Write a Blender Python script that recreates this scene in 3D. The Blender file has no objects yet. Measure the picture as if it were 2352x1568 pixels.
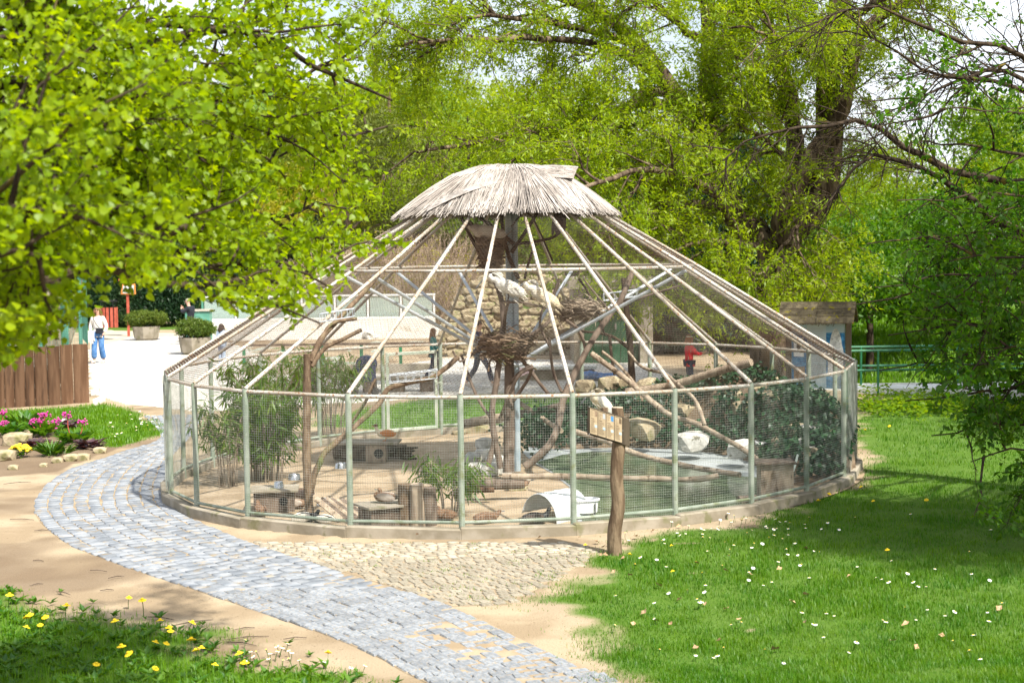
import bpy, bmesh, math, random
import numpy as np
from mathutils import Vector, Matrix, noise as mnoise
D = bpy.data
SC = bpy.context.scene
COL = SC.collection
PI = math.pi
random.seed(7)

# ------------------------------------------------------------------ camera, sky, sun, exposure
FPX, PITCH, ROLL, CAMH = 3562.0, .0597, .0128, 3.30      # focal length in units of a 2352 px wide frame
cp, sp, cr, sr = math.cos(PITCH), math.sin(PITCH), math.cos(ROLL), math.sin(ROLL)
FWD = np.array([0, cp, -sp]); UPV = np.array([0, sp, cp]); RGT = np.array([1., 0, 0])
cam = D.cameras.new('camera'); camo = D.objects.new('camera', cam); COL.objects.link(camo)
cam.sensor_width = 36; cam.lens = FPX / 2352 * 36; cam.clip_start = .1; cam.clip_end = 3000
r_, u_ = cr * RGT - sr * UPV, sr * RGT + cr * UPV
camo.matrix_world = Matrix(((r_[0], u_[0], -FWD[0], 0), (r_[1], u_[1], -FWD[1], 0), (r_[2], u_[2], -FWD[2], CAMH), (0, 0, 0, 1)))
cam.dof.use_dof = True; cam.dof.focus_distance = 20.5; cam.dof.aperture_fstop = 2.8
SC.camera = camo

SUN = Vector((.46, -.60, 1.02)).normalized()                # towards the sun: right, a little behind the camera, high
w = D.worlds.new('World'); SC.world = w; w.use_nodes = True
nt = w.node_tree; nt.nodes.clear()
wo = nt.nodes.new('ShaderNodeOutputWorld'); bg = nt.nodes.new('ShaderNodeBackground')
sk = nt.nodes.new('ShaderNodeTexSky'); sk.sky_type = 'NISHITA'; sk.sun_disc = False
sk.sun_elevation = math.asin(SUN.z); sk.sun_rotation = math.atan2(SUN.x, SUN.y)
sk.air_density = 1.0; sk.dust_density = 3.0; sk.ozone_density = 1.0
# thin bright cloud spread evenly over the whole sky
tc = nt.nodes.new('ShaderNodeTexCoord'); nz = nt.nodes.new('ShaderNodeTexNoise'); nz.inputs['Scale'].default_value = 3.5; nz.inputs['Detail'].default_value = 6
rp = nt.nodes.new('ShaderNodeValToRGB'); rp.color_ramp.elements[0].position = .3; rp.color_ramp.elements[1].position = .62
mx = nt.nodes.new('ShaderNodeMix'); mx.data_type = 'RGBA'
nt.links.new(tc.outputs['Generated'], nz.inputs['Vector']); nt.links.new(nz.outputs['Fac'], rp.inputs['Fac'])
mm = nt.nodes.new('ShaderNodeMath'); mm.operation = 'MULTIPLY'; mm.inputs[1].default_value = .8
nt.links.new(rp.outputs['Color'], mm.inputs[0]); nt.links.new(mm.outputs[0], mx.inputs['Factor'])
nt.links.new(sk.outputs['Color'], mx.inputs['A']); mx.inputs['B'].default_value = (8.5, 8.9, 9.5, 1)
nt.links.new(mx.outputs['Result'], bg.inputs['Color']); bg.inputs['Strength'].default_value = .09
nt.links.new(bg.outputs['Background'], wo.inputs['Surface'])
sl = D.lights.new('sun', 'SUN'); sl.energy = 4.6; sl.angle = math.radians(1.2); sl.color = (1.0, .955, .86)
so = D.objects.new('sun', sl); COL.objects.link(so); so.location = (20, -10, 40)
so.rotation_euler = SUN.to_track_quat('Z', 'Y').to_euler()
SC.view_settings.view_transform = 'Standard'; SC.view_settings.look = 'None'
SC.view_settings.exposure = 1.12; SC.view_settings.gamma = 1.0; SC.view_settings.use_curve_mapping = False
cy = SC.cycles; cy.max_bounces = 7; cy.diffuse_bounces = 4; cy.glossy_bounces = 3; cy.transmission_bounces = 6
cy.transparent_max_bounces = 8; cy.caustics_reflective = False; cy.caustics_refractive = False; cy.use_denoising = True

# ------------------------------------------------------------------ placement helpers
def ray(px, py):
    dx, dy = px - 1176, 784 - py
    a, b = dx * cr + dy * sr, -dx * sr + dy * cr
    return RGT * (a / FPX) + UPV * (b / FPX) + FWD
def at(px, py, Y):                                          # point on the sight line at world depth Y
    d = ray(px, py); t = Y / d[1]
    return np.array([0, 0, CAMH]) + d * t
def vn(x, y, s, seed=0):                                    # value noise 0..1
    x = np.asarray(x, float) / s + 1000; y = np.asarray(y, float) / s + 1000
    xi, yi = np.floor(x).astype(int), np.floor(y).astype(int); fx, fy = x - xi, y - yi
    fx = fx * fx * (3 - 2 * fx); fy = fy * fy * (3 - 2 * fy)
    def h(a, b):
        n = (a * 374761393 + b * 668265263 + seed * 974711) & 0x7fffffff
        n = ((n ^ (n >> 13)) * 1274126177) & 0x7fffffff
        return ((n ^ (n >> 16)) & 0xffff) / 65535.
    return (h(xi, yi) * (1 - fx) + h(xi + 1, yi) * fx) * (1 - fy) + (h(xi, yi + 1) * (1 - fx) + h(xi + 1, yi + 1) * fx) * fy
def sstep(a, b, x):
    t = np.clip((np.asarray(x, float) - a) / (b - a), 0, 1)
    return t * t * (3 - 2 * t)
DITCH = np.array([(10.5, 60), (10.2, 46), (10.5, 37), (12.0, 32.5), (15.5, 29.5), (24, 27), (40, 25)], float)
def seg_dist(x, y, PL):
    x = np.asarray(x, float); y = np.asarray(y, float); d = np.full(np.broadcast(x, y).shape, 1e9)
    for (ax, ay), (bx, by) in zip(PL[:-1], PL[1:]):
        L = (bx - ax) ** 2 + (by - ay) ** 2
        t = np.clip(((x - ax) * (bx - ax) + (y - ay) * (by - ay)) / L, 0, 1)
        d = np.minimum(d, np.hypot(x - ax - t * (bx - ax), y - ay - t * (by - ay)))
    return d
def gz(x, y):                                               # height of the ground
    x = np.asarray(x, float); y = np.asarray(y, float)
    z = .017 * np.clip(x, -6, 6) * (1 - sstep(29, 37, y))
    z = z - 1.25 * np.exp(-(seg_dist(x, y, DITCH) / 1.9) ** 2) * sstep(25, 29, y + .25 * x)
    z = z + .10 * np.clip(y - 74, 0, None) * sstep(74, 100, y) * (.15 + .85 * sstep(26, -6, x)) * (1 + .25 * sstep(0, -40, x))     # hillside
    z = z + np.clip((12.0 - y) * .12, 0, 2.0)
    return z
def gp(px, py):                                             # ground point under a pixel of the 2352 px frame
    d = ray(px, py); z = 0.
    for _ in range(12):
        t = (z - CAMH) / d[2]; p = np.array([0, 0, CAMH]) + d * t; z = float(gz(p[0], p[1]))
    return p
def inpoly(x, y, poly):
    c = np.zeros(np.shape(x), bool); n = len(poly)
    for i in range(n):
        (x1, y1), (x2, y2) = poly[i][:2], poly[(i + 1) % n][:2]
        if y1 == y2: continue
        c ^= ((y1 > y) != (y2 > y)) & (x < (x2 - x1) * (y - y1) / (y2 - y1) + x1)
    return c
def gpoly(pts): return [tuple(gp(*p)[:2]) for p in pts]

# ------------------------------------------------------------------ materials
MATS = {}
def M(name, c1, c2=None, scale=6., rough=.75, bump=0., spec=.3, metal=0., c3=None, rnd=0., stretch=(1, 1, 1), lo=.4, hi=.6, detail=5, lo3=.6, hi3=.66, scale3=None, tint=0., bscale=None):
    m = D.materials.new(name); m.use_nodes = True; n = m.node_tree.nodes; L = m.node_tree.links
    b = n['Principled BSDF']; b.inputs['Roughness'].default_value = rough; b.inputs['Metallic'].default_value = metal
    b.inputs['Specular IOR Level'].default_value = spec
    t = n.new('ShaderNodeTexCoord'); mp = n.new('ShaderNodeMapping'); mp.inputs['Scale'].default_value = stretch
    L.new(t.outputs['Object'], mp.inputs['Vector'])
    def noise(s, d=detail):
        q = n.new('ShaderNodeTexNoise'); q.inputs['Scale'].default_value = s; q.inputs['Detail'].default_value = d
        L.new(mp.outputs['Vector'], q.inputs['Vector']); return q
    def ramp(src, a, z):
        q = n.new('ShaderNodeMapRange'); q.inputs['From Min'].default_value = a; q.inputs['From Max'].default_value = z; q.interpolation_type = 'SMOOTHSTEP'
        L.new(src, q.inputs['Value']); return q.outputs['Result']
    def mix(f, a, z):
        q = n.new('ShaderNodeMix'); q.data_type = 'RGBA'
        L.new(f, q.inputs['Factor'])
        for v, k in ((a, 'A'), (z, 'B')):
            if isinstance(v, tuple): q.inputs[k].default_value = (*v, 1)
            else: L.new(v, q.inputs[k])
        return q.outputs['Result']
    col = None
    if c2 is not None:
        col = mix(ramp(noise(scale).outputs['Fac'], lo, hi), c1, c2)
    if c3 is not None:
        col = mix(ramp(noise(scale3 or scale * 2.3).outputs['Fac'], lo3, hi3), col if col is not None else c1, c3)
    if rnd or tint:
        h = n.new('ShaderNodeHueSaturation'); mr = n.new('ShaderNodeMapRange')
        if tint:
            s_ = n.new('ShaderNodeAttribute'); s_.attribute_name = 'tint'; L.new(s_.outputs['Fac'], mr.inputs['Value']); rr = tint
        else:
            s_ = n.new('ShaderNodeObjectInfo'); L.new(s_.outputs['Random'], mr.inputs['Value']); rr = rnd
        mr.inputs['To Min'].default_value = 1 - rr; mr.inputs['To Max'].default_value = 1 + rr
        L.new(mr.outputs['Result'], h.inputs['Value'])
        if col is None: h.inputs['Color'].default_value = (*c1, 1)
        else: L.new(col, h.inputs['Color'])
        col = h.outputs['Color']
    if col is None: b.inputs['Base Color'].default_value = (*c1, 1)
    else: L.new(col, b.inputs['Base Color'])
    if bump:
        bp = n.new('ShaderNodeBump'); bp.inputs['Strength'].default_value = bump; bp.inputs['Distance'].default_value = .02
        L.new(noise(bscale or scale * 3, 6).outputs['Fac'], bp.inputs['Height']); L.new(bp.outputs['Normal'], b.inputs['Normal'])
    MATS[name] = m; return m
def leafmat(name, c, ct, var=.35, mixf=.45, hue=.03, gloss=.018):
    m = D.materials.new(name); m.use_nodes = True; n = m.node_tree.nodes; L = m.node_tree.links; n.clear()
    o = n.new('ShaderNodeOutputMaterial'); a = n.new('ShaderNodeAttribute'); a.attribute_name = 'tint'
    oi = n.new('ShaderNodeObjectInfo')
    ad = n.new('ShaderNodeMath'); ad.operation = 'MULTIPLY_ADD'; L.new(oi.outputs['Random'], ad.inputs[0]); ad.inputs[1].default_value = .3; L.new(a.outputs['Fac'], ad.inputs[2])
    def hs(colr):
        h = n.new('ShaderNodeHueSaturation'); h.inputs['Color'].default_value = (*colr, 1)
        v = n.new('ShaderNodeMapRange'); v.inputs['From Max'].default_value = 1.3; v.inputs['To Min'].default_value = 1 - var; v.inputs['To Max'].default_value = 1 + var
        u = n.new('ShaderNodeMapRange'); u.inputs['From Max'].default_value = 1.3; u.inputs['To Min'].default_value = .5 + hue; u.inputs['To Max'].default_value = .5 - hue
        L.new(ad.outputs[0], v.inputs['Value']); L.new(ad.outputs[0], u.inputs['Value'])
        L.new(v.outputs['Result'], h.inputs['Value']); L.new(u.outputs['Result'], h.inputs['Hue'])
        return h.outputs['Color']
    df = n.new('ShaderNodeBsdfDiffuse'); tr = n.new('ShaderNodeBsdfTranslucent'); gl = n.new('ShaderNodeBsdfGlossy'); gl.inputs['Roughness'].default_value = .45
    L.new(hs(c), df.inputs['Color']); L.new(hs(ct), tr.inputs['Color'])
    m1 = n.new('ShaderNodeMixShader'); m1.inputs[0].default_value = mixf; L.new(df.outputs[0], m1.inputs[1]); L.new(tr.outputs[0], m1.inputs[2])
    m2 = n.new('ShaderNodeMixShader'); m2.inputs[0].default_value = gloss; L.new(m1.outputs[0], m2.inputs[1]); L.new(gl.outputs[0], m2.inputs[2])
    L.new(m2.outputs[0], o.inputs['Surface']); MATS[name] = m; return m

# ------------------------------------------------------------------ mesh helpers
WORLD = {}                                                   # world position of every object's origin
def link(o, parent=None, loc=None):
    COL.objects.link(o)
    if parent is not None:
        o.parent = parent; o.location = Vector(loc or (0, 0, 0)) - WORLD[parent.name]
    elif loc is not None: o.location = loc
    WORLD[o.name] = Vector(loc or (0, 0, 0)); return o
def empty(name, loc, label=None, cat=None, group=None):
    o = D.objects.new(name, None); o.empty_display_size = .2; link(o, None, tuple(float(v) for v in loc))
    return tag(o, label, cat, group)
def tag(o, label=None, cat=None, group=None, kind=None):
    if label: o['label'] = label
    if cat: o['category'] = cat
    if group: o['group'] = group
    if kind: o['kind'] = kind
    return o
def arr_mesh(name, V, F, tint=None, smooth=False):
    me = D.meshes.new(name); V = np.ascontiguousarray(V, np.float32); F = np.ascontiguousarray(F, np.int32)
    me.vertices.add(len(V)); me.vertices.foreach_set('co', V.ravel())
    me.loops.add(F.size); me.loops.foreach_set('vertex_index', F.ravel())
    me.polygons.add(len(F)); me.polygons.foreach_set('loop_start', np.arange(0, F.size, F.shape[1], dtype=np.int32))
    me.update(calc_edges=True)
    if tint is not None:
        a = me.attributes.new('tint', 'FLOAT', 'POINT'); a.data.foreach_set('value', np.ascontiguousarray(tint, np.float32))
    if smooth: me.polygons.foreach_set('use_smooth', np.ones(len(F), bool))
    return me
def mobj(name, me, mat, parent=None, kind=None, loc=None):
    if mat is not None and len(me.materials) == 0: me.materials.append(MATS[mat])
    o = D.objects.new(name, me); link(o, parent, loc)
    if kind: o['kind'] = kind
    return o
class MB:
    def __init__(s): s.v = []; s.f = []
    def add(s, V, F):
        b = len(s.v); s.v += [tuple(map(float, p)) for p in V]; s.f += [tuple(int(i) + b for i in q) for q in F]; return s
    def box(s, c, d, R=None, top=1.0):
        x, y, z = d[0] / 2, d[1] / 2, d[2] / 2
        V = [(-x, -y, -z), (x, -y, -z), (x, y, -z), (-x, y, -z), (-x * top, -y * top, z), (x * top, -y * top, z), (x * top, y * top, z), (-x * top, y * top, z)]
        if R is not None:
            if not isinstance(R, Matrix): R = Matrix.Rotation(R, 3, 'Z')
            V = [R @ Vector(p) for p in V]
        V = [(p[0] + c[0], p[1] + c[1], p[2] + c[2]) for p in V]
        return s.add(V, [(3, 2, 1, 0), (4, 5, 6, 7), (0, 1, 5, 4), (1, 2, 6, 5), (2, 3, 7, 6), (3, 0, 4, 7)])
    def beam(s, a, b, w_, h_, up=(0, 0, 1)):
        a, b = Vector(a), Vector(b); t = (b - a).normalized(); sd = t.cross(Vector(up))
        if sd.length < 1e-4: sd = t.cross(Vector((1, 0, 0)))
        sd.normalize(); u = sd.cross(t); V = []
        for p in (a, b):
            for i, j in ((-1, -1), (1, -1), (1, 1), (-1, 1)): V.append(p + sd * (i * w_ / 2) + u * (j * h_ / 2))
        return s.add(V, [(0, 1, 2, 3), (7, 6, 5, 4), (0, 4, 5, 1), (1, 5, 6, 2), (2, 6, 7, 3), (3, 7, 4, 0)])
    def tube(s, pts, r, n=8, caps=True):
        P = np.array([list(p) for p in pts], float); k = len(P)
        R = np.full(k, r, float) if np.isscalar(r) else np.array(r, float)
        V, F = tubes(P[None], R[None], n); b = len(s.v); s.add(V, F)
        if caps:
            s.f.append(tuple(b + i for i in range(n))); s.f.append(tuple(b + (k - 1) * n + i for i in reversed(range(n))))
        return s
    def ell(s, c, r, R=None, seg=14, rings=8):
        V = []; F = []
        for i in range(rings + 1):
            th = PI * i / rings
            for j in range(seg):
                ph = 2 * PI * j / seg; p = Vector((r[0] * math.sin(th) * math.cos(ph), r[1] * math.sin(th) * math.sin(ph), r[2] * math.cos(th)))
                if R is not None: p = R @ p
                V.append((p[0] + c[0], p[1] + c[1], p[2] + c[2]))
        for i in range(rings):
            for j in range(seg): F.append((i * seg + j, (i + 1) * seg + j, (i + 1) * seg + (j + 1) % seg, i * seg + (j + 1) % seg))
        return s.add(V, F)
    def lathe(s, prof, c, n=20, sx=1., sy=1.):
        V = [(c[0] + sx * r * math.cos(2 * PI * j / n), c[1] + sy * r * math.sin(2 * PI * j / n), c[2] + z) for r, z in prof for j in range(n)]
        F = [(i * n + j, i * n + (j + 1) % n, (i + 1) * n + (j + 1) % n, (i + 1) * n + j) for i in range(len(prof) - 1) for j in range(n)]
        return s.add(V, F)
    def prism(s, poly, vec):
        n = len(poly); V = [tuple(p) for p in poly] + [(p[0] + vec[0], p[1] + vec[1], p[2] + vec[2]) for p in poly]
        return s.add(V, [tuple(reversed(range(n))), tuple(range(n, 2 * n))] + [(i, (i + 1) % n, n + (i + 1) % n, n + i) for i in range(n)])
    def build(s, name, mat, parent=None, smooth=False, kind=None, bevel=0, jitter=0, loc=None):
        me = D.meshes.new(name); me.from_pydata(s.v, [], s.f); bm = bmesh.new(); bm.from_mesh(me)
        bmesh.ops.remove_doubles(bm, verts=bm.verts, dist=1e-5)
        if bevel: bmesh.ops.bevel(bm, geom=bm.edges[:], offset=bevel, segments=1, affect='EDGES', clamp_overlap=True)
        bmesh.ops.recalc_face_normals(bm, faces=bm.faces)
        bm.to_mesh(me); bm.free()
        if jitter:
            for v in me.vertices: v.co += mnoise.noise_vector(v.co * 9) * jitter
        if smooth:
            me.polygons.foreach_set('use_smooth', np.ones(len(me.polygons), bool))
            me.set_sharp_from_angle(angle=math.radians(42))
        return mobj(name, me, mat, parent, kind, loc)
def norm(a): return a / np.maximum(np.linalg.norm(a, axis=-1, keepdims=True), 1e-9)
def tubes(P, R, n=5):
    m, k, _ = P.shape; T = norm(np.gradient(P, axis=1)); mean = norm(P[:, -1] - P[:, 0])
    ref = np.where(np.abs(mean[:, 2:3]) > .8, np.array([[1., 0, 0]]), np.array([[0, 0, 1.]]))[:, None, :]
    U = norm(np.cross(T, np.broadcast_to(ref, T.shape))); W = np.cross(T, U)
    a = np.arange(n) * 2 * PI / n
    V = P[:, :, None] + R[:, :, None, None] * (U[:, :, None] * np.cos(a)[None, None, :, None] + W[:, :, None] * np.sin(a)[None, None, :, None])
    i = np.arange(m)[:, None, None] * k * n + np.arange(k - 1)[None, :, None] * n; j = np.arange(n)[None, None]; j2 = (j + 1) % n
    F = np.stack([i + j, i + j2, i + n + j2, i + n + j], -1).reshape(-1, 4)
    return V.reshape(-1, 3), F
def cat(parts):
    V = []; F = []; b = 0
    for v, f in parts: V.append(v); F.append(f + b); b += len(v)
    return np.concatenate(V), np.concatenate(F)
def resample(pts, k, smooth=True):
    P = np.array([list(p) for p in pts], float)
    if smooth and len(P) > 2:
        Q = []
        for i in range(len(P) - 1):
            p0, p1, p2, p3 = P[max(i - 1, 0)], P[i], P[i + 1], P[min(i + 2, len(P) - 1)]
            for t in np.linspace(0, 1, 8, endpoint=False):
                Q.append(.5 * (2 * p1 + (p2 - p0) * t + (2 * p0 - 5 * p1 + 4 * p2 - p3) * t * t + (3 * p1 - p0 - 3 * p2 + p3) * t ** 3))
        P = np.array(Q + [P[-1]])
    s = np.r_[0, np.cumsum(np.linalg.norm(np.diff(P, axis=0), axis=1))]; u = np.linspace(0, s[-1], k)
    return np.stack([np.interp(u, s, P[:, i]) for i in range(3)], 1)
def pinterp(P, i, t):
    k = P.shape[1]; x = t * (k - 1); a = np.minimum(x.astype(int), k - 2); f = (x - a)[:, None]
    return P[i, a] * (1 - f) + P[i, a + 1] * f, norm(P[i, a + 1] - P[i, a])
def grow(P, m, L, rng, ang=(35, 70), bias=(0, 0, 0), k=5, tmin=.2, wob=.18, fall=.5, bend=(0, 0, 0), tmax=1.):
    n = P.shape[0]; idx = np.repeat(np.arange(n), m); t = rng.uniform(tmin, tmax, n * m)
    pos, tan = pinterp(P, idx, t)
    pr = norm(np.cross(tan, rng.normal(size=tan.shape))); a = np.radians(rng.uniform(ang[0], ang[1], n * m))[:, None]
    d = norm(tan * np.cos(a) + pr * np.sin(a) + np.array(bias)); ln = (np.asarray(L if np.isscalar(L) else np.repeat(L, m)) * rng.uniform(.55, 1.25, n * m) * (1 - fall * t))[:, None]
    out = [pos]
    for j in range(k - 1):
        pos = pos + d * ln / (k - 1); out.append(pos)
        d = norm(d + rng.normal(size=d.shape) * wob + np.array(bend))
    return np.stack(out, 1), idx, ln[:, 0]
def rads(n, k, r0, r1): return np.linspace(1, 0, k)[None] * (np.asarray(r0).reshape(-1, 1) - r1) * np.ones((n, 1)) + r1
LEAF = {
 'diamond': (np.array([(0, 0, 0), (.42, .5, .04), (1, 0, 0), (.42, -.5, .04)]), np.array([(0, 1, 2, 3)])),
 'fold': (np.array([(0, 0, 0), (.45, .5, .13), (1, 0, -.06), (.45, -.5, .13), (.5, 0, 0)]), np.array([(0, 4, 2, 1), (0, 3, 2, 4)])),
 'heart': (np.array([(0, 0, 0), (.05, .36, .05), (.4, .5, .09), (.78, .26, .02), (1.08, 0, -.12), (.78, -.26, .02), (.4, -.5, .09), (.05, -.36, .05), (.5, 0, 0)]),
           np.array([(0, 8, 2, 1), (8, 4, 3, 2), (0, 7, 6, 8), (8, 6, 5, 4)])),
 'blade': (np.array([(0, .5, 0), (0, -.5, 0), (.55, -.38, .05), (.55, .38, .05), (1, 0, 0.)]), None),
}
def leaves(pos, d, nrm, ln, wd, shape, tint, rng):
    T, Fq = LEAF[shape]; d = norm(d); sd = norm(np.cross(nrm, d)); up = np.cross(d, sd); n = len(pos); k = len(T)
    V = pos[:, None] + ln[:, None, None] * (T[None, :, 0:1] * d[:, None] + T[None, :, 2:3] * up[:, None]) + wd[:, None, None] * T[None, :, 1:2] * sd[:, None]
    F = (Fq[None] + (np.arange(n) * k)[:, None, None]).reshape(-1, 4)
    return V.reshape(-1, 3), F, np.repeat(tint, k)
def twig_leaves(P, m, rng, ln, wd, shape, droop=.3, up=1., tmin=.05, jit=.0, tcl=None):
    n = P.shape[0]; idx = np.repeat(np.arange(n), m); t = rng.uniform(tmin, 1, n * m); pos, tan = pinterp(P, idx, t)
    pos = pos + rng.normal(size=pos.shape) * jit
    d = norm(tan * .5 + rng.normal(size=tan.shape) * .8 + np.array([0, 0, -droop])); nr = norm(rng.normal(size=d.shape) + np.array([0, 0, up]))
    tint = np.clip((rng.uniform(size=n)[idx] if tcl is None else tcl[idx]) * .6 + rng.uniform(size=n * m) * .4, 0, 1)
    s = rng.uniform(.65, 1.25, n * m)
    return leaves(pos, d, nr, ln * s, wd * s, shape, tint, rng)
def skin_mesh(name, V, E, R, sub=1, root=0):
    me = D.meshes.new(name); me.from_pydata([tuple(map(float, v)) for v in V], E, []); o = D.objects.new(name, me); COL.objects.link(o)
    m = o.modifiers.new('s', 'SKIN'); m.use_smooth_shade = True
    for i, r in enumerate(R):
        rr = r if isinstance(r, tuple) else (r, r); sv = me.skin_vertices[0].data[i]; sv.radius = rr; sv.use_root = (i == root)
    q = o.modifiers.new('u', 'SUBSURF'); q.levels = sub; q.render_levels = sub
    dg = bpy.context.evaluated_depsgraph_get(); dg.update(); out = D.meshes.new_from_object(o.evaluated_get(dg)); out.name = name
    D.objects.remove(o); D.meshes.remove(me); return out
def xform(me, Mx): me.transform(Mx); return me
def rock_mesh(name, r, seed, sub=2, rough=.28):
    bm = bmesh.new(); bmesh.ops.create_icosphere(bm, subdivisions=sub, radius=1)
    for v in bm.verts:
        p = v.co.copy(); k = 1 + rough * mnoise.noise(p * 1.3 + Vector((seed * 3.1, seed, 0))) + rough * .6 * mnoise.noise(p * 3 + Vector((0, seed * 2.3, seed)))
        q = p * k; q = Vector([math.copysign(min(abs(a), .74), a) for a in q]); v.co = Vector((q.x * r[0], q.y * r[1], q.z * r[2]))
    me = D.meshes.new(name); bm.to_mesh(me); bm.free(); return me

# ------------------------------------------------------------------ material library
M('sand', (.25, .19, .122), (.33, .262, .176), 3, .95, .5, .1, c3=(.26, .185, .11), scale3=9, lo3=.58, hi3=.75, bscale=40)
M('aviary_sand', (.28, .212, .138), (.37, .29, .20), 2.2, .95, .6, .1, c3=(.20, .145, .085), scale3=14, lo3=.6, hi3=.72, bscale=60)
M('paver', (.46, .43, .385), (.52, .495, .45), .5, .9, .2, .2, rnd=.06, bscale=30)
M('paver_stuff', (.46, .43, .385), (.52, .495, .45), .5, .9, .2, .2, tint=.09, bscale=30)
M('joint', (.33, .29, .22), (.42, .37, .29), 2, .95, .3)
M('cobble', (.165, .18, .20), (.245, .258, .275), 5, .7, .45, .3, rnd=.16, c3=(.27, .22, .15), scale3=7, lo3=.54, hi3=.74, bscale=26)
M('cobble_stuff', (.165, .18, .20), (.245, .258, .275), 5, .7, .45, .3, tint=.16, c3=(.27, .22, .15), scale3=7, lo3=.54, hi3=.74, bscale=26)
M('tan_cobble', (.27, .235, .175), (.36, .32, .25), 5, .8, .7, .25, rnd=.16, bscale=26)
M('tan_cobble_stuff', (.27, .235, .175), (.36, .32, .25), 5, .8, .7, .25, tint=.16, bscale=26)
M('concrete', (.22, .19, .14), (.30, .265, .21), 3, .9, .4, .2, c3=(.17, .16, .09), scale3=5, lo3=.55, hi3=.7)
M('white_concrete', (.62, .60, .55), (.70, .68, .63), 1.2, .9, .2, .2, c3=(.42, .38, .3), scale3=2.2, lo3=.58, hi3=.75)
M('post_paint', (.21, .26, .20), (.30, .34, .28), 4, .6, .2, .4, c3=(.17, .20, .10), scale3=6, lo3=.52, hi3=.68)
M('rusty_white', (.45, .43, .38), (.33, .29, .23), 1.3, .6, .3, .3, c3=(.25, .13, .06), scale3=34, lo3=.52, hi3=.66, detail=8)
M('galv', (.40, .44, .47), (.52, .55, .57), 5, .42, .1, .5, .35)
M('mast_paint', (.26, .33, .37), (.36, .42, .45), 4, .5, .1, .4)
M('wire', (.20, .22, .18), (.36, .37, .33), 9, .6, 0, .2, 0)
M('net_wire', (.075, .045, .032), (.17, .145, .12), .7, .8, 0, .08, 0)
M('reed', (.31, .275, .245), (.43, .39, .355), 2, .9, .3, .1, tint=.42)
M('bark', (.115, .078, .05), (.20, .145, .095), 14, .95, .9, .1, stretch=(1, 1, .25), c3=(.11, .12, .05), scale3=3, lo3=.55, hi3=.7)
M('dark_bark', (.030, .022, .016), (.065, .048, .033), 12, .95, .9, .1, stretch=(1, 1, .3), c3=(.13, .10, .02), scale3=7, lo3=.60, hi3=.72)
M('willow_bark', (.085, .062, .042), (.18, .135, .095), 6, .95, 1.0, .1, stretch=(1, 1, .22), c3=(.045, .03, .022), scale3=10, lo3=.5, hi3=.6)
M('dead_wood', (.26, .20, .145), (.37, .30, .22), 10, .9, .6, .15, stretch=(1, 1, .3), c3=(.12, .085, .055), scale3=14, lo3=.55, hi3=.68)
M('dark_wood', (.10, .075, .058), (.17, .13, .10), 10, .9, .7, .15, stretch=(1, 1, .3), c3=(.055, .04, .03), scale3=9)
M('twig', (.17, .115, .075), (.26, .19, .13), 6, .9, .3, .1, tint=.5)
M('pale_twig', (.28, .22, .16), (.40, .33, .25), 6, .9, .3, .1, tint=.4)
M('dry_brush', (.32, .235, .165), (.43, .34, .25), 2, .95, 0, .1, tint=.35)
M('plank', (.095, .050, .028), (.155, .088, .052), 7, .85, .6, .15, stretch=(1, 1, .12), rnd=.25, c3=(.07, .04, .025), scale3=10, lo3=.56, hi3=.7)
M('dark_board', (.055, .042, .03), (.085, .066, .045), 8, .8, .4, .2, stretch=(1, 1, .2))
M('shingle', (.065, .052, .034), (.11, .09, .055), 9, .95, .8, .1, rnd=.3, c3=(.17, .145, .015), scale3=11, lo3=.60, hi3=.68)
M('green_paint', (.012, .13, .055), (.018, .17, .075), 4, .4, 0, .5)
M('cage_green', (.07, .22, .16), (.11, .29, .22), 3, .5, 0, .4)
M('pale_green', (.36, .42, .33), (.47, .50, .42), 5, .6, .2, .3, c3=(.22, .14, .09), scale3=9, lo3=.6, hi3=.7)
M('door_green', (.012, .065, .028), (.017, .085, .038), 2, .6, .1, .3)
M('white_paint', (.62, .62, .6), (.70, .70, .68), 4, .5, 0, .4)
M('white_plastic', (.76, .77, .77), None, rough=.3, spec=.5)
M('steel', (.55, .56, .57), None, rough=.22, metal=.9)
M('stone', (.25, .20, .125), (.38, .32, .215), 4, .95, .9, .15, rnd=.15, c3=(.17, .16, .07), scale3=3.2, lo3=.52, hi3=.68)
M('grey_stone', (.38, .37, .33), (.55, .54, .50), 5, .9, .8, .15, rnd=.15, c3=(.2, .19, .15), scale3=7)
M('pond_rim', (.25, .275, .275), (.33, .355, .36), 1.6, .6, .15, .3, c3=(.28, .31, .27), scale3=3)
M('soil', (.12, .085, .055), (.19, .14, .095), 5, .95, .8, .1)
M('cloth_white', (.68, .66, .62), (.60, .575, .53), 8, .9, .2, .1)
M('cloth_denim', (.06, .15, .33), (.10, .21, .42), 12, .9, .2, .1)
M('cloth_dark', (.012, .014, .02), (.02, .022, .03), 8, .6, .2, .3)
M('cloth_navy', (.02, .03, .065), (.03, .042, .085), 8, .9, .2, .1)
M('cloth_pale_blue', (.38, .47, .60), (.46, .55, .67), 8, .9, .2, .1)
M('cloth_teal', (.02, .17, .16), (.03, .22, .2), 8, .9, .2, .1)
M('cloth_green', (.03, .075, .045), None, rough=.9)
M('cloth_red', (.55, .02, .035), (.62, .03, .045), 8, .8, .2, .1)
M('skin', (.55, .33, .24), None, rough=.6)
M('hair_brown', (.16, .075, .035), (.24, .12, .055), 20, .6, .3)
M('hair_red', (.22, .075, .025), (.30, .115, .04), 20, .6, .3)
M('hair_dark', (.035, .022, .016), (.06, .04, .03), 20, .6, .3)
M('hair_grey', (.28, .25, .22), None, rough=.7)
M('glasses', (.05, .012, .012), None, rough=.15, spec=.6)
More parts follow.
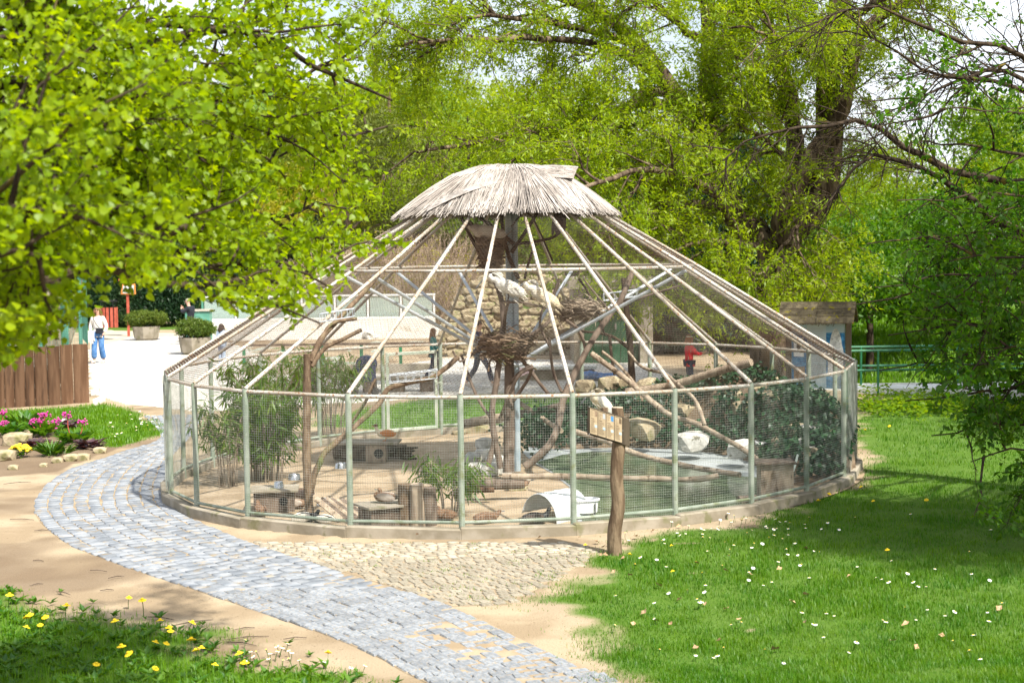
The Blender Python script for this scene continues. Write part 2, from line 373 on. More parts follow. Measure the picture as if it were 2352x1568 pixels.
M('shoe', (.5, .42, .37), None, rough=.7)
M('feather_white', (.72, .70, .64), (.64, .59, .49), 5, .9, .4, .1, bscale=30)
M('feather_cream', (.70, .62, .46), (.62, .50, .32), 5, .9, .4, .1, bscale=30)
M('feather_grey', (.34, .28, .23), (.42, .36, .30), 12, .9, .4, .1)
M('feather_dark', (.05, .038, .035), (.085, .062, .052), 12, .7, .4, .2)
M('feather_brown', (.13, .075, .045), (.22, .14, .09), 30, .9, .4, .1)
M('feather_black', (.012, .012, .014), None, rough=.5)
M('orange', (.55, .20, .05), None, rough=.8)
M('bill_red', (.5, .06, .03), None, rough=.5)
M('bill_grey', (.12, .13, .14), None, rough=.5)
M('black', (.01, .01, .01), None, rough=.6)
M('slat_red', (.30, .06, .035), (.37, .085, .05), 6, .7, .2, rnd=.15)
M('sign_orange', (.52, .19, .045), (.6, .24, .06), 5, .6, .2)
M('parchment', (.34, .26, .165), (.40, .315, .21), 6, .5, 0, .4, rnd=.1)
M('print', (.13, .09, .055), None, rough=.6)
M('print_grey', (.35, .36, .37), None, rough=.6)
M('print_blue', (.05, .19, .42), (.09, .27, .52), 3, .4)
M('print_pale', (.36, .47, .53), (.30, .42, .50), 3, .4)
M('print_pale2', (.42, .50, .53), (.36, .45, .50), 2, .4)
M('print_sea', (.02, .12, .27), (.05, .22, .42), 9, .4, stretch=(1, 1, 3))
M('print_white', (.7, .72, .72), None, rough=.4)
M('print_seal', (.40, .41, .41), (.58, .59, .58), 14, .5, c3=(.10, .10, .10), scale3=30, lo3=.62, hi3=.68)
M('print_brown', (.18, .12, .08), (.3, .22, .15), 30, .5)
M('magenta', (.42, .03, .20), (.52, .06, .30), 20, .7)
M('red_stem', (.35, .07, .05), None, rough=.6)
M('yellow', (.80, .52, .02), (.85, .62, .04), 30, .7)
M('dandelion', (.83, .58, .015), None, rough=.7)
M('daisy', (.78, .78, .76), None, rough=.7)
M('hose', (.55, .62, .52), None, rough=.4)
M('blue_tarp', (.03, .14, .36), None, rough=.6)
M('pink', (.62, .40, .38), None, rough=.8)
M('dead_leaf', (.34, .20, .11), (.46, .31, .19), 8, .85, 0, .1, rnd=.3)
M('rubber', (.03, .03, .03), None, rough=.8)
leafmat('lime_leaf', (.19, .285, .002), (.43, .55, .001), .24, .55, .02)
leafmat('willow_leaf', (.20, .29, .004), (.39, .51, .003), .36, .5, .025)
leafmat('hill_leaf', (.18, .26, .004), (.36, .46, .004), .33, .5, .03)
leafmat('gold_leaf', (.26, .26, .015), (.48, .44, .015), .28, .5, .02)
leafmat('horn_leaf', (.050, .125, .006), (.12, .28, .004), .38, .45, .03)
leafmat('mid_leaf', (.105, .19, .006), (.23, .37, .004), .36, .5, .03)
leafmat('pine_leaf', (.12, .15, .022), (.12, .15, .01), .40, .2, .03)
leafmat('yew_leaf', (.014, .042, .014), (.012, .035, .01), .45, .2, .03)
leafmat('thuja_leaf', (.040, .075, .022), (.03, .05, .01), .45, .2, .03)
leafmat('dwarf_leaf', (.10, .15, .02), (.10, .15, .012), .38, .3, .03)
leafmat('ivy_leaf', (.020, .062, .026), (.02, .06, .02), .5, .25, .03, .03)
leafmat('bamboo_leaf', (.075, .15, .012), (.15, .27, .01), .45, .4, .03, .025)
leafmat('herb_leaf', (.06, .155, .008), (.11, .25, .006), .45, .35, .03, .03)
leafmat('purple_leaf', (.065, .022, .025), (.08, .02, .02), .5, .3, .03, .1)
leafmat('grass', (.062, .165, .003), (.11, .27, .002), .45, .4, .045, .02)
leafmat('grass_bright', (.095, .215, .003), (.16, .32, .002), .34, .4, .03, .02)
# clear old pond water, greenish
m = M('water', (.075, .105, .06), (.115, .15, .09), .7, .12, .12, .4, c3=(.16, .185, .13), scale3=1.3, bscale=7)
m = M('pool_water', (.13, .19, .125), (.20, .26, .19), .5, .15, .3, .5, stretch=(1, 3, 1), bscale=3)
# glass panes
g = D.materials.new('glass'); g.use_nodes = True; gn = g.node_tree.nodes; gl_ = g.node_tree.links
gb = gn['Principled BSDF']; gb.inputs['Base Color'].default_value = (.55, .68, .62, 1); gb.inputs['Roughness'].default_value = .08; gb.inputs['Alpha'].default_value = .32; MATS['glass'] = g
g = D.materials.new('clear_plastic'); g.use_nodes = True; gb = g.node_tree.nodes['Principled BSDF']; gb.inputs['Base Color'].default_value = (.66, .70, .70, 1); gb.inputs['Roughness'].default_value = .25; gb.inputs['Alpha'].default_value = .82; MATS['clear_plastic'] = g

# ------------------------------------------------------------------ regions of the ground (traced on the ground itself, metres)
LAWN = gpoly([(1345, 1238), (1480, 1215), (1640, 1198), (1750, 1166), (1910, 1100), (1915, 960), (2120, 905), (2500, 905), (2700, 1000), (2900, 1700), (1480, 1640), (1420, 1560), (1330, 1500), (1250, 1440), (1175, 1392), (1090, 1375), (1190, 1345), (1290, 1300)])
WEEDS = gpoly([(-300, 1330), (40, 1345), (170, 1392), (330, 1412), (420, 1448), (600, 1482), (700, 1512), (850, 1545), (960, 1600), (960, 1800), (-300, 1900)])
LEFTLAWN = gpoly([(-250, 950), (150, 938), (235, 925), (290, 940), (345, 965), (384, 985), (386, 996), (330, 1006), (270, 1028), (215, 1012), (120, 985), (-200, 990)])
BACKLAWN = gpoly([(690, 985), (750, 955), (900, 925), (1100, 908), (1420, 905), (1500, 925), (1200, 985), (880, 990)])
BINLAWN = gpoly([(150, 764), (420, 756), (520, 748), (420, 742), (150, 744)])
MEADOW = [(8.5, 41), (60, 41), (90, 170), (5, 170), (5.5, 60), (8.2, 48)]
PLAZA = gpoly([(214, 905), (300, 928), (390, 937), (470, 945), (640, 930), (800, 925), (1100, 905), (1440, 900), (1560, 880), (1500, 830), (1010, 822), (905, 842), (640, 850), (560, 800), (470, 768), (250, 757), (205, 760)])
BANK = [(12.2, 33.6), (14, 31.0), (19, 29.4), (25, 29), (26, 33), (16, 36), (13, 37)]
def grass_cover(x, y):
    n = vn(x, y, .9, 1) * .55 + vn(x, y, .3, 2) * .45
    c = np.zeros(np.shape(x))
    def soft(poly, thr, k=1.):
        # patchy margin: density falls where noise is low near the border
        P = np.array(poly + [poly[0]]); e = seg_dist(x, y, P); ins = inpoly(x, y, poly)
        s = np.where(ins, e, -e)
        return np.clip(sstep(-.25, thr, s + (n - .5) * 1.5 * thr) * k, 0, 1)
    c = np.maximum(c, soft(LAWN, .9)); c = np.maximum(c, soft(WEEDS, .75)); c = np.maximum(c, soft(LEFTLAWN, .35)); c = np.maximum(c, soft(BACKLAWN, .5, .8))
    c = np.maximum(c, soft(BINLAWN, .5)); c = np.maximum(c, soft(MEADOW, 1.5))
    far = sstep(72, 78, y); c = np.maximum(c, far)
    c = c * (1 - .95 * soft(BANK, .9) * sstep(.25, .5, vn(x, y, .8, 9)))
    bare = sstep(.80, .90, vn(x, y, .5, 5) * .6 + vn(x, y, .2, 6) * .4) * np.where(inpoly(x, y, LAWN), 1 - sstep(.5, 3.0, x - .6), 0)
    return c * (1 - .9 * bare)

PAIRS = [((330, 955), (470, 950)), ((368, 1005), (440, 1000)), ((270, 1042), (398, 1045)), ((150, 1083), (385, 1090)), ((88, 1135), (380, 1132)), ((84, 1185), (400, 1168)), ((150, 1245), (460, 1200)), ((250, 1287), (562, 1242)), ((350, 1322), (660, 1275)), ((480, 1365), (780, 1313)), ((620, 1413), (900, 1350)), ((760, 1462), (1040, 1395)), ((880, 1515), (1190, 1465)), ((980, 1568), (1390, 1552)), ((1060, 1640), (1540, 1630))]
OUT = resample([gp(*a) for a, b in PAIRS], 120)[:, :2]; INN = resample([gp(*b) for a, b in PAIRS], 120)[:, :2]
FAN = gpoly([(560, 1244), (800, 1247), (1325, 1245), (1370, 1265), (1330, 1300), (1240, 1350), (1170, 1388), (1040, 1392), (900, 1347), (780, 1311), (660, 1274)])
# ------------------------------------------------------------------ ground, plaza, floor, pond
gx = np.unique(np.r_[np.linspace(-420, -30, 14), np.linspace(-30, -9, 30), np.linspace(-9, 12, 190), np.linspace(12, 34, 60), np.linspace(34, 420, 14)])
gy = np.unique(np.r_[np.linspace(-40, 9, 10), np.linspace(9, 42, 270), np.linspace(42, 110, 60), np.linspace(110, 700, 14)])
X, Y = np.meshgrid(gx, gy); Z = gz(X, Y)
PATHP = [tuple(p) for p in OUT] + [tuple(p) for p in INN[::-1]]
def signed(poly): return np.where(inpoly(X, Y, poly), 1, -1) * seg_dist(X, Y, np.array(poly + [poly[0]]))
flat = 1 - np.clip(sstep(-.35, -.12, signed(PATHP)) + sstep(-.35, -.12, signed(FAN)), 0, 1)
Z = Z + (vn(X, Y, .45, 3) - .5) * .035 * (Y < 60) * flat + (vn(X, Y, 6, 4) - .5) * .25 * sstep(75, 85, Y)
aR = np.hypot(X, Y - 22.84); Z = np.where(aR < 5.3, gz(X, Y) - .01, Z)
pl = inpoly(X, Y, PLAZA); Z = np.where(pl, gz(X, Y) - .03, Z)
ny, nx = X.shape; I = np.arange(nx * ny).reshape(ny, nx)
F = np.stack([I[:-1, :-1], I[:-1, 1:], I[1:, 1:], I[1:, :-1]], -1).reshape(-1, 4)
gm = arr_mesh('ground', np.stack([X, Y, Z], -1).reshape(-1, 3), F, smooth=True)
cov = grass_cover(X, Y)
a = gm.attributes.new('grass', 'FLOAT', 'POINT'); a.data.foreach_set('value', cov.ravel().astype(np.float32))
soil_shade = sstep(.40, .75, vn(X, Y, 1.6, 8) * .6 + vn(X, Y, .4, 9) * .4) * np.where(X < -2.2, .75, .35) + inpoly(X, Y, BANK) * .9 + (inpoly(X, Y, gpoly([(-200, 985), (100, 990), (270, 1030), (120, 1085), (-200, 1110)])) * .8)  # soil patches, stronger at the left to paint the lime's shade into the sand
a = gm.attributes.new('soil', 'FLOAT', 'POINT'); a.data.foreach_set('value', np.clip(soil_shade, 0, 1).ravel().astype(np.float32))
m = M('ground', (.25, .19, .122), (.34, .27, .182), 1.1, .97, .7, .08, c3=(.155, .112, .07), scale3=22, lo3=.62, hi3=.75, bscale=45)
n = m.node_tree.nodes; L = m.node_tree.links; b = n['Principled BSDF']; src = b.inputs['Base Color'].links[0].from_socket
def gmix(attr, col, lo, hi, src, k=1.):
    at_ = n.new('ShaderNodeAttribute'); at_.attribute_name = attr
    nn = n.new('ShaderNodeTexNoise'); nn.inputs['Scale'].default_value = 9; nn.inputs['Detail'].default_value = 6
    ad = n.new('ShaderNodeMath'); ad.operation = 'MULTIPLY_ADD'; L.new(nn.outputs['Fac'], ad.inputs[0]); ad.inputs[1].default_value = .5; L.new(at_.outputs['Fac'], ad.inputs[2])
    mr = n.new('ShaderNodeMapRange'); mr.inputs['From Min'].default_value = lo; mr.inputs['From Max'].default_value = hi; mr.inputs['To Max'].default_value = k; L.new(ad.outputs[0], mr.inputs['Value'])
    q = n.new('ShaderNodeMix'); q.data_type = 'RGBA'; L.new(mr.outputs['Result'], q.inputs['Factor']); L.new(src, q.inputs['A']); q.inputs['B'].default_value = (*col, 1); return q.outputs['Result']
src = gmix('soil', (.135, .095, .062), .45, 1.1, src, .85)  # brown of real soil, plus the lime shade painted on the left sand
src = gmix('grass', (.050, .125, .006), .55, 1.0, src, .9)
L.new(src, b.inputs['Base Color'])
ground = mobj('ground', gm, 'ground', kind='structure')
def sheet(name, poly, dz, mat, kind='structure', parent=None, step=None):
    bm = bmesh.new(); vs = [bm.verts.new((p[0], p[1], 0)) for p in poly]; bm.faces.new(vs); bm.normal_update()
    bmesh.ops.triangulate(bm, faces=bm.faces[:])
    if step: bmesh.ops.subdivide_edges(bm, edges=bm.edges[:], cuts=step, use_grid_fill=True)
    for v in bm.verts: v.co.z = float(gz(v.co.x, v.co.y)) + dz
    bmesh.ops.recalc_face_normals(bm, faces=bm.faces)
    if sum(f.normal.z for f in bm.faces) < 0: bmesh.ops.reverse_faces(bm, faces=bm.faces)
    me = D.meshes.new(name); bm.to_mesh(me); bm.free(); return mobj(name, me, mat, parent, kind)
sheetp = sheet('plaza', PLAZA, -.012, 'joint', step=3)

# block pavers of the plaza: nearest 300 singly, the rest as one part, far ones left to the material
rng = np.random.default_rng(3)
us, vs_ = np.meshgrid(np.arange(-14, 12, .212), np.arange(28.5, 62, .212)); us = us + (np.arange(us.shape[0]) % 2)[:, None] * .106
ca, sa = math.cos(.06), math.sin(.06); px_ = (us * ca - (vs_ - 45) * sa).ravel(); py_ = (us * sa + (vs_ - 45) * ca + 45).ravel()
k = inpoly(px_, py_, PLAZA) & (np.hypot(px_, py_ - 22.84) > 5.5); px_, py_ = px_[k], py_[k]
score = py_ - .6 * np.minimum(0, px_ + 4) * 0 + np.where((px_ > -9.5) & (px_ < -6.2), 0, 30); o_ = np.argsort(score); px_, py_ = px_[o_], py_[o_]
pave = MB().box((0, 0, 0), (.2, .2, .04)).build('paver', 'paver', sheetp, bevel=.006)
pme = pave.data; D.objects.remove(pave)
for i in range(300):
    o = D.objects.new('paver', pme); link(o, sheetp, (px_[i], py_[i], float(gz(px_[i], py_[i])) - .012 + rng.uniform(-.002, .002))); o.rotation_euler.z = .06
q = np.array([(-.1, -.1), (.1, -.1), (.1, .1), (-.1, .1)]) @ np.array([[ca, sa], [-sa, ca]])
cx, cyy = px_[300:], py_[300:]; zz = gz(cx, cyy) + .008 + rng.uniform(-.003, .003, len(cx))
V = np.zeros((len(cx), 8, 3)); V[:, :4, 0] = cx[:, None] + q[:, 0]; V[:, :4, 1] = cyy[:, None] + q[:, 1]; V[:, :4, 2] = zz[:, None]; V[:, 4:] = V[:, :4]; V[:, 4:, 2] -= .03
V[:, :4, :2] += (np.stack([cx, cyy], -1)[:, None] - V[:, :4, :2]) * .03
Fb = np.array([(0, 1, 2, 3), (0, 4, 5, 1), (1, 5, 6, 2), (2, 6, 7, 3), (3, 7, 4, 0)])
mobj('pavers', arr_mesh('pavers', V.reshape(-1, 3), (Fb[None] + np.arange(len(cx))[:, None, None] * 8).reshape(-1, 4), np.repeat(rng.uniform(size=len(cx)), 8)), 'paver_stuff', sheetp, 'stuff')

# cobbled path that bends round the aviary
def cobble_mesh(name, seed):
    r = random.Random(seed); m_ = MB(); p = [(-.5, -.5), (.5, -.5), (.5, .5), (-.5, .5)]
    j = lambda s=.06: r.uniform(-s, s)
    b0 = [(x + j(), y + j(), -.5) for x, y in p]; t0 = [(x * .97 + j(.04), y * .97 + j(.04), .30) for x, y in p]; t0 = [(b[0] * .985, b[1] * .985, .38) for b in b0]; t1 = [(t[0] * .91 + j(.02), t[1] * .91 + j(.02), .5 + j(.06)) for t in t0]
    m_.add(b0 + t0 + t1, [(0, 1, 5, 4), (1, 2, 6, 5), (2, 3, 7, 6), (3, 0, 4, 7), (4, 5, 9, 8), (5, 6, 10, 9), (6, 7, 11, 10), (7, 4, 8, 11), (8, 9, 10, 11)])
    me = D.meshes.new(name); me.from_pydata(m_.v, [], m_.f); me.update(); return me
CM = [cobble_mesh('cobblestone', s) for s in range(8)]
CV = [np.array([v.co[:] for v in me.vertices]) for me in CM]; CF = np.array([p.vertices[:] for p in CM[0].polygons])
def lay(S, parent, mat, name):                               # S rows: x, y, z, yaw, length, width
    S = sorted(S, key=lambda s: (s[1] + 22 * (s[6] if len(s) > 6 else 0)))
    for me in CM[:1]: pass
    meshes = []
    for me in CM:
        c = me.copy(); c.name = 'cobblestone'; c.materials.append(MATS[mat]); meshes.append(c)
    for i, s in enumerate(S[:300]):
        o = D.objects.new(name, meshes[i % 8]); link(o, parent, (s[0], s[1], s[2])); o.rotation_euler = (random.gauss(0, .02), random.gauss(0, .02), s[3]); o.scale = (s[4], s[5], .09)
    if len(S) <= 300: return
    parts = []; tints = []
    for i, s in enumerate(S[300:]):
        v = CV[i % 8] * (s[4], s[5], .09); c, q = math.cos(s[3]), math.sin(s[3])
        v = np.stack([v[:, 0] * c - v[:, 1] * q + s[0], v[:, 0] * q + v[:, 1] * c + s[1], v[:, 2] + s[2]], -1); parts.append((v, CF)); tints.append(np.full(len(v), random.random()))
    V, F = cat(parts); mobj(name + 's', arr_mesh(name + 's', V, F, np.concatenate(tints)), mat + '_stuff', parent, 'stuff')
path = sheet('cobbled_path', [tuple(p) for p in OUT] + [tuple(p) for p in INN[::-1]], .004, 'sand', step=1)
S = []; NC = 10
mid = (OUT + INN) / 2
for c in range(NC):
    t = (c + .5) / NC; line = OUT * (1 - t) + INN * t; ln = np.r_[0, np.cumsum(np.linalg.norm(np.diff(line, axis=0), axis=1))]
    s = random.uniform(0, .1)
    while s < ln[-1] - .1:
        L_ = random.uniform(.15, .235); sm = s + L_ / 2; p = [np.interp(sm, ln, line[:, i]) for i in (0, 1)]; i = min(np.searchsorted(ln, sm), 118)
        tg = line[i + 1] - line[i]; wd = np.linalg.norm(np.array([np.interp(sm, ln, OUT[:, k]) for k in (0, 1)]) - [np.interp(sm, ln, INN[:, k]) for k in (0, 1)]) / NC
        wd = np.linalg.norm(OUT[i] - INN[i]) / NC
        lx, ly = p[0] + random.gauss(0, .006), p[1] + random.gauss(0, .006)
        bury = .008 * float(sstep(.5, .72, vn(lx, ly, 1.3, 11))) * float(sstep(19, 16, ly)) * (1 if lx < 1 else .5)
        S.append((lx, ly, float(gz(lx, ly)) - .029 - bury + random.gauss(0, .003), math.atan2(tg[1], tg[0]), L_ * random.uniform(.86, .95), min(wd * random.uniform(.85, .93), .2)))
        s += L_
lay(S, path, 'cobble', 'cobblestone')
fan = sheet('cobbled_apron', FAN, .003, 'sand', step=1)
S = []; ca, sa = math.cos(.42), math.sin(.42)
for r in np.arange(-7, 7, .108):
    u = -7 + random.uniform(0, .1)
    while u < 7:
        L_ = random.uniform(.10, .15); uu = u + L_ / 2; rr = r + .05 * math.sin(uu * 1.7) ; x, y = uu * ca - rr * sa, uu * sa + rr * ca + 17
        if inpoly(np.array(x), np.array(y), FAN): S.append((x + random.gauss(0, .006), y + random.gauss(0, .006), float(gz(x, y)) - .033 - .006 * max(0, random.gauss(0, .6)) * (x > .5), .42 + random.gauss(0, .06), L_ * .86, .09))
        u += L_
lay(S, fan, 'tan_cobble', 'cobblestone')

# sand floor inside the aviary, the pond and its pale concrete apron
AC = np.array([0., 22.84]); R0 = 5.05
floor = sheet('aviary_floor', [(AC[0] + 5.08 * math.cos(a), AC[1] + 5.08 * math.sin(a)) for a in np.linspace(0, 2 * PI, 48, endpoint=False)], .008, 'aviary_sand', step=2)
basin = sheet('pond_basin', gpoly([(1222, 1062), (1200, 1040), (1235, 1012), (1320, 1004), (1420, 1014), (1540, 1030), (1680, 1048), (1790, 1075), (1820, 1100), (1760, 1165), (1620, 1194), (1480, 1206), (1330, 1212), (1318, 1160), (1308, 1120), (1262, 1085)]), .016, 'pond_rim', step=2)
pond = sheet('pond_water', gpoly([(1232, 1064), (1262, 1056), (1292, 1047), (1360, 1040), (1435, 1042), (1506, 1062), (1601, 1080), (1655, 1094), (1752, 1100), (1795, 1108), (1745, 1160), (1612, 1189), (1480, 1201), (1340, 1206), (1326, 1160), (1312, 1118), (1266, 1084)]), .024, 'water', step=2)

# ------------------------------------------------------------------ the aviary
ANG = [-66.8, -52.9, -39.3, -21.8, -6.7, 7.7, 22.1, 35.4, 48.7, 64.2, 82, 99, 110.6, 122.5, 137.1, 151.9, 166, 180.4, 194.7, 207.1, 222, 237.5, 253.6, 267, 280]
NA = len(ANG); HE = 1.605; RP, ZP = 2.66, 3.02; RT, ZT = 1.30, 3.86
def rad(a): return R0 * (1 + .018 * math.cos(2 * a) - .017 * math.sin(2 * a))
def ring(a, r, z): return Vector((AC[0] + r * math.sin(a), AC[1] - r * math.cos(a), z))
A_ = [math.radians(a) for a in ANG]
EB = [ring(a, rad(a), float(gz(*ring(a, rad(a), 0)[:2]))) for a in A_]
ET = [ring(a, rad(a), HE) for a in A_]; PU = [ring(a, RP, ZP) for a in A_]; TP = [ring(a, RT, ZT) for a in A_]
av = empty('aviary', (0, 22.84, 0), 'large round walk-round bird aviary of wire mesh with a conical roof capped by reed thatch', 'aviary')
DOOR = (18, 19)
for i in range(NA):
    j = (i + 1) % NA; a, b = EB[i], EB[j]; out = Vector((math.sin(A_[i]), -math.cos(A_[i]), 0))
    yaw = math.atan2((ET[j] - ET[i]).y, (ET[j] - ET[i]).x)
    MB().tube([a + Vector((0, 0, -.05)), ET[i] + Vector((0, 0, .03))], .036, 12).build('post', 'post_paint', av, True)
    # kerb stone under each side, set outside the posts
    m_ = MB(); n_ = Vector((math.cos(yaw + PI / 2), math.sin(yaw + PI / 2), 0)); n_ = n_ if n_.dot(out) > 0 else -n_
    mid_ = (a + b) / 2 + n_ * .05; L_ = (b - a).length + .045
    zk = min(a.z, b.z); m_.box((mid_.x, mid_.y, zk + .02), (L_, .15, .22), yaw).build('kerb_stone', 'concrete', av, bevel=.012)
    if i != DOOR[0]:
        MB().tube([a + Vector((0, 0, .17)), b + Vector((0, 0, .17))], .020, 8).build('bottom_rail', 'post_paint', av, True)
    MB().tube([ET[i], ET[j]], .023, 8).build('top_rail', 'rusty_white', av, True)
    MB().tube([PU[i], PU[j]], .022, 8).build('purlin', 'rusty_white', av, True)
    MB().tube([ET[i] + Vector((0, 0, .03)), PU[i] + Vector((0, 0, .04)), TP[i]], [.026, .025, .023], 8).build('rafter', 'rusty_white', av, True)
# woven mesh of the walls: one sheet shared by every side and stretched to it
W0 = 1.32; m_parts = []
xs = np.arange(-W0 / 2, W0 / 2 + .001, .0293); zs = np.arange(.10, HE + .0, .0293)
P = np.stack([np.stack([xs, 0 * xs - .052, 0 * xs + .09], -1), np.stack([xs, 0 * xs - .052, 0 * xs + HE], -1)], 1); P2 = np.stack([np.stack([0 * zs - W0 / 2, 0 * zs - .054, zs], -1), np.stack([0 * zs + W0 / 2, 0 * zs - .054, zs], -1)], 1)
WR = .0012
V, F = cat([tubes(P, np.full((len(P), 2), WR), 3), tubes(P2, np.full((len(P2), 2), WR), 3)])
wme = arr_mesh('wire_mesh', V, F); wme.materials.append(MATS['wire'])
# hexagonal netting of the roof: lower and upper field, shared likewise
def hexnet(w0, w1, L_, c=.047, wr=.0019):
    E = []; h = c / math.sqrt(3); rows = int(L_ / (1.5 * h)) + 2
    for r in range(rows):
        y = r * 1.5 * h; off = (r % 2) * c / 2
        n_ = int(max(w0, w1) / c) + 3
        for k in range(-n_ // 2 - 1, n_ // 2 + 2):
            x = k * c + off
            for p, q in (((x, y + h / 2), (x, y + h)), ((x, y + h / 2), (x - c / 2, y)), ((x, y + h / 2), (x + c / 2, y))):
                if 0 <= p[1] <= L_ and 0 <= q[1] <= L_:
                    hw = (w0 + (w1 - w0) * p[1] / L_) / 2
                    if abs(p[0]) < hw and abs(q[0]) < hw + c * .4: E.append((p, q))
    E = np.array(E); P_ = np.concatenate([E, np.zeros((len(E), 2, 1))], -1)
    V_, F_ = tubes(P_, np.full((len(E), 2), wr), 3); me = arr_mesh('roof_netting', V_, F_); me.materials.append(MATS['net_wire']); return me
L1 = math.hypot(R0 - RP, ZP - HE); L2 = math.hypot(RP - RT, ZT - ZP) * .9
s0 = 2 * R0 * math.sin(math.radians(7.2)); s1 = 2 * RP * math.sin(math.radians(7.2)); s2 = 2 * 1.5 * math.sin(math.radians(7.2))
n1, n2 = hexnet(s0, s1, L1), hexnet(s1, s2, L2)
def panel(name, me, p0, p1, q0, q1, w0, lift=.0):
    x = (p1 - p0); wl = x.length; x.normalize(); y = ((q0 + q1) / 2 - (p0 + p1) / 2); y.normalize(); z = x.cross(y).normalized(); c = (p0 + p1) / 2 + z * lift
    o = D.objects.new(name, me); link(o, av, (0, 0, 0)); s_ = wl / w0
    o.matrix_local = Matrix.Translation(-WORLD[av.name]) @ Matrix(((x[0] * s_, y[0], z[0], c[0]), (x[1] * s_, y[1], z[1], c[1]), (x[2] * s_, y[2], z[2], c[2]), (0, 0, 0, 1)))
    o['kind'] = 'stuff'
for i in range(NA):
    j = (i + 1) % NA; b0, b1 = EB[i].copy(), EB[j].copy(); zb = (b0.z + b1.z) / 2 * .5
    if i != DOOR[0]:
        p0, p1 = ET[i].copy(), ET[j].copy(); p0.z = p1.z = 0; x = (p1 - p0); wl = x.length; x.normalize(); z = Vector((0, 0, 1)); y = z.cross(x); c = (p0 + p1) / 2
        o = D.objects.new('wire_mesh', wme); link(o, av); s_ = wl / W0
        o.matrix_local = Matrix.Translation(-WORLD[av.name]) @ Matrix(((x[0] * s_, y[0], 0, c[0]), (x[1] * s_, y[1], 0, c[1]), (0, 0, 1, zb), (0, 0, 0, 1))); o['kind'] = 'stuff'
    panel('roof_netting', n1, ET[i], ET[j], PU[i], PU[j], s0, .035); panel('roof_netting', n2, PU[i], PU[j], TP[i], TP[j], s1, .035)
# door in the far wall
i, j = DOOR; a, b = EB[i], EB[j]; d = (b - a); wl = d.length; d.normalize(); up = Vector((0, 0, 1))
dr = MB(); ia, ib = a + d * .09, b - d * .09
for p, q in ((ia + up * .12, ia + up * 1.53), (ib + up * .12, ib + up * 1.53), (ia + up * .15, ib + up * .15), (ia + up * 1.50, ib + up * 1.50)): dr.beam(p, q, .05, .07, (0.1, 1, .05))
door = dr.build('door', 'pale_green', av, bevel=.004); door['label'] = 'pale green framed mesh door with a latch'
P = np.stack([np.stack([np.array(ia + d * t + up * .15), np.array(ia + d * t + up * 1.5)]) for t in np.arange(.03, (ib - ia).length, .0293)])
P2 = np.stack([np.stack([np.array(ia + up * z), np.array(ib + up * z)]) for z in np.arange(.17, 1.5, .0293)])
V, F = cat([tubes(P, np.full((len(P), 2), WR), 3), tubes(P2, np.full((len(P2), 2), WR), 3)]); mobj('door_mesh', arr_mesh('door_mesh', V, F), 'wire', door, 'stuff')
MB().box(tuple(ia + up * .85 + Vector((0, -.05, 0))), (.03, .05, .26)).box(tuple(ia + up * .95 + Vector((.06, -.07, 0))), (.14, .02, .02)).build('latch', 'pale_green', door, bevel=.003)
# mast and struts
MB().tube([(AC[0] - .03, AC[1], 0), (AC[0] - .03, AC[1], 4.3)], .05, 12).tube([(AC[0] + .06, AC[1] + .02, 0), (AC[0] + .06, AC[1] + .02, 4.3)], .045, 12).build('mast', 'mast_paint', av, True)
for a in (-45, -62, -136, -161, 69, 111, 157.6):
    t = math.radians(a); p, q = ring(t, RP - .02, ZP - .06), ring(t, .09, 1.62); MB().tube([p, q], .026, 8).build('strut', 'galv', av, True)
MB().tube([(ring(math.radians(t), .16, 1.6)) for t in range(0, 361, 30)], .03, 6, False).build('mast_collar', 'galv', av, True)
# extra narrow netting strip hung across the front gap
strip = hexnet(.62, .30, 1.5, .047); p = at(1152, 745, 21.2)
o = D.objects.new('netting_strip', strip); link(o, av); x = Vector((1, 0, .05)).normalized(); y = Vector((at(1190, 490, 21.9) - at(1187, 745, 20.7))).normalized(); z = x.cross(y); c = Vector(at(1205, 718, 20.8))
o.matrix_local = Matrix.Translation(-WORLD[av.name]) @ Matrix(((x[0], y[0], z[0], c[0]), (x[1], y[1], z[1], c[1]), (x[2], y[2], z[2], c[2]), (0, 0, 0, 1))); o['kind'] = 'stuff'
# reed thatch: a thick skin of single reeds over a cap
def prof(r):                                                 # height of the thatch above radius r
    return float(np.interp(r, [0, .45, .82, 1.2, 1.62, 1.75], [4.50, 4.47, 4.36, 4.13, 3.82, 3.72]))
cap = MB().lathe([(1.55, 3.79), (1.2, 4.06), (.82, 4.28), (.4, 4.40), (.02, 4.43)], (AC[0], AC[1], 0), 40)
th = cap.build('thatch', 'reed', av, True); th['label'] = 'grey weathered reed thatch cap'
rng = np.random.default_rng(5); n_ = 9000
a = rng.uniform(0, 2 * PI, n_); r0 = rng.uniform(.25, 1.0, n_); ln = rng.uniform(.55, .95, n_); r1 = np.minimum(r0 + ln, rng.normal(1.66, .035, n_)); r0 = np.where(r1 - r0 < .3, r1 - .4, r0)
sl_ = (vn(np.cos(a) * 2, np.sin(a) * 2, .8, 4) - .5) * .5 + rng.normal(0, .035, n_); lift = rng.uniform(0, .085, n_)
k5 = np.linspace(0, 1, 5); rr = r0[:, None] + (r1 - r0)[:, None] * k5; aa = a[:, None] + sl_[:, None] * k5
zz = np.interp(rr, [0, .45, .82, 1.2, 1.62, 1.75], [4.46, 4.43, 4.31, 4.09, 3.79, 3.69]) + lift[:, None] * (1 - .3 * k5) + rng.normal(0, .004, (n_, 1))
ns = 1 + .035 * np.sin(3 * aa + .5)
P = np.stack([AC[0] + rr * ns * np.sin(aa), AC[1] - rr * ns * np.cos(aa), zz], -1)
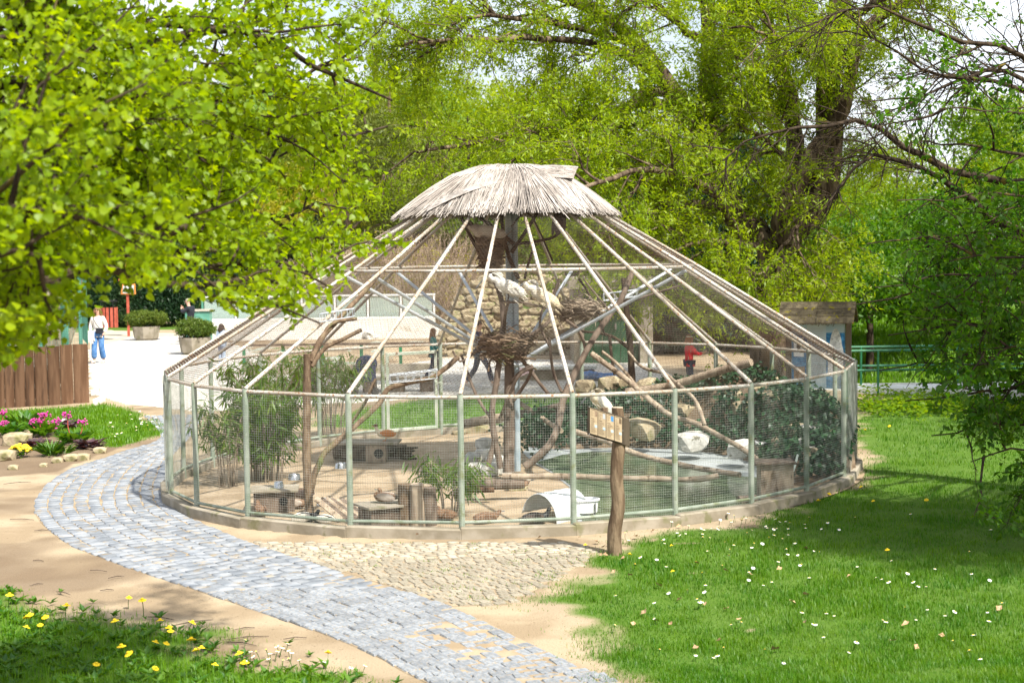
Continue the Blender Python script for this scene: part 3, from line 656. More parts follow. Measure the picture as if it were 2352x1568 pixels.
V1, F1 = tubes(P, np.full((n_, 5), .0052), 3); t1 = np.repeat(rng.uniform(size=n_), 15)
# the crowning sheaves laid over the top, sagging to the left
def band(n, p0, p1, p2, wd, th_):
    u = rng.uniform(-1, 1, n); s = rng.uniform(-.2, .2, n); P = []
    for k in np.linspace(0, 1, 5):
        kk = np.clip(k + s, -.1, 1.1)[:, None]; q = (1 - kk) ** 2 * p0 + 2 * kk * (1 - kk) * p1 + kk ** 2 * p2
        q = q + u[:, None] * wd; q[:, 2] += th_ * (1 - u ** 2) * rng.uniform(.2, 1, n) - .10 * u ** 2 * (np.abs(wd[1]) > .36) ; P.append(q)
    return np.stack(P, 1)
B1 = band(900, np.array([-.95, 22.05, 4.02]), np.array([-.1, 21.95, 4.44]), np.array([.78, 22.45, 4.40]), np.array([.05, .34, .10]), .05)
B2 = band(500, np.array([-.85, 22.9, 4.28]), np.array([0, 22.8, 4.56]), np.array([.72, 22.8, 4.30]), np.array([.02, .45, .0]), .08)
P = np.concatenate([B1, B2]); V2, F2 = tubes(P, np.full((len(P), 5), .006), 3); t2 = np.repeat(rng.uniform(size=len(P)), 15)
V, F = cat([(V1, F1), (V2, F2)]); mobj('reeds', arr_mesh('reeds', V, F, np.r_[t1, t2]), 'reed', th, 'stuff')

# ------------------------------------------------------------------ inside the aviary: dead trees, logs, nests
def limb(px, rw, n=12, k=None):                              # px: (x, y, depth) of points along a branch; rw: radius at both ends
    P = resample([at(*p) for p in px], k or max(6, 4 * len(px))); R = np.linspace(rw[0], rw[1], len(P)) * (1 + .10 * np.array([mnoise.noise(Vector(p) * 4) for p in P])); return P, R
def wood(name, label, cat_, mat, limbs, group=None, part='branch', n=9, base=None):
    p0 = limbs[0][0][0]; e = empty(name, base if base is not None else p0, label, cat_, group)
    for i, (P, R) in enumerate(limbs):
        MB().tube(P, R, n).build('trunk' if (i == 0 and part == 'branch') else part, mat, e, True, jitter=.006)
    return e
def log(name, label, px, r, mat='dead_wood', cat_='log', n=10):
    P, R = limb(px, (r, r * .92)); return tag(MB().tube(P, R, n).build(name, mat, None, True, jitter=.008), label, cat_)
gB = gp(1170, 1078)
wood('dead_tree', 'bare dead tree at the middle of the aviary carrying the big stick nest', 'dead tree', 'dark_wood', [
    limb([(1168, 1085, 22.0), (1170, 980, 22.1), (1170, 860, 22.2), (1168, 800, 22.2)], (0.085, 0.072)),
    limb([(1150, 1075, 21.8), (1130, 960, 21.8), (1140, 880, 21.9), (1150, 800, 22), (1156, 740, 22), (1150, 680, 22.1), (1125, 620, 22.2)], (0.048, 0.036)),
    limb([(1180, 800, 22.2), (1240, 880, 22), (1262, 908, 22)], (0.034, 0.022)), limb([(1170, 880, 22), (1200, 850, 21.8), (1222, 840, 21.7)], (0.024, 0.020)),
    limb([(1180, 920, 22.1), (1213, 870, 22), (1222, 842, 21.7)], (0.027, 0.022)), limb([(1148, 960, 21.8), (1190, 865, 21.6), (1222, 845, 21.6)], (0.020, 0.025)),
    limb([(1150, 840, 22), (1110, 800, 22), (1060, 830, 22), (1040, 805, 22)], (0.027, 0.014)),
    limb([(1060, 815, 22.2), (1075, 860, 22.1), (1100, 920, 22), (1128, 960, 21.9)], (0.020, 0.025)), limb([(1128, 955, 21.9), (1135, 1010, 21.8), (1120, 1070, 21.8)], (0.027, 0.040)),
    limb([(1170, 800, 22.2), (1260, 740, 22.2), (1268, 690, 22.2), (1285, 640, 22.2)], (0.034, 0.022)),
    limb([(1265, 800, 22.2), (1240, 740, 22.2), (1262, 670, 22.3)], (0.020, 0.014)), limb([(1262, 775, 22.0), (1270, 850, 22), (1290, 900, 21.9)], (0.020, 0.022)),
    limb([(1156, 760, 22), (1162, 715, 21.7), (1168, 692, 21.5)], (0.024, 0.022)), limb([(1150, 690, 21.5), (1168, 694, 21.5), (1200, 695, 21.5), (1262, 708, 21.6)], (0.017, 0.014))], base=gB)
wood('dead_tree', 'slanting dark crown branches lashed to the mast just under the thatch', 'branch', 'dark_bark', [
    limb([(1180, 560, 22.6), (1130, 520, 22.7), (1090, 490, 22.8), (1080, 470, 22.8)], (0.034, 0.022)), limb([(1190, 640, 22.6), (1160, 560, 22.5), (1150, 470, 22.6)], (0.034, 0.022)),
    limb([(1175, 580, 22.6), (1215, 520, 22.5), (1240, 478, 22.5)], (0.031, 0.022)), limb([(1185, 560, 22.6), (1230, 555, 22.4), (1270, 545, 22.3), (1300, 520, 22.2)], (0.024, 0.018)),
    limb([(1205, 640, 22.5), (1215, 600, 22.4), (1230, 555, 22.4)], (0.020, 0.018)), limb([(1060, 500, 22.3), (1090, 560, 22.4), (1110, 590, 22.5)], (0.024, 0.029)), limb([(1175, 520, 22.6), (1215, 490, 22.5), (1270, 600, 22.6)], (0.014, 0.014))])
wood('dead_tree', 'long leaning bare limb running from the pond up to the right roof ring', 'branch', 'dark_wood', [
    limb([(1205, 1072, 21.6), (1257, 1028, 21.7), (1281, 980, 21.9), (1298, 905, 22.2), (1358, 786, 22.6), (1404, 719, 22.8), (1425, 691, 22.9), (1453, 624, 23.1)], (0.058, 0.040)),
    limb([(1425, 700, 22.9), (1500, 675, 22.7), (1565, 655, 22.6)], (0.020, 0.013)), limb([(1405, 720, 22.8), (1380, 690, 22.8), (1340, 640, 22.9)], (0.014, 0.011)), limb([(1345, 800, 22.6), (1330, 760, 22.6), (1300, 735, 22.6)], (0.024, 0.022))])
wood('dead_tree', 'grey fallen branch slanting down across the ivy to the pond', 'branch', 'dead_wood', [
    limb([(1358, 811, 22.4), (1435, 868, 22.2), (1473, 901, 22), (1506, 930, 21.8), (1542, 954, 21.6), (1601, 973, 21.3), (1649, 999, 21), (1694, 1023, 20.8), (1740, 1055, 20.6)], (0.041, 0.036)),
    limb([(1383, 807, 22.6), (1425, 842, 22.5), (1471, 895, 22.2), (1520, 935, 21.9)], (0.024, 0.022)), limb([(1443, 807, 23), (1475, 843, 22.6), (1524, 857, 22.2), (1556, 881, 21.8), (1598, 921, 21.2), (1618, 975, 21)], (0.020, 0.029))])
wood('dead_tree', 'dark upright bare stem standing before the green door', 'dead tree', 'dark_bark', [limb([(1452, 880, 24.3), (1448, 800, 24.3), (1440, 715, 24.4), (1432, 640, 24.6)], (0.058, 0.043)), limb([(1445, 800, 24.3), (1400, 770, 24.3), (1330, 760, 24.4)], (0.027, 0.022)), limb([(1400, 770, 24.2), (1405, 820, 24.0), (1412, 860, 24)], (0.027, 0.022)), limb([(1330, 640, 24), (1355, 680, 24), (1390, 770, 24.2)], (0.020, 0.014))])
log('log', 'thick white-spattered log lying on the rocks behind the ivy', [(1438, 900, 24.2), (1538, 886, 24), (1636, 856, 23.6), (1726, 832, 23.2)], .066, 'dead_wood')
log('log', 'long pale log lying level across the pond', [(1155, 1094, 20.2), (1292, 1093, 20.1), (1399, 1097, 20), (1542, 1100, 19.9), (1602, 1100, 19.9), (1650, 1092, 19.9)], .043)
log('log', 'log slanting over the far pond edge down to the right', [(1318, 990, 21.9), (1394, 1014, 21.5), (1435, 1033, 21.2), (1506, 1054, 20.9), (1601, 1074, 20.5), (1700, 1090, 20.1)], .040)
log('log', 'dark log lying between the dead tree and the ivy clump', [(1160, 955, 24.2), (1230, 945, 24.0), (1295, 932, 23.6)], .07, 'dark_wood')
log('log', 'lichen-grey log on the ground left of the central tree', [(1055, 975, 26.3), (1110, 965, 26.2), (1175, 955, 26.1)], .085, 'dead_wood')
log('log', 'short split timber crossed over the dark log', [(1185, 920, 24), (1225, 945, 23.7)], .04)
log('log', 'short pale offcut leaning on the dark log', [(1245, 960, 23.5), (1290, 990, 22.8)], .04)
log('log', 'thin driftwood pole lying at the foot of the front pond wall', [(1425, 1192, 18.9), (1480, 1180, 18.9), (1600, 1168, 19.1)], .028, 'dark_wood')
log('log', 'stubby sawn log end beside the front right post', [(1696, 1152, 19.4), (1735, 1148, 19.5)], .075, 'dark_wood', n=14)
# the broken trunk on the left and its limbs
t0_ = gp(708, 1192); Yt = t0_[1]
bt = wood('broken_trunk', 'tall snapped trunk with peeling bark and a big forked side limb inside the left front', 'dead tree', 'bark', [
    limb([(712, 1200, Yt), (706, 1100, Yt), (704, 1000, Yt + .05), (705, 900, Yt + .1), (706, 812, Yt + .1)], (0.058, 0.050)),
    limb([(735, 1062, Yt), (745, 1040, Yt + .1), (790, 1000, Yt + .3), (830, 965, Yt + .5), (872, 925, Yt + .7), (893, 892, Yt + .8), (940, 878, Yt + .9), (990, 868, Yt + 1.0), (1020, 848, Yt + 1.1), (1052, 820, Yt + 1.2)], (0.041, 0.032)),
    limb([(715, 1130, Yt), (722, 1090, Yt), (737, 1058, Yt)], (0.034, 0.043)),
    limb([(798, 985, Yt + .6), (840, 920, Yt + .7), (862, 870, Yt + .8)], (0.022, 0.020)),
    limb([(712, 830, Yt + .1), (740, 775, Yt + .3), (790, 720, Yt + .7), (850, 655, Yt + 1.3), (878, 618, Yt + 1.6)], (0.039, 0.029)),
    limb([(716, 842, Yt + .1), (745, 800, Yt + .2), (790, 778, Yt + .3), (830, 757, Yt + .3)], (0.031, 0.025)), limb([(728, 800, Yt + .2), (760, 745, Yt + .4), (820, 732, Yt + .5)], (0.024, 0.022))], base=t0_)
def tray(label, px, Y, wd):
    c = at(*px, Y); e = MB()
    for s in (-1, 1):
        for z in (0, .1): e.tube([(c[0] - wd / 2, c[1] + s * .12, c[2] + z), (c[0] + wd / 2, c[1] + s * .12, c[2] + z + .06)], .008, 5)
    for t in np.linspace(-.5, .5, 7):
        for z in (0, .1): e.tube([(c[0] + t * wd, c[1] - .12, c[2] + z + .03 + .06 * t), (c[0] + t * wd, c[1] + .12, c[2] + z + .03 + .06 * t)], .005, 4)
        for s in (-1, 1): e.tube([(c[0] + t * wd, c[1] + s * .12, c[2] + .03 + .06 * t), (c[0] + t * wd, c[1] + s * .12, c[2] + .13 + .06 * t)], .005, 4)
    tag(e.build('wire_tray', 'galv', None), label, 'wire tray')
tray('empty wire nest tray fixed on the side limb of the snapped trunk', (950, 878), Yt + .95, .62)
tray('wire nest tray in the shade above the leaning right limb', (1425, 690), 23.2, .5)
tray('wire nest tray at the top of the left forked branch', (775, 738), Yt + .6, .42)
def nest(label, c, r, h, n, cup=True, mat='twig', seed=1, bird=None, spiky=.2):
    rng = np.random.default_rng(seed); e = empty('nest', c, label, 'nest')
    def sticks(m, L, kk=4):
        a = rng.uniform(0, 2 * PI, m); f = rng.uniform(0, 1, m); rr = r * (.55 + .45 * f) * rng.uniform(.45, 1, m) ** .5
        p = np.stack([c[0] + rr * np.cos(a), c[1] + rr * np.sin(a), c[2] + h * (f - .5)], -1); d = np.stack([-np.sin(a), np.cos(a), rng.normal(0, .25, m)], -1) * rng.choice([-1, 1], m)[:, None] + rng.normal(0, spiky, (m, 3)) + np.stack([np.cos(a), np.sin(a), 0 * a], -1) * rng.normal(.0, .25, (m, 1)); d = norm(d)
        ln = L * rng.uniform(.5, 1.2, m)[:, None]; P = np.stack([p + d * ln * t - np.stack([np.cos(a), np.sin(a), 0 * a], -1) * (t * t) * ln * .6 for t in np.linspace(-.5, .5, kk)], 1); return P
    P = sticks(n, r * 1.1); V, F = tubes(P, np.repeat(rng.uniform(.004, .008, (n, 1)), 4, 1), 3); mobj('stick_mass', arr_mesh('stick_mass', V, F, np.repeat(rng.uniform(size=n), 12)), mat, e, 'stuff')
    P = sticks(36, r * 1.7)
    for q in P:
        mb = MB().tube(q, [.014, .013, .011, .006], 5); mb.build('stick', 'dead_wood' if mat != 'twig' else 'bark', e)
    MB().lathe([(.02, -h * .45), (r * .55, -h * .45), (r * .8, 0), (r * .75, h * .3), (r * .4, h * .1), (.01, h * .05)], c, 14).build('nest_core', 'dark_wood', e, True, jitter=.02)
    return e
nest('broad dark stick nest on top of the central dead tree', at(1163, 795, 22.1), .43, .30, 800, mat='twig', seed=2)
nest('tall shaggy stick nest high on the left of the mast', at(1128, 578, 22.3), .235, .46, 900, mat='twig', seed=3, spiky=.5)
nest('flat loose nest of pale sticks to the right of the mast', at(1325, 712, 23.2), .44, .20, 500, mat='pale_twig', seed=4)

# ------------------------------------------------------------------ trees
def tree_from(label, cat_, limbs, mats, base, levels, leaf, group=None, name='tree', seed=1, trunk_n=10, keep=None, singles=0, bare=None):
    """limbs: polylines with radii; levels: grow() settings; leaf: twig_leaves settings"""
    rng = np.random.default_rng(seed); e = empty(name, base, label, cat_, group)
    K = 14; P = np.stack([resample(p, K) for p, r0, r1 in limbs]); Rr = np.stack([np.linspace(r0, r1, K) for p, r0, r1 in limbs])
    P[:, 2:-1] += rng.normal(0, .022, P[:, 2:-1].shape) * np.minimum(1, np.linalg.norm(P[:, -1] - P[:, 0], axis=1) / 3)[:, None, None]; Rr = Rr * (1 + rng.uniform(-.10, .14, Rr.shape))
    for q, r in zip(P, Rr):
        V, F = tubes(q[None], r[None], trunk_n)
        mobj('limb' if r[0] < .95 * Rr.max() else 'trunk', arr_mesh('limb', V, F, smooth=True), mats[0], e)
    cur, wood_, last = P, [], None
    for (m, L_, kw) in levels:
        kw = dict(kw); rr = kw.pop('r'); cur, idx, ln = grow(cur, m, L_, rng, **kw)
        if keep is not None: kp = keep(cur); cur, ln = cur[kp], ln[kp]
        wood_.append(tubes(cur, rads(len(cur), cur.shape[1], np.full(len(cur), rr[0]) * rng.uniform(.6, 1.2, len(cur)), rr[1]), 4 if rr[0] > .008 else 3)); last = cur
    if bare:
        b1, _, _ = grow(P[1:bare[0]], bare[1], bare[2], rng, ang=(25, 60), k=6, tmin=.35, wob=.14, bend=(0, 0, -.03)); b2, _, _ = grow(b1, 6, bare[2] * .45, rng, ang=(25, 65), k=4, tmin=.2)
        wood_ += [tubes(b1, rads(len(b1), 6, np.full(len(b1), .010), .003), 4), tubes(b2, rads(len(b2), 4, np.full(len(b2), .0045), .002), 3)]
    V, F = cat(wood_); mobj('twigs', arr_mesh('twigs', V, F), mats[0], e, 'stuff')
    lf = dict(leaf); m = lf.pop('m'); V, F, t = twig_leaves(last, m, rng, **lf)
    if lf['shape'] == 'heart' and singles:
        V = V.reshape(-1, 9, 3); F0 = LEAF['heart'][1]; t = t.reshape(-1, 9); c = V.mean(1); b = np.abs(c[:, 0] / c[:, 1]) < .325
        o_ = np.argsort(np.where(b, c[:, 1], 99)); 
        for i in o_[:singles]:
            mobj('leaf', arr_mesh('leaf', V[i], F0, t[i]), mats[1], e)
        V, t = V[o_[singles:]], t[o_[singles:]]
        F = (F0[None] + (np.arange(len(V)) * 9)[:, None, None]).reshape(-1, 4); V = V.reshape(-1, 3); t = t.ravel()
    mobj('foliage', arr_mesh('foliage', V, F, t), mats[1], e, 'stuff'); return e
def L_(px, r0, r1): return ([at(*p) for p in px], r0, r1)
# lime tree whose branches hang in from the left, nearest to the camera
T0 = np.array([-5.3, 9.3, 0.]); T0[2] = float(gz(T0[0], T0[1]))
def lt(z): return T0 + np.array([.05 * z, 0, z])
def LI(z, px, r0, r1): return ([lt(z)] + [at(*p) for p in px], r0, r1)
LIMBS = [([lt(-.2), lt(1.5), lt(3.5), lt(6), lt(8.5)], .24, .10),
 LI(2.2, [(0, 665, 8.6), (100, 660, 8.7), (200, 622, 8.8), (215, 596, 8.8), (280, 560, 8.9), (350, 545, 9.0), (430, 520, 9.2)], .075, .02),
 LI(2.1, [(60, 655, 8.7), (215, 618, 8.8), (330, 642, 9.0), (430, 664, 9.2), (560, 640, 9.5), (660, 650, 9.8)], .05, .012),
 LI(2.9, [(0, 545, 8.3), (60, 522, 8.4), (130, 497, 8.6), (250, 470, 9), (380, 440, 9.4)], .06, .015),
 LI(4.2, [(161, 99, 9.0), (325, 109, 9.5), (393, 92, 9.8), (478, 72, 10.1), (581, 92, 10.6), (683, 137, 11.2), (804, 191, 11.8), (900, 230, 12.2)], .07, .008),
 LI(4.6, [(82, 0, 9), (137, 20, 9.2), (188, 34, 9.4), (239, 44, 9.6), (342, 58, 10), (520, 55, 10.8), (700, 60, 11.6)], .06, .008),
 LI(3.5, [(150, 330, 9), (376, 273, 9.8), (427, 267, 10), (455, 239, 10.2), (530, 226, 10.6), (649, 198, 11.2), (735, 164, 11.6), (830, 130, 12)], .055, .008),
 LI(3.3, [(180, 320, 9.4), (410, 287, 10), (478, 311, 10.3), (547, 301, 10.6), (649, 321, 11.2), (804, 304, 12), (890, 290, 12.5)], .05, .008),
 LI(2.7, [(100, 440, 9.4), (330, 420, 10), (520, 395, 10.6), (600, 380, 11), (660, 350, 11.4)], .045, .008),
 LI(2.3, [(120, 560, 9.6), (330, 520, 10.2), (560, 490, 10.8), (720, 470, 11.4), (800, 480, 11.8)], .045, .008),
 LI(2.0, [(120, 600, 9.2), (360, 575, 9.7), (560, 590, 10.2), (700, 610, 10.6), (760, 660, 10.7)], .04, .008),
 LI(2.1, [(200, 600, 9.2), (420, 590, 9.6), (560, 655, 9.8), (650, 705, 9.9), (735, 742, 10.0)], .04, .006),
 LI(3.9, [(100, 200, 9.2), (300, 190, 9.8), (480, 170, 10.4), (620, 150, 11)], .05, .008),
 LI(3.0, [(-50, 400, 8.4), (100, 380, 8.8), (260, 350, 9.3), (360, 345, 9.6)], .05, .01),
 LI(1.7, [(-50, 700, 8.2), (60, 720, 8.4), (130, 780, 8.5)], .035, .006), LI(1.9, [(-40, 640, 7.6), (60, 690, 7.7), (150, 720, 7.9), (180, 740, 8)], .03, .006),
 LI(2.4, [(-60, 600, 6.9), (40, 590, 7.0), (150, 610, 7.3), (230, 640, 7.6)], .03, .006),
 LI(2.8, [(-60, 480, 7), (60, 470, 7.2), (200, 480, 7.6), (300, 470, 8)], .03, .006), LI(3.6, [(-60, 260, 7.8), (80, 250, 8.1), (230, 260, 8.6)], .035, .006),
 LI(4.4, [(-60, 100, 8.4), (60, 60, 8.8), (160, 50, 9.2)], .04, .006)]
def lime_keep(P):
    e = P[:, -1]; d = e - np.array([0, 0, CAMH]); f = d @ FWD; x = 1176 + FPX * d[:, 0] / f; y = 784 - FPX * (d @ UPV) / f
    lim = np.interp(x, [-200, 60, 150, 210, 330, 420, 520, 620, 720, 790, 860], [820, 815, 760, 690, 640, 655, 700, 755, 775, 650, 560])
    return (y < lim + 10) & (x < 930) & (y > -900)
tree_from('big lime tree with fresh heart-shaped leaves leaning in from the left foreground', 'tree', LIMBS, ('dark_bark', 'lime_leaf'), T0,
 [(15, 1.05, dict(r=(.014, .004), ang=(30, 75), bias=(.15, .1, .02), k=6, tmin=.22, fall=.35, wob=.16, bend=(0, 0, -.03))), (9, .45, dict(r=(.004, .0015), ang=(30, 70), k=4, tmin=.15, fall=.3, bend=(0, 0, -.05)))],
 dict(m=22, ln=.043, wd=.040, shape='heart', droop=.45, up=.9, tmin=.1, jit=.03), name='lime_tree', seed=11, keep=lime_keep, singles=300)
# great willow behind the aviary
WB = gp(1782, 868); WY = 36.; WB = at(1775, 860, WY); WB[2] = float(gz(WB[0], WB[1]))
def WL(px, r0, r1): return ([at(x, y, WY + d) for x, y, d in px], r0, r1)
WLIMB = [([WB - [0, 0, .3], at(1778, 800, WY), at(1782, 720, WY), at(1788, 640, WY), at(1800, 560, WY), at(1812, 500, WY)], .70, .36),
 WL([(1788, 640, 0), (1760, 560, 0), (1694, 500, .3), (1648, 410, .5), (1582, 273, .5), (1550, 218, .4), (1533, 191, .3), (1464, 103, 0), (1396, 41, -.4), (1293, -10, -1), (1150, -20, -2)], .34, .08),
 WL([(1790, 600, .2), (1700, 480, .6), (1640, 345, 1), (1627, 200, 1), (1627, 0, 1), (1640, -200, 1)], .26, .12),
 WL([(1800, 560, .5), (1830, 480, .8), (1832, 410, 1), (1814, 219, 1.2), (1784, 144, 1.2), (1760, 34, 1.2), (1745, -60, 1.2)], .24, .14),
 WL([(1808, 540, 0), (1838, 512, 0), (1890, 444, 0), (1903, 342, 0), (1900, 205, 0), (1917, 85, 0), (1935, -60, 0), (1950, -300, 0)], .36, .2),
 WL([(1795, 560, -.3), (1800, 461, -.4), (1838, 410, -.5), (1872, 342, -.5), (1923, 290, -.6), (1941, 239, -.6), (1958, 137, -.6), (1975, 68, -.6), (2019, 41, -.7), (2100, -10, -1)], .24, .1),
 WL([(1582, 273, .5), (1500, 230, .2), (1420, 255, 0), (1330, 300, -.5), (1230, 300, -1), (1080, 330, -2), (960, 350, -3)], .14, .03),
 WL([(1550, 218, .4), (1480, 215, 0), (1400, 300, -1), (1300, 330, -2), (1200, 340, -3)], .12, .03),
 WL([(1640, 380, .6), (1560, 330, 0), (1500, 290, -1), (1430, 290, -2), (1370, 330, -2.5), (1320, 390, -3)], .12, .03),
 WL([(1533, 191, .3), (1400, 110, -1), (1250, 90, -2), (1100, 90, -3), (960, 100, -4)], .12, .03), WL([(1464, 103, 0), (1300, 60, -1), (1150, 40, -2), (1010, 40, -3)], .10, .02),
 WL([(1700, 500, .2), (1620, 470, -1), (1530, 470, -2), (1450, 500, -3), (1380, 520, -4)], .12, .03), WL([(1760, 570, 0), (1690, 560, -1), (1600, 560, -2), (1520, 590, -2.5)], .12, .03),
 WL([(1690, 540, -.2), (1640, 440, -2), (1560, 400, -3), (1480, 390, -4), (1380, 420, -5), (1280, 450, -6)], .12, .03), WL([(1627, 100, 1), (1560, 60, 0), (1480, -20, -1), (1380, -80, -2)], .1, .03),
 WL([(1832, 400, 1), (1770, 330, 0), (1700, 290, -1), (1640, 300, -2)], .08, .02), WL([(1900, 200, 0), (1850, 120, -1), (1790, 90, -2), (1700, 60, -3)], .08, .02), WL([(1890, 444, 0), (1830, 520, -1), (1760, 620, -1.6), (1720, 640, -2)], .06, .02),
 WL([(1917, 85, 0), (1990, 20, -1), (2080, -20, -2), (2200, -60, -3)], .1, .03), WL([(1627, 250, 1), (1690, 180, 0), (1740, 150, -1)], .08, .02)]
tree_from('huge old willow with several leaning trunks and pale fresh foliage arching over the aviary', 'tree', WLIMB, ('willow_bark', 'willow_leaf'), WB,
 [(11, 2.6, dict(r=(.035, .008), ang=(30, 70), bias=(-.1, -.1, .05), k=6, tmin=.25, fall=.4, wob=.22, bend=(0, 0, -.04))), (9, 1.1, dict(r=(.010, .003), ang=(30, 75), k=5, tmin=.15, fall=.3, bend=(0, 0, -.09))), (5, .6, dict(r=(.004, .002), ang=(20, 60), k=4, tmin=.1, fall=.2, bend=(0, 0, -.15)))],
 dict(m=18, ln=.115, wd=.036, shape='diamond', droop=.2, up=.5, jit=.05), name='willow_tree', seed=21, trunk_n=16)
# hornbeam at the right edge, dark layered leaves and long arching bare boughs
HB = at(2480, 1050, 19.5); HB[2] = float(gz(HB[0], HB[1]))
def hz(z): return HB + np.array([-.06 * z, 0, z])
HL = [([hz(-.3), hz(1), hz(2.5), hz(4.5), hz(7)], .22, .10),
 ([hz(3.2)] + [at(*p) for p in [(2300, 520, 19), (2197, 430, 18.6), (2081, 372, 18.2), (2006, 352, 18), (1958, 389, 17.9), (1924, 437, 17.8), (1883, 490, 17.8)]], .062, .008),
 ([hz(4.0)] + [at(*p) for p in [(2330, 420, 20), (2180, 390, 20), (2068, 335, 19.8), (2026, 297, 19.7), (1957, 273, 19.6), (1872, 290, 19.5), (1787, 304, 19.4), (1712, 320, 19.3), (1660, 370, 19.2)]], .062, .008),
 ([hz(4.6)] + [at(*p) for p in [(2352, 130, 17.5), (2250, 110, 17.2), (2150, 70, 17), (2060, 30, 16.8), (1960, 20, 16.6), (1860, 60, 16.5)]], .055, .006),
 ([hz(4.4)] + [at(*p) for p in [(2340, 200, 18), (2210, 180, 17.6), (2120, 160, 17.2), (2040, 110, 17), (1940, 70, 16.8)]], .042, .006),
 ([hz(4.2)] + [at(*p) for p in [(2330, 170, 19), (2200, 185, 18.6), (2110, 230, 18.4), (2040, 290, 18.2), (1990, 360, 18.1)]], .036, .006)]
for (x0, y0, x1, y1, d, z) in [(2400, 380, 2080, 330, 18, 3.4), (2400, 470, 2060, 460, 17.2, 3.0), (2400, 560, 1990, 560, 18.2, 2.6), (2400, 640, 2010, 660, 17.4, 2.2), (2400, 700, 1960, 700, 18.8, 2.0), (2400, 760, 2040, 770, 17, 1.8), (2400, 830, 2020, 850, 17.6, 1.5), (2400, 900, 2080, 920, 17, 1.2), (2400, 980, 2140, 1000, 16.8, .9), (2420, 300, 2160, 250, 17, 3.8), (2420, 200, 2230, 150, 17.5, 4.3), (2420, 1040, 2230, 1060, 16.4, .6), (2420, 610, 2180, 600, 16.2, 2.3), (2420, 800, 2200, 820, 16, 1.5)]:
    HL.append(([hz(z), at(x0, y0, d + .5), at((x0 + x1) / 2, (y0 + y1) / 2 - 18, d), at(x1, y1, d - .4)], .034, .006))
def horn_keep(P):
    e = P[:, -1]; d = e - np.array([0, 0, CAMH]); f = d @ FWD; x = 1176 + FPX * d[:, 0] / f; y = 784 - FPX * (d @ UPV) / f
    lim = np.interp(y, [-100, 150, 260, 330, 450, 560, 700, 780, 860, 980, 1060], [1800, 2000, 1960, 2060, 2110, 2060, 2010, 2060, 2050, 2120, 2230])
    return (x > lim) & (np.random.default_rng(len(x)).uniform(size=len(x)) < np.interp(y, [0, 300, 420, 560, 700, 1000], [.35, .45, .75, .95, 1, 1]) * np.interp(x - lim, [0, 120], [.6, 1]))
tree_from('dark hornbeam at the right edge with layered toothed leaves and long arching boughs', 'tree', HL, ('dark_bark', 'horn_leaf'), HB,
 [(11, 1.5, dict(r=(.016, .004), ang=(25, 60), bias=(-.1, -.05, .0), k=6, tmin=.3, fall=.35, wob=.15, bend=(0, 0, -.02))), (9, .6, dict(r=(.005, .002), ang=(30, 65), k=4, tmin=.1, fall=.3))],
 dict(m=13, ln=.088, wd=.050, shape='fold', droop=.25, up=2.2, tmin=.1, jit=.03), name='hornbeam_tree', seed=31, keep=horn_keep, bare=(6, 26, 1.3))
# background trees: one crown of each kind, shared by its copies
def crown(name, lobes, n, per, ln, wd, shape, rng, droop=.2, up=.5, cl=.35, hang=0., mat='mid_leaf'):
    vol = np.array([l[3] * l[4] * l[5] for l in lobes]) ** .8; pk = rng.choice(len(lobes), n, p=vol / vol.sum()); lo = np.array(lobes)[pk]
    u = norm(rng.normal(size=(n, 3))); r = rng.uniform(.25, 1.05, (n, 1)) ** .5; c = lo[:, :3] + u * r * lo[:, 3:]
    tc_ = rng.uniform(size=n); idx = np.repeat(np.arange(n), per); off = rng.normal(size=(n * per, 3)) * cl * np.array([1, 1, .6])
    if hang: off[:, 2] -= np.abs(rng.normal(size=n * per)) * hang; off[:, :2] *= .45
    pos = c[idx] + off; d = norm(rng.normal(size=pos.shape) + np.array([0, 0, -droop])); nr = norm(rng.normal(size=pos.shape) + np.array([0, 0, up]) + .5 * u[idx])
    s = rng.uniform(.6, 1.3, n * per); t = np.clip(tc_[idx] * .65 + rng.uniform(size=n * per) * .35, 0, 1)
    V, F, t = leaves(pos, d, nr, ln * s, wd * s, shape, t, rng); me = arr_mesh(name, V, F, t); me.materials.append(MATS[mat]); return me, c
def trunkmesh(c, h, r, rng, nl=9, lean=.0, mat='dark_bark', n=7):
    P = [resample([(0, 0, -.4), (lean * .3, 0, h * .35), (lean, 0, h)], 10)]; R = [np.linspace(r, r * .25, 10)]
    for i in rng.choice(len(c), min(nl, len(c)), False):
        z0 = min(h * rng.uniform(.25, .7), c[i][2]); P.append(resample([(lean * z0 / h, 0, z0), (c[i][0] * .45, c[i][1] * .45, (z0 + c[i][2]) / 2 + .2), tuple(c[i])], 10)); R.append(np.linspace(r * .45, r * .06, 10))
    V, F = tubes(np.stack(P), np.stack(R), n); me = arr_mesh('trunk', V, F, smooth=True); me.materials.append(MATS[mat]); return me
def lob(n, R, H0, H1, rr, rng, squash=.8):
    return [(R * math.sqrt(rng.uniform(0, 1)) * math.cos(a), R * math.sqrt(rng.uniform(0, 1)) * math.sin(a), rng.uniform(H0, H1), rr * rng.uniform(.7, 1.2), rr * rng.uniform(.7, 1.2), rr * squash * rng.uniform(.7, 1.2)) for a in rng.uniform(0, 2 * PI, n)]
rng = np.random.default_rng(77); KIND = {}
def kind(k, mat, lobes, n, per, ln, wd, shape, h, r, tm='dark_bark', nl=9, **kw):
    me, c = crown('crown', lobes, n, per, ln, wd, shape, rng, mat=mat, **kw); KIND[k] = (me, trunkmesh(c, h, r, rng, nl, mat=tm))
kind('broad', 'mid_leaf', lob(9, 2.6, 2.2, 7.5, 1.8, rng), 1500, 16, .17, .10, 'fold', 7, .22, cl=.3)
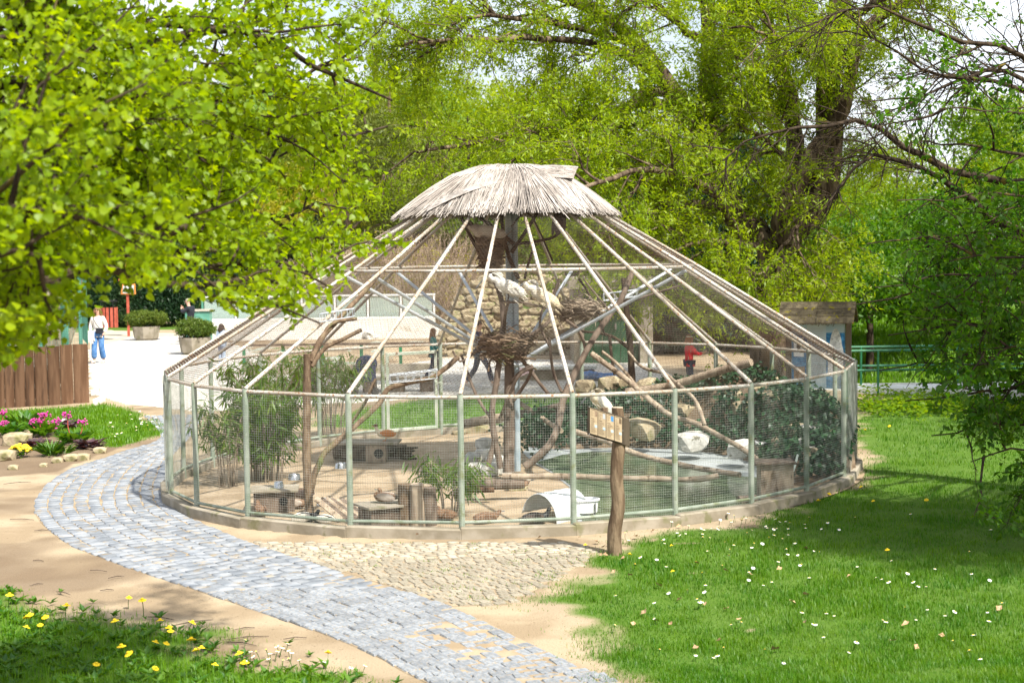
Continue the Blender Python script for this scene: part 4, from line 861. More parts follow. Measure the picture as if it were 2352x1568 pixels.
kind('fresh', 'hill_leaf', lob(10, 2.4, 2.0, 8.5, 1.7, rng), 1500, 16, .18, .10, 'fold', 8, .2, cl=.32)
kind('gold', 'gold_leaf', lob(9, 2.6, 1.2, 6.5, 1.8, rng), 1100, 14, .17, .09, 'diamond', 6, .15, tm='bark', nl=22, cl=.36)
kind('weeping', 'hill_leaf', lob(8, 1.9, 5, 9, 1.3, rng), 620, 38, .22, .05, 'diamond', 8.5, .2, cl=.3, hang=1.9, droop=2.5)
kind('yew', 'yew_leaf', [(0, 0, 1.2 + .9 * i, 2.0 - .24 * i, 2.0 - .24 * i, 1.0) for i in range(7)], 1500, 18, .20, .055, 'diamond', 7, .2, cl=.22, droop=.4)
kind('thuja', 'thuja_leaf', [(0, 0, .8 + .8 * i, 1.7 - .2 * i, 1.7 - .2 * i, .9) for i in range(6)], 1400, 18, .16, .05, 'diamond', 5, .15, cl=.18, droop=.4)
kind('pine', 'pine_leaf', lob(11, 2.2, 3, 9, 1.1, rng, .55), 1000, 22, .20, .035, 'diamond', 9, .2, tm='bark', cl=.26, droop=-.4)
kind('spire', 'hill_leaf', [(0, 0, 2 + 1.3 * i, 1.5 - .13 * i, 1.5 - .13 * i, 1.2) for i in range(9)], 1300, 16, .2, .05, 'diamond', 13, .2, cl=.2, hang=.4, droop=1)
kind('apple', 'horn_leaf', lob(9, 2.0, 1.6, 4.2, 1.0, rng, .6), 900, 14, .13, .08, 'fold', 3.4, .14, cl=.28)
kind('tall', 'mid_leaf', lob(14, 3.0, 5, 14, 2.2, rng), 1900, 16, .2, .12, 'fold', 13, .3, cl=.4)
def bgtree(k, px, py, Y, s, label, group=None, name=None, z=None, cat_='tree', sc=None, rot=None):
    x = at(px, py, Y)[0]; zz = float(gz(x, Y)) if z is None else z
    e = empty(name or {'yew': 'yew_tree', 'thuja': 'conifer', 'pine': 'pine_tree', 'spire': 'conifer', 'apple': 'apple_tree', 'gold': 'shrub'}.get(k, 'tree'), (x, Y, zz), label, cat_, group)
    me, tr = KIND[k]
    for nme, dat in (('crown', me), ('trunk', tr)):
        o = D.objects.new(nme, dat); COL.objects.link(o); o.parent = e; WORLD[o.name] = Vector((x, Y, zz))
        if nme == 'crown': o['kind'] = 'stuff'
    e.scale = sc or (s, s, s); e.rotation_euler.z = random.uniform(0, 6.28) if rot is None else rot; return e
for k, px, Y, s, lb in [
 ('weeping', 330, 84, 1.25, 'yellow-green weeping tree on the slope behind the left hedge'), ('weeping', 560, 92, 1.2, 'yellow-green weeping tree on the slope above the glass railing'),
 ('gold', 690, 86, 1.0, 'golden budding shrub on the open slope left of the pines'), ('gold', 600, 80, .8, 'low golden shrub at the foot of the slope'), ('gold', 760, 98, 1.3, 'high golden shrub on the skyline left of the pines'), ('gold', 480, 100, 1.4, 'golden shrub high on the slope behind the lime branches'),
 ('fresh', 120, 80, 1.1, 'light green tree behind the cage at the far left'), ('fresh', 230, 104, 1.4, 'light green tree on the skyline far left'), ('fresh', 20, 95, 1.5, 'light green tree high at the left edge'), ('fresh', 420, 110, 1.2, 'light green tree on the skyline behind the golden shrubs'),
 ('pine', 800, 72, 1.2, 'olive green pine left of the thatch'), ('pine', 900, 76, 1.25, 'olive green pine behind the thatch peak'), ('pine', 985, 84, 1.1, 'bushy pine on the slope behind the willow tips'),
 ('spire', 872, 96, 1.25, 'slim pale green conifer spire on the skyline'), ('spire', 985, 98, 1.2, 'second pale conifer spire half hidden by willow twigs'),
 ('fresh', 1080, 88, 1.25, 'light green tree behind the willow boughs above the thatch'), ('fresh', 1250, 84, 1.2, 'light green tree directly behind the aviary peak'), ('broad', 1180, 74, 1.0, 'mid green tree standing behind the rock wall'), ('fresh', 1420, 84, 1.3, 'light green tree behind the green garage'), ('broad', 1560, 78, 1.15, 'mid green tree behind the dark yews'), ('fresh', 1690, 88, 1.2, 'light green tree behind the willow trunk'),
 ('yew', 1470, 52, 1.0, 'dark yew right of the green door'), ('yew', 1545, 48, .9, 'dark yew behind the red jacket'), ('yew', 1640, 50, 1.15, 'dark tall yew left of the willow trunk'), ('yew', 1715, 53, 1.0, 'dark yew touching the willow trunk'), ('yew', 1385, 58, 1.0, 'dark yew rising over the garage roof'),
 ('broad', 1850, 62, .75, 'mid green bush tree right behind the willow trunk'), ('broad', 1960, 70, .85, 'mid green tree behind the seal board'), ('fresh', 2060, 84, .95, 'sunlit light green tree beyond the bridge'), ('fresh', 2190, 78, 1.0, 'sunlit light green tree right of the bridge'), ('fresh', 2320, 88, 1.2, 'sunlit light green tree far right'), ('broad', 2270, 58, .8, 'mid green tree over the far end of the bridge'), ('fresh', 1950, 104, 1.0, 'light green tree far down the meadow'), ('broad', 2400, 66, 1.2, 'mid green tree at the right border'),
 ('fresh', 1800, 96, .95, 'light green tree far behind the willow fork')]:
    bgtree(k, px, 600, Y, s, lb)
for i in range(34):
    r_i = random.Random(i); px = 120 + i * 37 + r_i.uniform(-15, 15); Y = r_i.uniform(84, 118)
    bgtree(r_i.choice(['gold', 'gold', 'fresh', 'weeping'] if px < 760 else ['fresh', 'broad', 'fresh', 'gold']), px, 600, Y, r_i.uniform(.8, 1.15), 'spring-green tree in the wood that covers the slope far behind', 'trees covering the far slope')
for px, Y, s_, k in [(840, 100, 1.2, 'fresh'), (905, 104, 1.35, 'gold'), (955, 106, 1.3, 'fresh'), (1020, 104, 1.3, 'fresh'), (740, 106, 1.3, 'gold'), (880, 88, 1.1, 'gold')]: bgtree(k, px, 600, Y, s_, 'spring-green tree in the wood that covers the slope far behind', 'trees covering the far slope')
# hedge of conifers along the back of the plaza
HL_ = ['dark conifer behind the litter bin', 'dark conifer just right of the litter bin', 'dark conifer behind the direction sign', 'dark conifer behind the open-plaza planter', 'dark conifer behind the man in black', 'dark conifer at the left end of the glass screen', 'dark conifer behind the second glass pane', 'dark conifer behind the third glass pane', 'dark conifer behind the fourth glass pane', 'dark conifer behind the middle of the glass screen', 'dark conifer seen through the left forked branch', 'dark conifer at the right end of the glass screen', 'dark conifer left of the rock wall', 'dark conifer behind the right edge of the green cage', 'dark conifer deep behind the green cage']
for i, (px, Y, s) in enumerate([(215, 70, .9), (268, 71, 1.05), (322, 70, .95), (372, 70, 1.1), (425, 71, .95), (478, 72, 1.0), (540, 72, 1.0), (605, 74, 1.0), (665, 74, .95), (730, 74, 1.0), (800, 76, 1.0), (880, 76, .9), (960, 76, 1.0), (160, 72, 1.2), (90, 74, 1.2)]):
    bgtree('thuja' if i % 3 else 'yew', px, 700, Y, s * .72, HL_[i], 'conifers of the plaza hedge')
# apple trees on the meadow past the bridge
bgtree('apple', 1998, 800, 50, 1.15, 'old apple tree with forked grey trunk on the meadow behind the bridge'); bgtree('apple', 2130, 800, 54, 1.1, 'apple tree further back on the sunny meadow'); bgtree('apple', 2260, 800, 49, 1.0, 'apple tree at the right behind the railing'); bgtree('apple', 1880, 780, 58, 1.0, 'apple tree on the meadow behind the info board')
# tall trees outside the frame on the right and behind, whose shade falls on the lawn
bgtree('tall', 4300, 900, 12.0, .8, 'tall tree off the right edge shading the lawn')
bgtree('tall', 3150, 900, 24, .8, 'tall tree off the right edge by the ditch'); bgtree('tall', 2950, 900, 31, .9, 'tall tree off the right edge past the footbridge')
# dry shrubs on the bank behind
for i, (px, py, Y, h, r) in enumerate([(850, 560, 64, 4.2, 2.2), (930, 560, 62, 4.4, 2.0), (1010, 560, 66, 4.6, 2.0), (790, 580, 66, 3.4, 1.8), (700, 560, 68, 3.4, 2.0)]):
    rng = np.random.default_rng(40 + i); x = at(px, py, Y)[0]; z = float(gz(x, Y)); n_ = 340
    a = rng.uniform(0, 2 * PI, n_); rr = r * np.sqrt(rng.uniform(0, 1, n_)); p0 = np.stack([x + rr * np.cos(a) * .7, Y + rr * np.sin(a) * .7, np.full(n_, z)], -1); d = norm(np.stack([np.cos(a) * .35, np.sin(a) * .35, np.ones(n_)], -1) + rng.normal(0, .15, (n_, 3)))
    P = np.stack([p0 + d * t * h * rng.uniform(.6, 1.1, (n_, 1)) + rng.normal(0, .06, (n_, 3)) + np.array([0, 0, -.12]) * (t * 2.2) ** 2 for t in np.linspace(0, 1, 6)], 1)
    tw, _, _ = grow(P, 9, .9, rng, ang=(25, 70), k=4, bend=(0, 0, -.05))
    V, F = cat([tubes(P, rads(n_, 6, np.full(n_, .016), .006), 3), tubes(tw, rads(len(tw), 4, np.full(len(tw), .008), .004), 3)])
    e = empty('dry_shrub', (x, Y, z), ['pale dry thicket right of the pines', 'pale dry thicket left of the thatch rim', 'pale dry thicket behind the left thatch edge', 'low dry thicket above the glass railing', 'low dry thicket beyond the pool railing'][i], 'shrub')
    mobj('stems', arr_mesh('stems', V, F, rng.uniform(size=len(V))), 'dry_brush', e, 'stuff')
    V, F, t = twig_leaves(tw[::3], 3, rng, .12, .06, 'diamond'); mobj('foliage', arr_mesh('foliage', V, F, t), 'gold_leaf', e, 'stuff')

# ------------------------------------------------------------------ things inside the aviary
def ground_pt(px, py): p = gp(px, py); return Vector((p[0], p[1], float(gz(p[0], p[1])) + .01))
def thing(name, px, py, label, cat_, group=None): return empty(name, ground_pt(px, py), label, cat_, group)
# ivy-covered rock mound along the right-hand back of the aviary
RID = [(1.0, 26.0, .55), (2.0, 26.0, .85), (3.0, 25.6, 1.05), (3.8, 24.9, 1.10), (4.25, 23.9, .95), (4.5, 22.6, .75), (4.35, 21.4, .45)]
def mound_h(x, y):
    h = np.zeros(np.shape(x))
    for (ax, ay, ah), (bx, by, bh) in zip(RID[:-1], RID[1:]):
        L2_ = (bx - ax) ** 2 + (by - ay) ** 2; t = np.clip(((x - ax) * (bx - ax) + (y - ay) * (by - ay)) / L2_, 0, 1); d = np.hypot(x - ax - t * (bx - ax), y - ay - t * (by - ay))
        h = np.maximum(h, (ah + (bh - ah) * t) * (1 - sstep(.15, 1.05, d)))
    return h * (.85 + .3 * vn(x, y, .5, 21))
mx_, my_ = np.meshgrid(np.linspace(0, 5.0, 70), np.linspace(20.4, 27.2, 90)); mh = mound_h(mx_, my_); ins = np.hypot(mx_, my_ - 22.84) < 4.93
mh = np.where(ins, mh, 0); mz = gz(mx_, my_) + mh - .05 + (vn(mx_, my_, .18, 22) - .5) * .12 * (mh > .05)
I = np.arange(mx_.size).reshape(mx_.shape); F = np.stack([I[:-1, :-1], I[:-1, 1:], I[1:, 1:], I[1:, :-1]], -1).reshape(-1, 4); kf = (mh.ravel()[F].max(1) > .03)
mo = empty('rock_mound', (3.2, 24.6, 0), 'bank of mossy boulders along the back right of the aviary', 'rocks')
mobj('earth_bank', arr_mesh('earth_bank', np.stack([mx_, my_, mz], -1).reshape(-1, 3), F[kf], smooth=True), 'soil', mo)
rr_ = random.Random(5)
def rock(parent, c, r, mat='stone', seed=0, rot=None):
    me = rock_mesh('rock', r, seed); o = mobj('rock', me, mat, parent, None, tuple(c)); o.rotation_euler = (rr_.uniform(-.3, .3), rr_.uniform(-.3, .3), rr_.uniform(0, 6.3) if rot is None else rot); return o
for k in range(26):
    i = rr_.randrange(len(RID) - 1); t = rr_.random(); x = RID[i][0] * (1 - t) + RID[i + 1][0] * t + rr_.uniform(-.55, .25); y = RID[i][1] * (1 - t) + RID[i + 1][1] * t + rr_.uniform(-.75, .35)
    if math.hypot(x, y - 22.84) > 4.75: continue
    s_ = rr_.uniform(.12, .24); rock(mo, (x, y, float(gz(x, y)) + float(mound_h(np.array(x), np.array(y))) - .09), (s_ * 1.25, s_, s_ * .75), 'stone', k)
for px, py, Y, s_ in [(1345, 888, 26, .2), (1400, 885, 26, .24), (1440, 890, 26, .2), (1490, 888, 25.9, .22), (1760, 895, 24.6, .24), (1790, 915, 24.4, .26), (1815, 935, 24.0, .24), (1845, 950, 23.6, .22), (1880, 975, 23, .2), (1860, 1000, 22, .24), (1865, 1025, 21.6, .22), (1850, 1045, 21.4, .2), (1590, 1015, 23.5, .26), (1480, 985, 24.5, .26), (1700, 1030, 22.5, .2)]:
    p = at(px, py, Y); rock(mo, tuple(p), (s_ * 1.2, s_, s_ * .8), 'stone' if py < 1000 else 'grey_stone', px)
rng = np.random.default_rng(9); n_ = 42000; x = rng.uniform(.4, 4.95, n_); y = rng.uniform(20.6, 27, n_); h = mound_h(x, y); k = (h > .12) & (vn(x, y, .45, 31) * .6 + vn(x, y, .16, 32) * .4 > .36) & (np.hypot(x, y - 22.84) < 4.9)
x, y, h = x[k], y[k], h[k]; e_ = .05; nx_ = (mound_h(x + e_, y) - mound_h(x - e_, y)) / (2 * e_); ny_ = (mound_h(x, y + e_) - mound_h(x, y - e_)) / (2 * e_); nr = norm(np.stack([-nx_, -ny_, np.ones(len(x))], -1))
pos = np.stack([x, y, gz(x, y) + h - .02], -1) + nr * rng.uniform(.02, .20, (len(x), 1)); d = norm(rng.normal(size=pos.shape) + np.array([0, -.2, -.9]))
V, F, t = leaves(pos, d, norm(nr + rng.normal(size=pos.shape) * .45), rng.uniform(.05, .10, len(x)), rng.uniform(.05, .09, len(x)), 'fold', rng.uniform(size=len(x)), rng)
iv = empty('ivy', (3.0, 24.8, .2), 'dark green ivy trailing over the boulders inside the aviary', 'ivy'); mobj('foliage', arr_mesh('foliage', V, F, t), 'ivy_leaf', iv, 'stuff')
# ivy clump by the leaning limb
c = at(1235, 985, 23.6); n_ = 700; pos = c + rng.normal(size=(n_, 3)) * [.22, .15, .16]; V, F, t = leaves(pos, norm(rng.normal(size=pos.shape) + [0, -.2, -.8]), norm(rng.normal(size=pos.shape) + [0, -1, .8]), rng.uniform(.05, .09, n_), rng.uniform(.05, .08, n_), 'fold', rng.uniform(size=n_), rng)
iv = empty('ivy', (c[0], c[1], 0), 'small ivy clump between the central tree and the leaning limb', 'ivy'); mobj('foliage', arr_mesh('foliage', V, F, t), 'ivy_leaf', iv, 'stuff')
# pale rocks at the foot of the central tree
rk = thing('rock_pile', 1110, 1085, 'pale limestone rocks heaped at the foot of the central dead tree', 'rocks')
for px, py, s_ in [(1085, 1058, .15), (1112, 1050, .17), (1140, 1062, .15), (1095, 1082, .16), (1128, 1084, .17), (1158, 1082, .12), (1060, 1085, .10), (1040, 1092, .09), (1120, 1030, .2)]:
    p = gp(px, py + 8); rock(rk, (p[0], p[1], float(gz(p[0], p[1])) + s_ * .5), (s_ * 1.3, s_, s_ * .85), 'grey_stone', px)
for i, (px, py, s_, lb) in enumerate([(1090, 985, .26, 'flat pale boulder behind the central tree by the lichen log'), (1055, 990, .12, 'small pale stone at the end of the lichen log'), (1190, 1118, .13, 'straw-coloured stone under the long pond log where a duck rests')]):
    p = gp(px, py + 8); o = mobj('boulder', rock_mesh('boulder', (s_ * 1.4, s_, s_ * .55), 90 + i), 'stone', None, None, (p[0], p[1], float(gz(p[0], p[1])) + s_ * .25)); tag(o, lb, 'rock')
log('log', 'bark-covered log stub under the long pale pond log', [(1065, 1112, 20.2), (1130, 1112, 20.2), (1205, 1108, 20.2)], .075, 'dark_wood'); log('log', 'reddish flat timber below the bark-covered log stub', [(1075, 1125, 20.0), (1135, 1124, 20.0)], .04, 'plank')
# boxes, bowls and other furniture
def slabbox(label, px, py, w_, d_, h_, yaw=0., hole=False, mat='dark_wood', over=.05):
    p = ground_pt(px, py); e = empty('nest_box', p, label, 'nest box'); R = Matrix.Rotation(yaw, 3, 'Z')
    f = lambda x, y, z: Vector(p) + R @ Vector((x, y, z))
    MB().box(f(0, -d_ / 2 + .01, h_ / 2), (w_, .025, h_), yaw).build('front_panel', mat, e, bevel=.003)
    MB().box(f(0, d_ / 2 - .01, h_ / 2), (w_, .025, h_), yaw).build('back_panel', mat, e, bevel=.003)
    for s in (-1, 1): MB().box(f(s * (w_ / 2 - .012), 0, h_ / 2), (.024, d_ - .05, h_ - .004), yaw).build('side_panel', 'dead_wood' if mat == 'dark_wood' and s > 0 else mat, e, bevel=.003)  # dark boxes: right side in paler wood, its sunlit look put into the material
    MB().box(f(0, 0, h_ + .015), (w_ + over * 2, d_ + over * 2, .03), yaw).build('lid', 'concrete' if mat == 'dark_wood' else 'white_paint', e, bevel=.004)
    if hole:
        mb = MB(); mb.lathe([(.055, -.004), (.055, .004), (.0005, .004)], (0, 0, 0), 18); mb.v = [tuple(f(x + hole, -d_ / 2 - .006 + y_ * 0 - z * .5, h_ * .55 + y_)) for x, y_, z in mb.v]; mb.build('entrance_hole', 'black', e)
    return e
slabbox('dark nest box with a flat slate lid in the left front corner', 632, 1172, .52, .42, .26, .1, .12)
slabbox('dark wooden box by the front stump with a duck dozing on its lid', 880, 1208, .48, .40, .24, .5)
slabbox('small bird house with white lid and round hole on the right bank', 1760, 1066, .28, .26, .30, -.1, .02, 'bark', .02)
e = thing('feeding_stand', 1785, 1150, 'tan boarded block carrying the white-lidded bird house', 'cabinet'); p = ground_pt(1785, 1150)
MB().box((p.x, p.y + .15, p.z + .23), (.42, .34, .46)).build('body', 'dead_wood', e, bevel=.006); MB().box((p.x - .02, p.y + .14, p.z + .475), (.52, .42, .03)).build('top', 'dark_wood', e, bevel=.004)
for i, (px, py, r, lb) in enumerate([(783, 1076, .085, 'steel feeding bowl behind the second front post'), (676, 1102, .085, 'steel feeding bowl left of the snapped trunk'), (636, 1108, .06, 'small steel dish standing on the slate-lidded box'), (745, 1160, .09, 'shallow white dish by the driftwood root')]):
    p = ground_pt(px, py); z = p.z + (.30 if i == 2 else 0)
    if i == 2: q = at(640, 1106, ground_pt(632, 1172).y - .02); p = Vector((q[0], q[1], 0)); z = ground_pt(632, 1172).z + .292
    tag(MB().lathe([(r * 1.12, 0), (r * .95, .075), (r * .9, .08), (r * .72, .03), (.001, .025)], (p.x, p.y, z), 22).build('bowl', 'steel' if i < 3 else 'white_plastic', None, True), lb, 'bowl')
# sawn stump of split posts
e = thing('stump', 960, 1208, 'upright bundle of split mossy timber beside the duck box', 'stump'); p = ground_pt(960, 1208)
for i, (dx, dy, r, h) in enumerate([(-.15, .02, .09, .50), (0, -.05, .09, .51), (.14, 0, .085, .46), (-.06, .13, .1, .48), (.09, .13, .09, .47)]):
    MB().tube([(p.x + dx, p.y + dy, p.z - .02), (p.x + dx * 1.05, p.y + dy, p.z + h * .5), (p.x + dx, p.y + dy, p.z + h)], [r * 1.08, r, r * .97], 10).build('timber', ['bark', 'dead_wood', 'dark_wood'][i % 3], e, True, jitter=.012)
# hollow log nest with a slab roof
e = thing('hollow_log', 850, 1066, 'hollow log shelter under a flat stone slab with round entrance', 'log shelter'); p = ground_pt(850, 1064)
MB().tube([(p.x - .6, p.y + .35, p.z + .12), (p.x, p.y + .3, p.z + .13), (p.x + .55, p.y + .35, p.z + .14)], [.12, .15, .10], 12).build('log', 'dark_wood', e, True, jitter=.03)
MB().box((p.x - .02, p.y + .25, p.z + .30), (.95, .55, .04), -.06).build('slab', 'concrete', e, bevel=.008); MB().box((p.x + .10, p.y + .07, p.z + .14), (.32, .2, .27), -.06).build('entrance_block', 'dead_wood', e, bevel=.01)
mb = MB().lathe([(.075, 0), (.075, .01), (.001, .01)], (0, 0, 0), 18); mb.v = [(p.x + .14 + x, p.y - .034 - z, p.z + .15 + y) for x, y, z in mb.v]; mb.build('entrance_hole', 'black', e)
mb = MB()
for i in range(5): mb.tube([(p.x + .3, p.y + .2, p.z + .12), (p.x + .55 + .04 * i, p.y + .15 + .03 * i, p.z + .2 - .05 * i), (p.x + .75 - .05 * i, p.y + .1 + .02 * i, p.z + .22 - .05 * i)], [.06, .04, .012], 6)
mb.build('root', 'dark_bark', e, True)
# driftwood by the snapped trunk
e = thing('driftwood', 775, 1205, 'weathered driftwood planks leaning by the second front post', 'driftwood'); p = ground_pt(770, 1200)
for i in range(7):
    x = p.x - .12 + .06 * i; MB().beam((x - .15, p.y + .25 + .03 * i, p.z + .26 - .01 * i), (x + .2, p.y - .02 + .02 * i, p.z + .03), .07, .022, (0, -1, 1)).build('plank', ['dead_wood', 'dark_wood'][i % 2], e, jitter=.01)
# wicker ball, plastic half tube, oval tub, hose
p = ground_pt(986, 1094); e = empty('wicker_ball', p, 'grey woven twig ball on the sand', 'ball'); rng = np.random.default_rng(2); P = []
for i in range(60):
    q = norm(rng.normal(size=(1, 3)))[0]; b_ = norm(np.cross(q, rng.normal(size=3))[None])[0]; c2 = np.cross(q, b_); a = np.linspace(0, 2 * PI, 14); P.append(np.array([p.x, p.y, p.z + .115]) + .115 * rng.uniform(.88, 1) * (np.cos(a)[:, None] * b_ + np.sin(a)[:, None] * c2))
V, F = tubes(np.array(P), np.full((60, 14), .005), 3); mobj('twigs', arr_mesh('twigs', V, F, rng.uniform(size=len(V))), 'pale_twig', e, 'stuff'); MB().ell((p.x, p.y, p.z + .115), (.095,) * 3).build('core', 'dark_wood', e, True)
p = ground_pt(1250, 1198); th_ = np.linspace(-.15, PI * .93, 22); prf = [(.30 * math.cos(t) * .95, .33 * math.sin(t)) for t in th_]; mb = MB(); R = Matrix.Rotation(-.75, 3, 'Z')
n0 = 17; V = []; 
for j in range(n0):
    y = -.02 + .62 * j / (n0 - 1); k = 1 + .025 * (j % 4 in (1, 2))
    for x, z in prf: q = R @ Vector((x * k, y, z * k)); V.append((p.x + q.x - .05, p.y + q.y, p.z + q.z))
mb.add(V, [(j * 22 + i, j * 22 + i + 1, (j + 1) * 22 + i + 1, (j + 1) * 22 + i) for j in range(n0 - 1) for i in range(21)])
o = mb.build('plastic_shelter', 'clear_plastic', None, True); sd = o.modifiers.new('thick', 'SOLIDIFY'); sd.thickness = .006; tag(o, 'cloudy white ribbed plastic half barrel lying on the sand by the pond', 'shelter')
p = ground_pt(1340, 1188); e = empty('tub', p, 'white oval basin on a low metal stand in the front of the pond', 'tub')
MB().lathe([(.80, .06), (.86, .2), (.95, .205), (.95, .225), (.88, .225), (.76, .1), (.01, .09)], (p.x, p.y, p.z + .0), 28, .215, .15).build('basin', 'white_plastic', e, True)
for dx, dy in ((-.14, -.1), (.14, -.1), (-.14, .1), (.14, .1)): MB().box((p.x + dx, p.y + dy, p.z + .08), (.012, .012, .2)).build('leg', 'rubber', e)
P = resample([at(1832, 1045, 20.6), at(1822, 1080, 20.2), at(1800, 1125, 19.8), at(1765, 1152, 19.5), at(1730, 1163, 19.2)], 24); tag(MB().tube(P, .016, 8).build('hose', 'hose', None, True), 'pale garden hose curving down beside the tan block', 'hose')
# bamboo
def bamboo(label, px, py, spread, h, nst, per, seed, hang=.5, zmin=.25):
    rng = np.random.default_rng(seed); p = ground_pt(px, py); e = empty('bamboo', p, label, 'bamboo'); a = rng.uniform(0, 2 * PI, nst); rr = spread * np.sqrt(rng.uniform(0, 1, nst)); b = np.stack([p.x + rr * .5 * np.cos(a), p.y + rr * .5 * np.sin(a), np.full(nst, p.z)], -1)
    hh = h * rng.uniform(.65, 1.05, nst)[:, None]; d = np.stack([np.cos(a) * spread * .9, np.sin(a) * spread * .9, 0 * a], -1)
    P = np.stack([b + np.array([0, 0, 1.]) * hh * (t - .18 * t ** 3) + d * t ** 2.2 for t in np.linspace(0, 1, 9)], 1)
    tw, _, _ = grow(P, 9, .5, rng, ang=(30, 70), k=4, tmin=zmin, bend=(0, 0, -.22))
    V, F = cat([tubes(P, rads(nst, 9, np.full(nst, .010), .004), 5), tubes(tw, rads(len(tw), 4, np.full(len(tw), .003), .0015), 3)]); mobj('canes', arr_mesh('canes', V, F), 'pale_twig', e, 'stuff')
    V, F, t = twig_leaves(tw, per, rng, .17, .024, 'diamond', droop=1.3, up=.3, jit=.02); mobj('foliage', arr_mesh('foliage', V, F, t), 'bamboo_leaf', e, 'stuff')
bamboo('tall drooping bamboo behind the left front panels', 615, 1105, .50, 2.1, 30, 13, 1, zmin=.15)
bamboo('bamboo clump just behind the snapped trunk', 762, 1010, .45, 1.75, 18, 11, 2, zmin=.5)
bamboo('thin bamboo stems at the far left post', 525, 1120, .28, 1.5, 12, 7, 3, zmin=.4)
bamboo('small young bamboo in front of the sand by the middle post', 1032, 1188, .22, .78, 8, 9, 4, zmin=.45)
bamboo('tall bamboo against the left rear side of the aviary', 640, 1010, .5, 2.0, 14, 10, 5, zmin=.45)

# ------------------------------------------------------------------ birds
def bird(label, c, yaw, s, body, wing, bill, billshape='duck', head=None, legs=.0, legmat='black', neck=.06, crest=False, cat_='duck', group=None, sit=True, tuck=False, pitch=0., name=None):
    """c: point under the breast; faces local +x"""
    R = Matrix.Rotation(yaw, 4, 'Z'); c = Vector(c); e = empty(name or ('bird' if cat_ != 'duck' else 'duck'), c, label, cat_, group)
    up = legs + .075; Mx = Matrix.Translation(c) @ R @ Matrix.Scale(s, 4)
    def body_pt(x, y, z): q = Vector((x * math.cos(pitch) - z * math.sin(pitch), y, x * math.sin(pitch) + z * math.cos(pitch))); return (q.x, q.y, q.z + up)
    nx_, nz_ = (.13, neck + .06) if not tuck else (.02, .085)
    V = [body_pt(0, 0, 0), body_pt(-.10, 0, .01), body_pt(-.20, 0, .025), body_pt(.10, 0, .02), body_pt(.145, 0, .05), (nx_ * 1.15 + .02, 0, up + nz_ * .75 + .02), (nx_ + .05, 0, up + nz_ + .045), (nx_ + .085, 0, up + nz_ + .048)]
    E = [(0, 1), (1, 2), (0, 3), (3, 4), (4, 5), (5, 6), (6, 7)]; Rr = [(.085, .08), (.07, .065), (.02, .035), (.075, .07), (.05, .05), (.032, .032), (.038, .036), (.022, .022)]
    me = xform(skin_mesh('body', V, E, Rr, 2), Mx); me.polygons.foreach_set('use_smooth', np.ones(len(me.polygons), bool)); mobj('body', me, body, e)
    if head:
        hb = MB().ell((nx_ + .052, 0, up + nz_ + .05), (.043, .036, .038)); hb.v = [tuple(Mx @ Vector(v)) for v in hb.v]; hb.build('head_cap', head, e, True)
    for sd in (-1, 1):
        w_ = MB().ell((0, 0, 0), (.155, .018, .062)); rot = Matrix.Rotation(-pitch - .12, 3, 'Y')
        w_.v = [tuple(Mx @ (Vector(body_pt(-.055, sd * .072, .022)) + rot @ Vector(v))) for v in w_.v]; w_.build('wing', wing, e, True)
        ey = MB().ell((nx_ + .068, sd * .030, up + nz_ + .058), (.006, .005, .006), seg=6, rings=4); ey.v = [tuple(Mx @ Vector(v)) for v in ey.v]; ey.build('eye', 'black', e)
        if legs > .02:
            l = MB().tube([(-.01, sd * .03, up - .05), (-.015, sd * .03, up - .05 - (legs) * .5), (.0, sd * .03, .005)], [.014, .007, .006], 6)
            for tt in (-.5, 0, .5): l.tube([(0, sd * .03, .006), (.05 * math.cos(tt), sd * .03 + .05 * math.sin(tt), .004)], .004, 4)
            l.v = [tuple(Mx @ Vector(v)) for v in l.v]; l.build('leg', legmat, e, True)
    bx, bz = nx_ + .095, up + nz_ + .042; b_ = MB()
    if billshape == 'duck': b_.ell((bx + .018, 0, bz - .004), (.03, .014, .008), seg=8, rings=6)
    elif billshape == 'spoon': b_.tube([(bx - .01, 0, bz), (bx + .05, 0, bz - .05), (bx + .09, 0, bz - .10)], [.013, .009, .008], 6).ell((bx + .105, 0, bz - .118), (.03, .024, .008), Matrix.Rotation(.85, 3, 'Y'), 10, 6)
    else: b_.tube([(bx - .01, 0, bz), (bx + .05, 0, bz - .02), (bx + .10, 0, bz - .06)], [.012, .008, .003], 6)
    b_.v = [tuple(Mx @ Vector(v)) for v in b_.v]; b_.build('bill', bill, e, True)
    if crest:
        rng = np.random.default_rng(int(c.x * 100) % 97); P = []
        for i in range(46):
            q = np.array([nx_ + .03, rng.normal(0, .012), up + nz_ + .07]); d = np.array([-.9, rng.normal(0, .25), rng.uniform(-.5, .25)]); P.append([q, q + d * .05, q + d * .10 + np.array([0, 0, -.02]), q + d * .13 + np.array([0, 0, -.05])])
        P = np.array(P); V, F = tubes(P, np.repeat([[.005, .005, .004, .001]], 46, 0), 3); V = np.array([tuple(Mx @ Vector(v)) for v in V]); mobj('crest', arr_mesh('crest', V, F), body, e, 'stuff')
        P = []
        for i in range(60):                                  # loose feathers of breast and tail
            t = rng.uniform(-.2, .1); q = np.array(body_pt(t, rng.normal(0, .05), -.01 + rng.normal(0, .04))); P.append([q, q + [-.04, 0, -.03], q + [-.07, 0, -.065]])
        P = np.array(P); V, F = tubes(P, np.repeat([[.006, .005, .001]], 60, 0), 3); V = np.array([tuple(Mx @ Vector(v)) for v in V]); mobj('plumes', arr_mesh('plumes', V, F), wing, e, 'stuff')
    return e
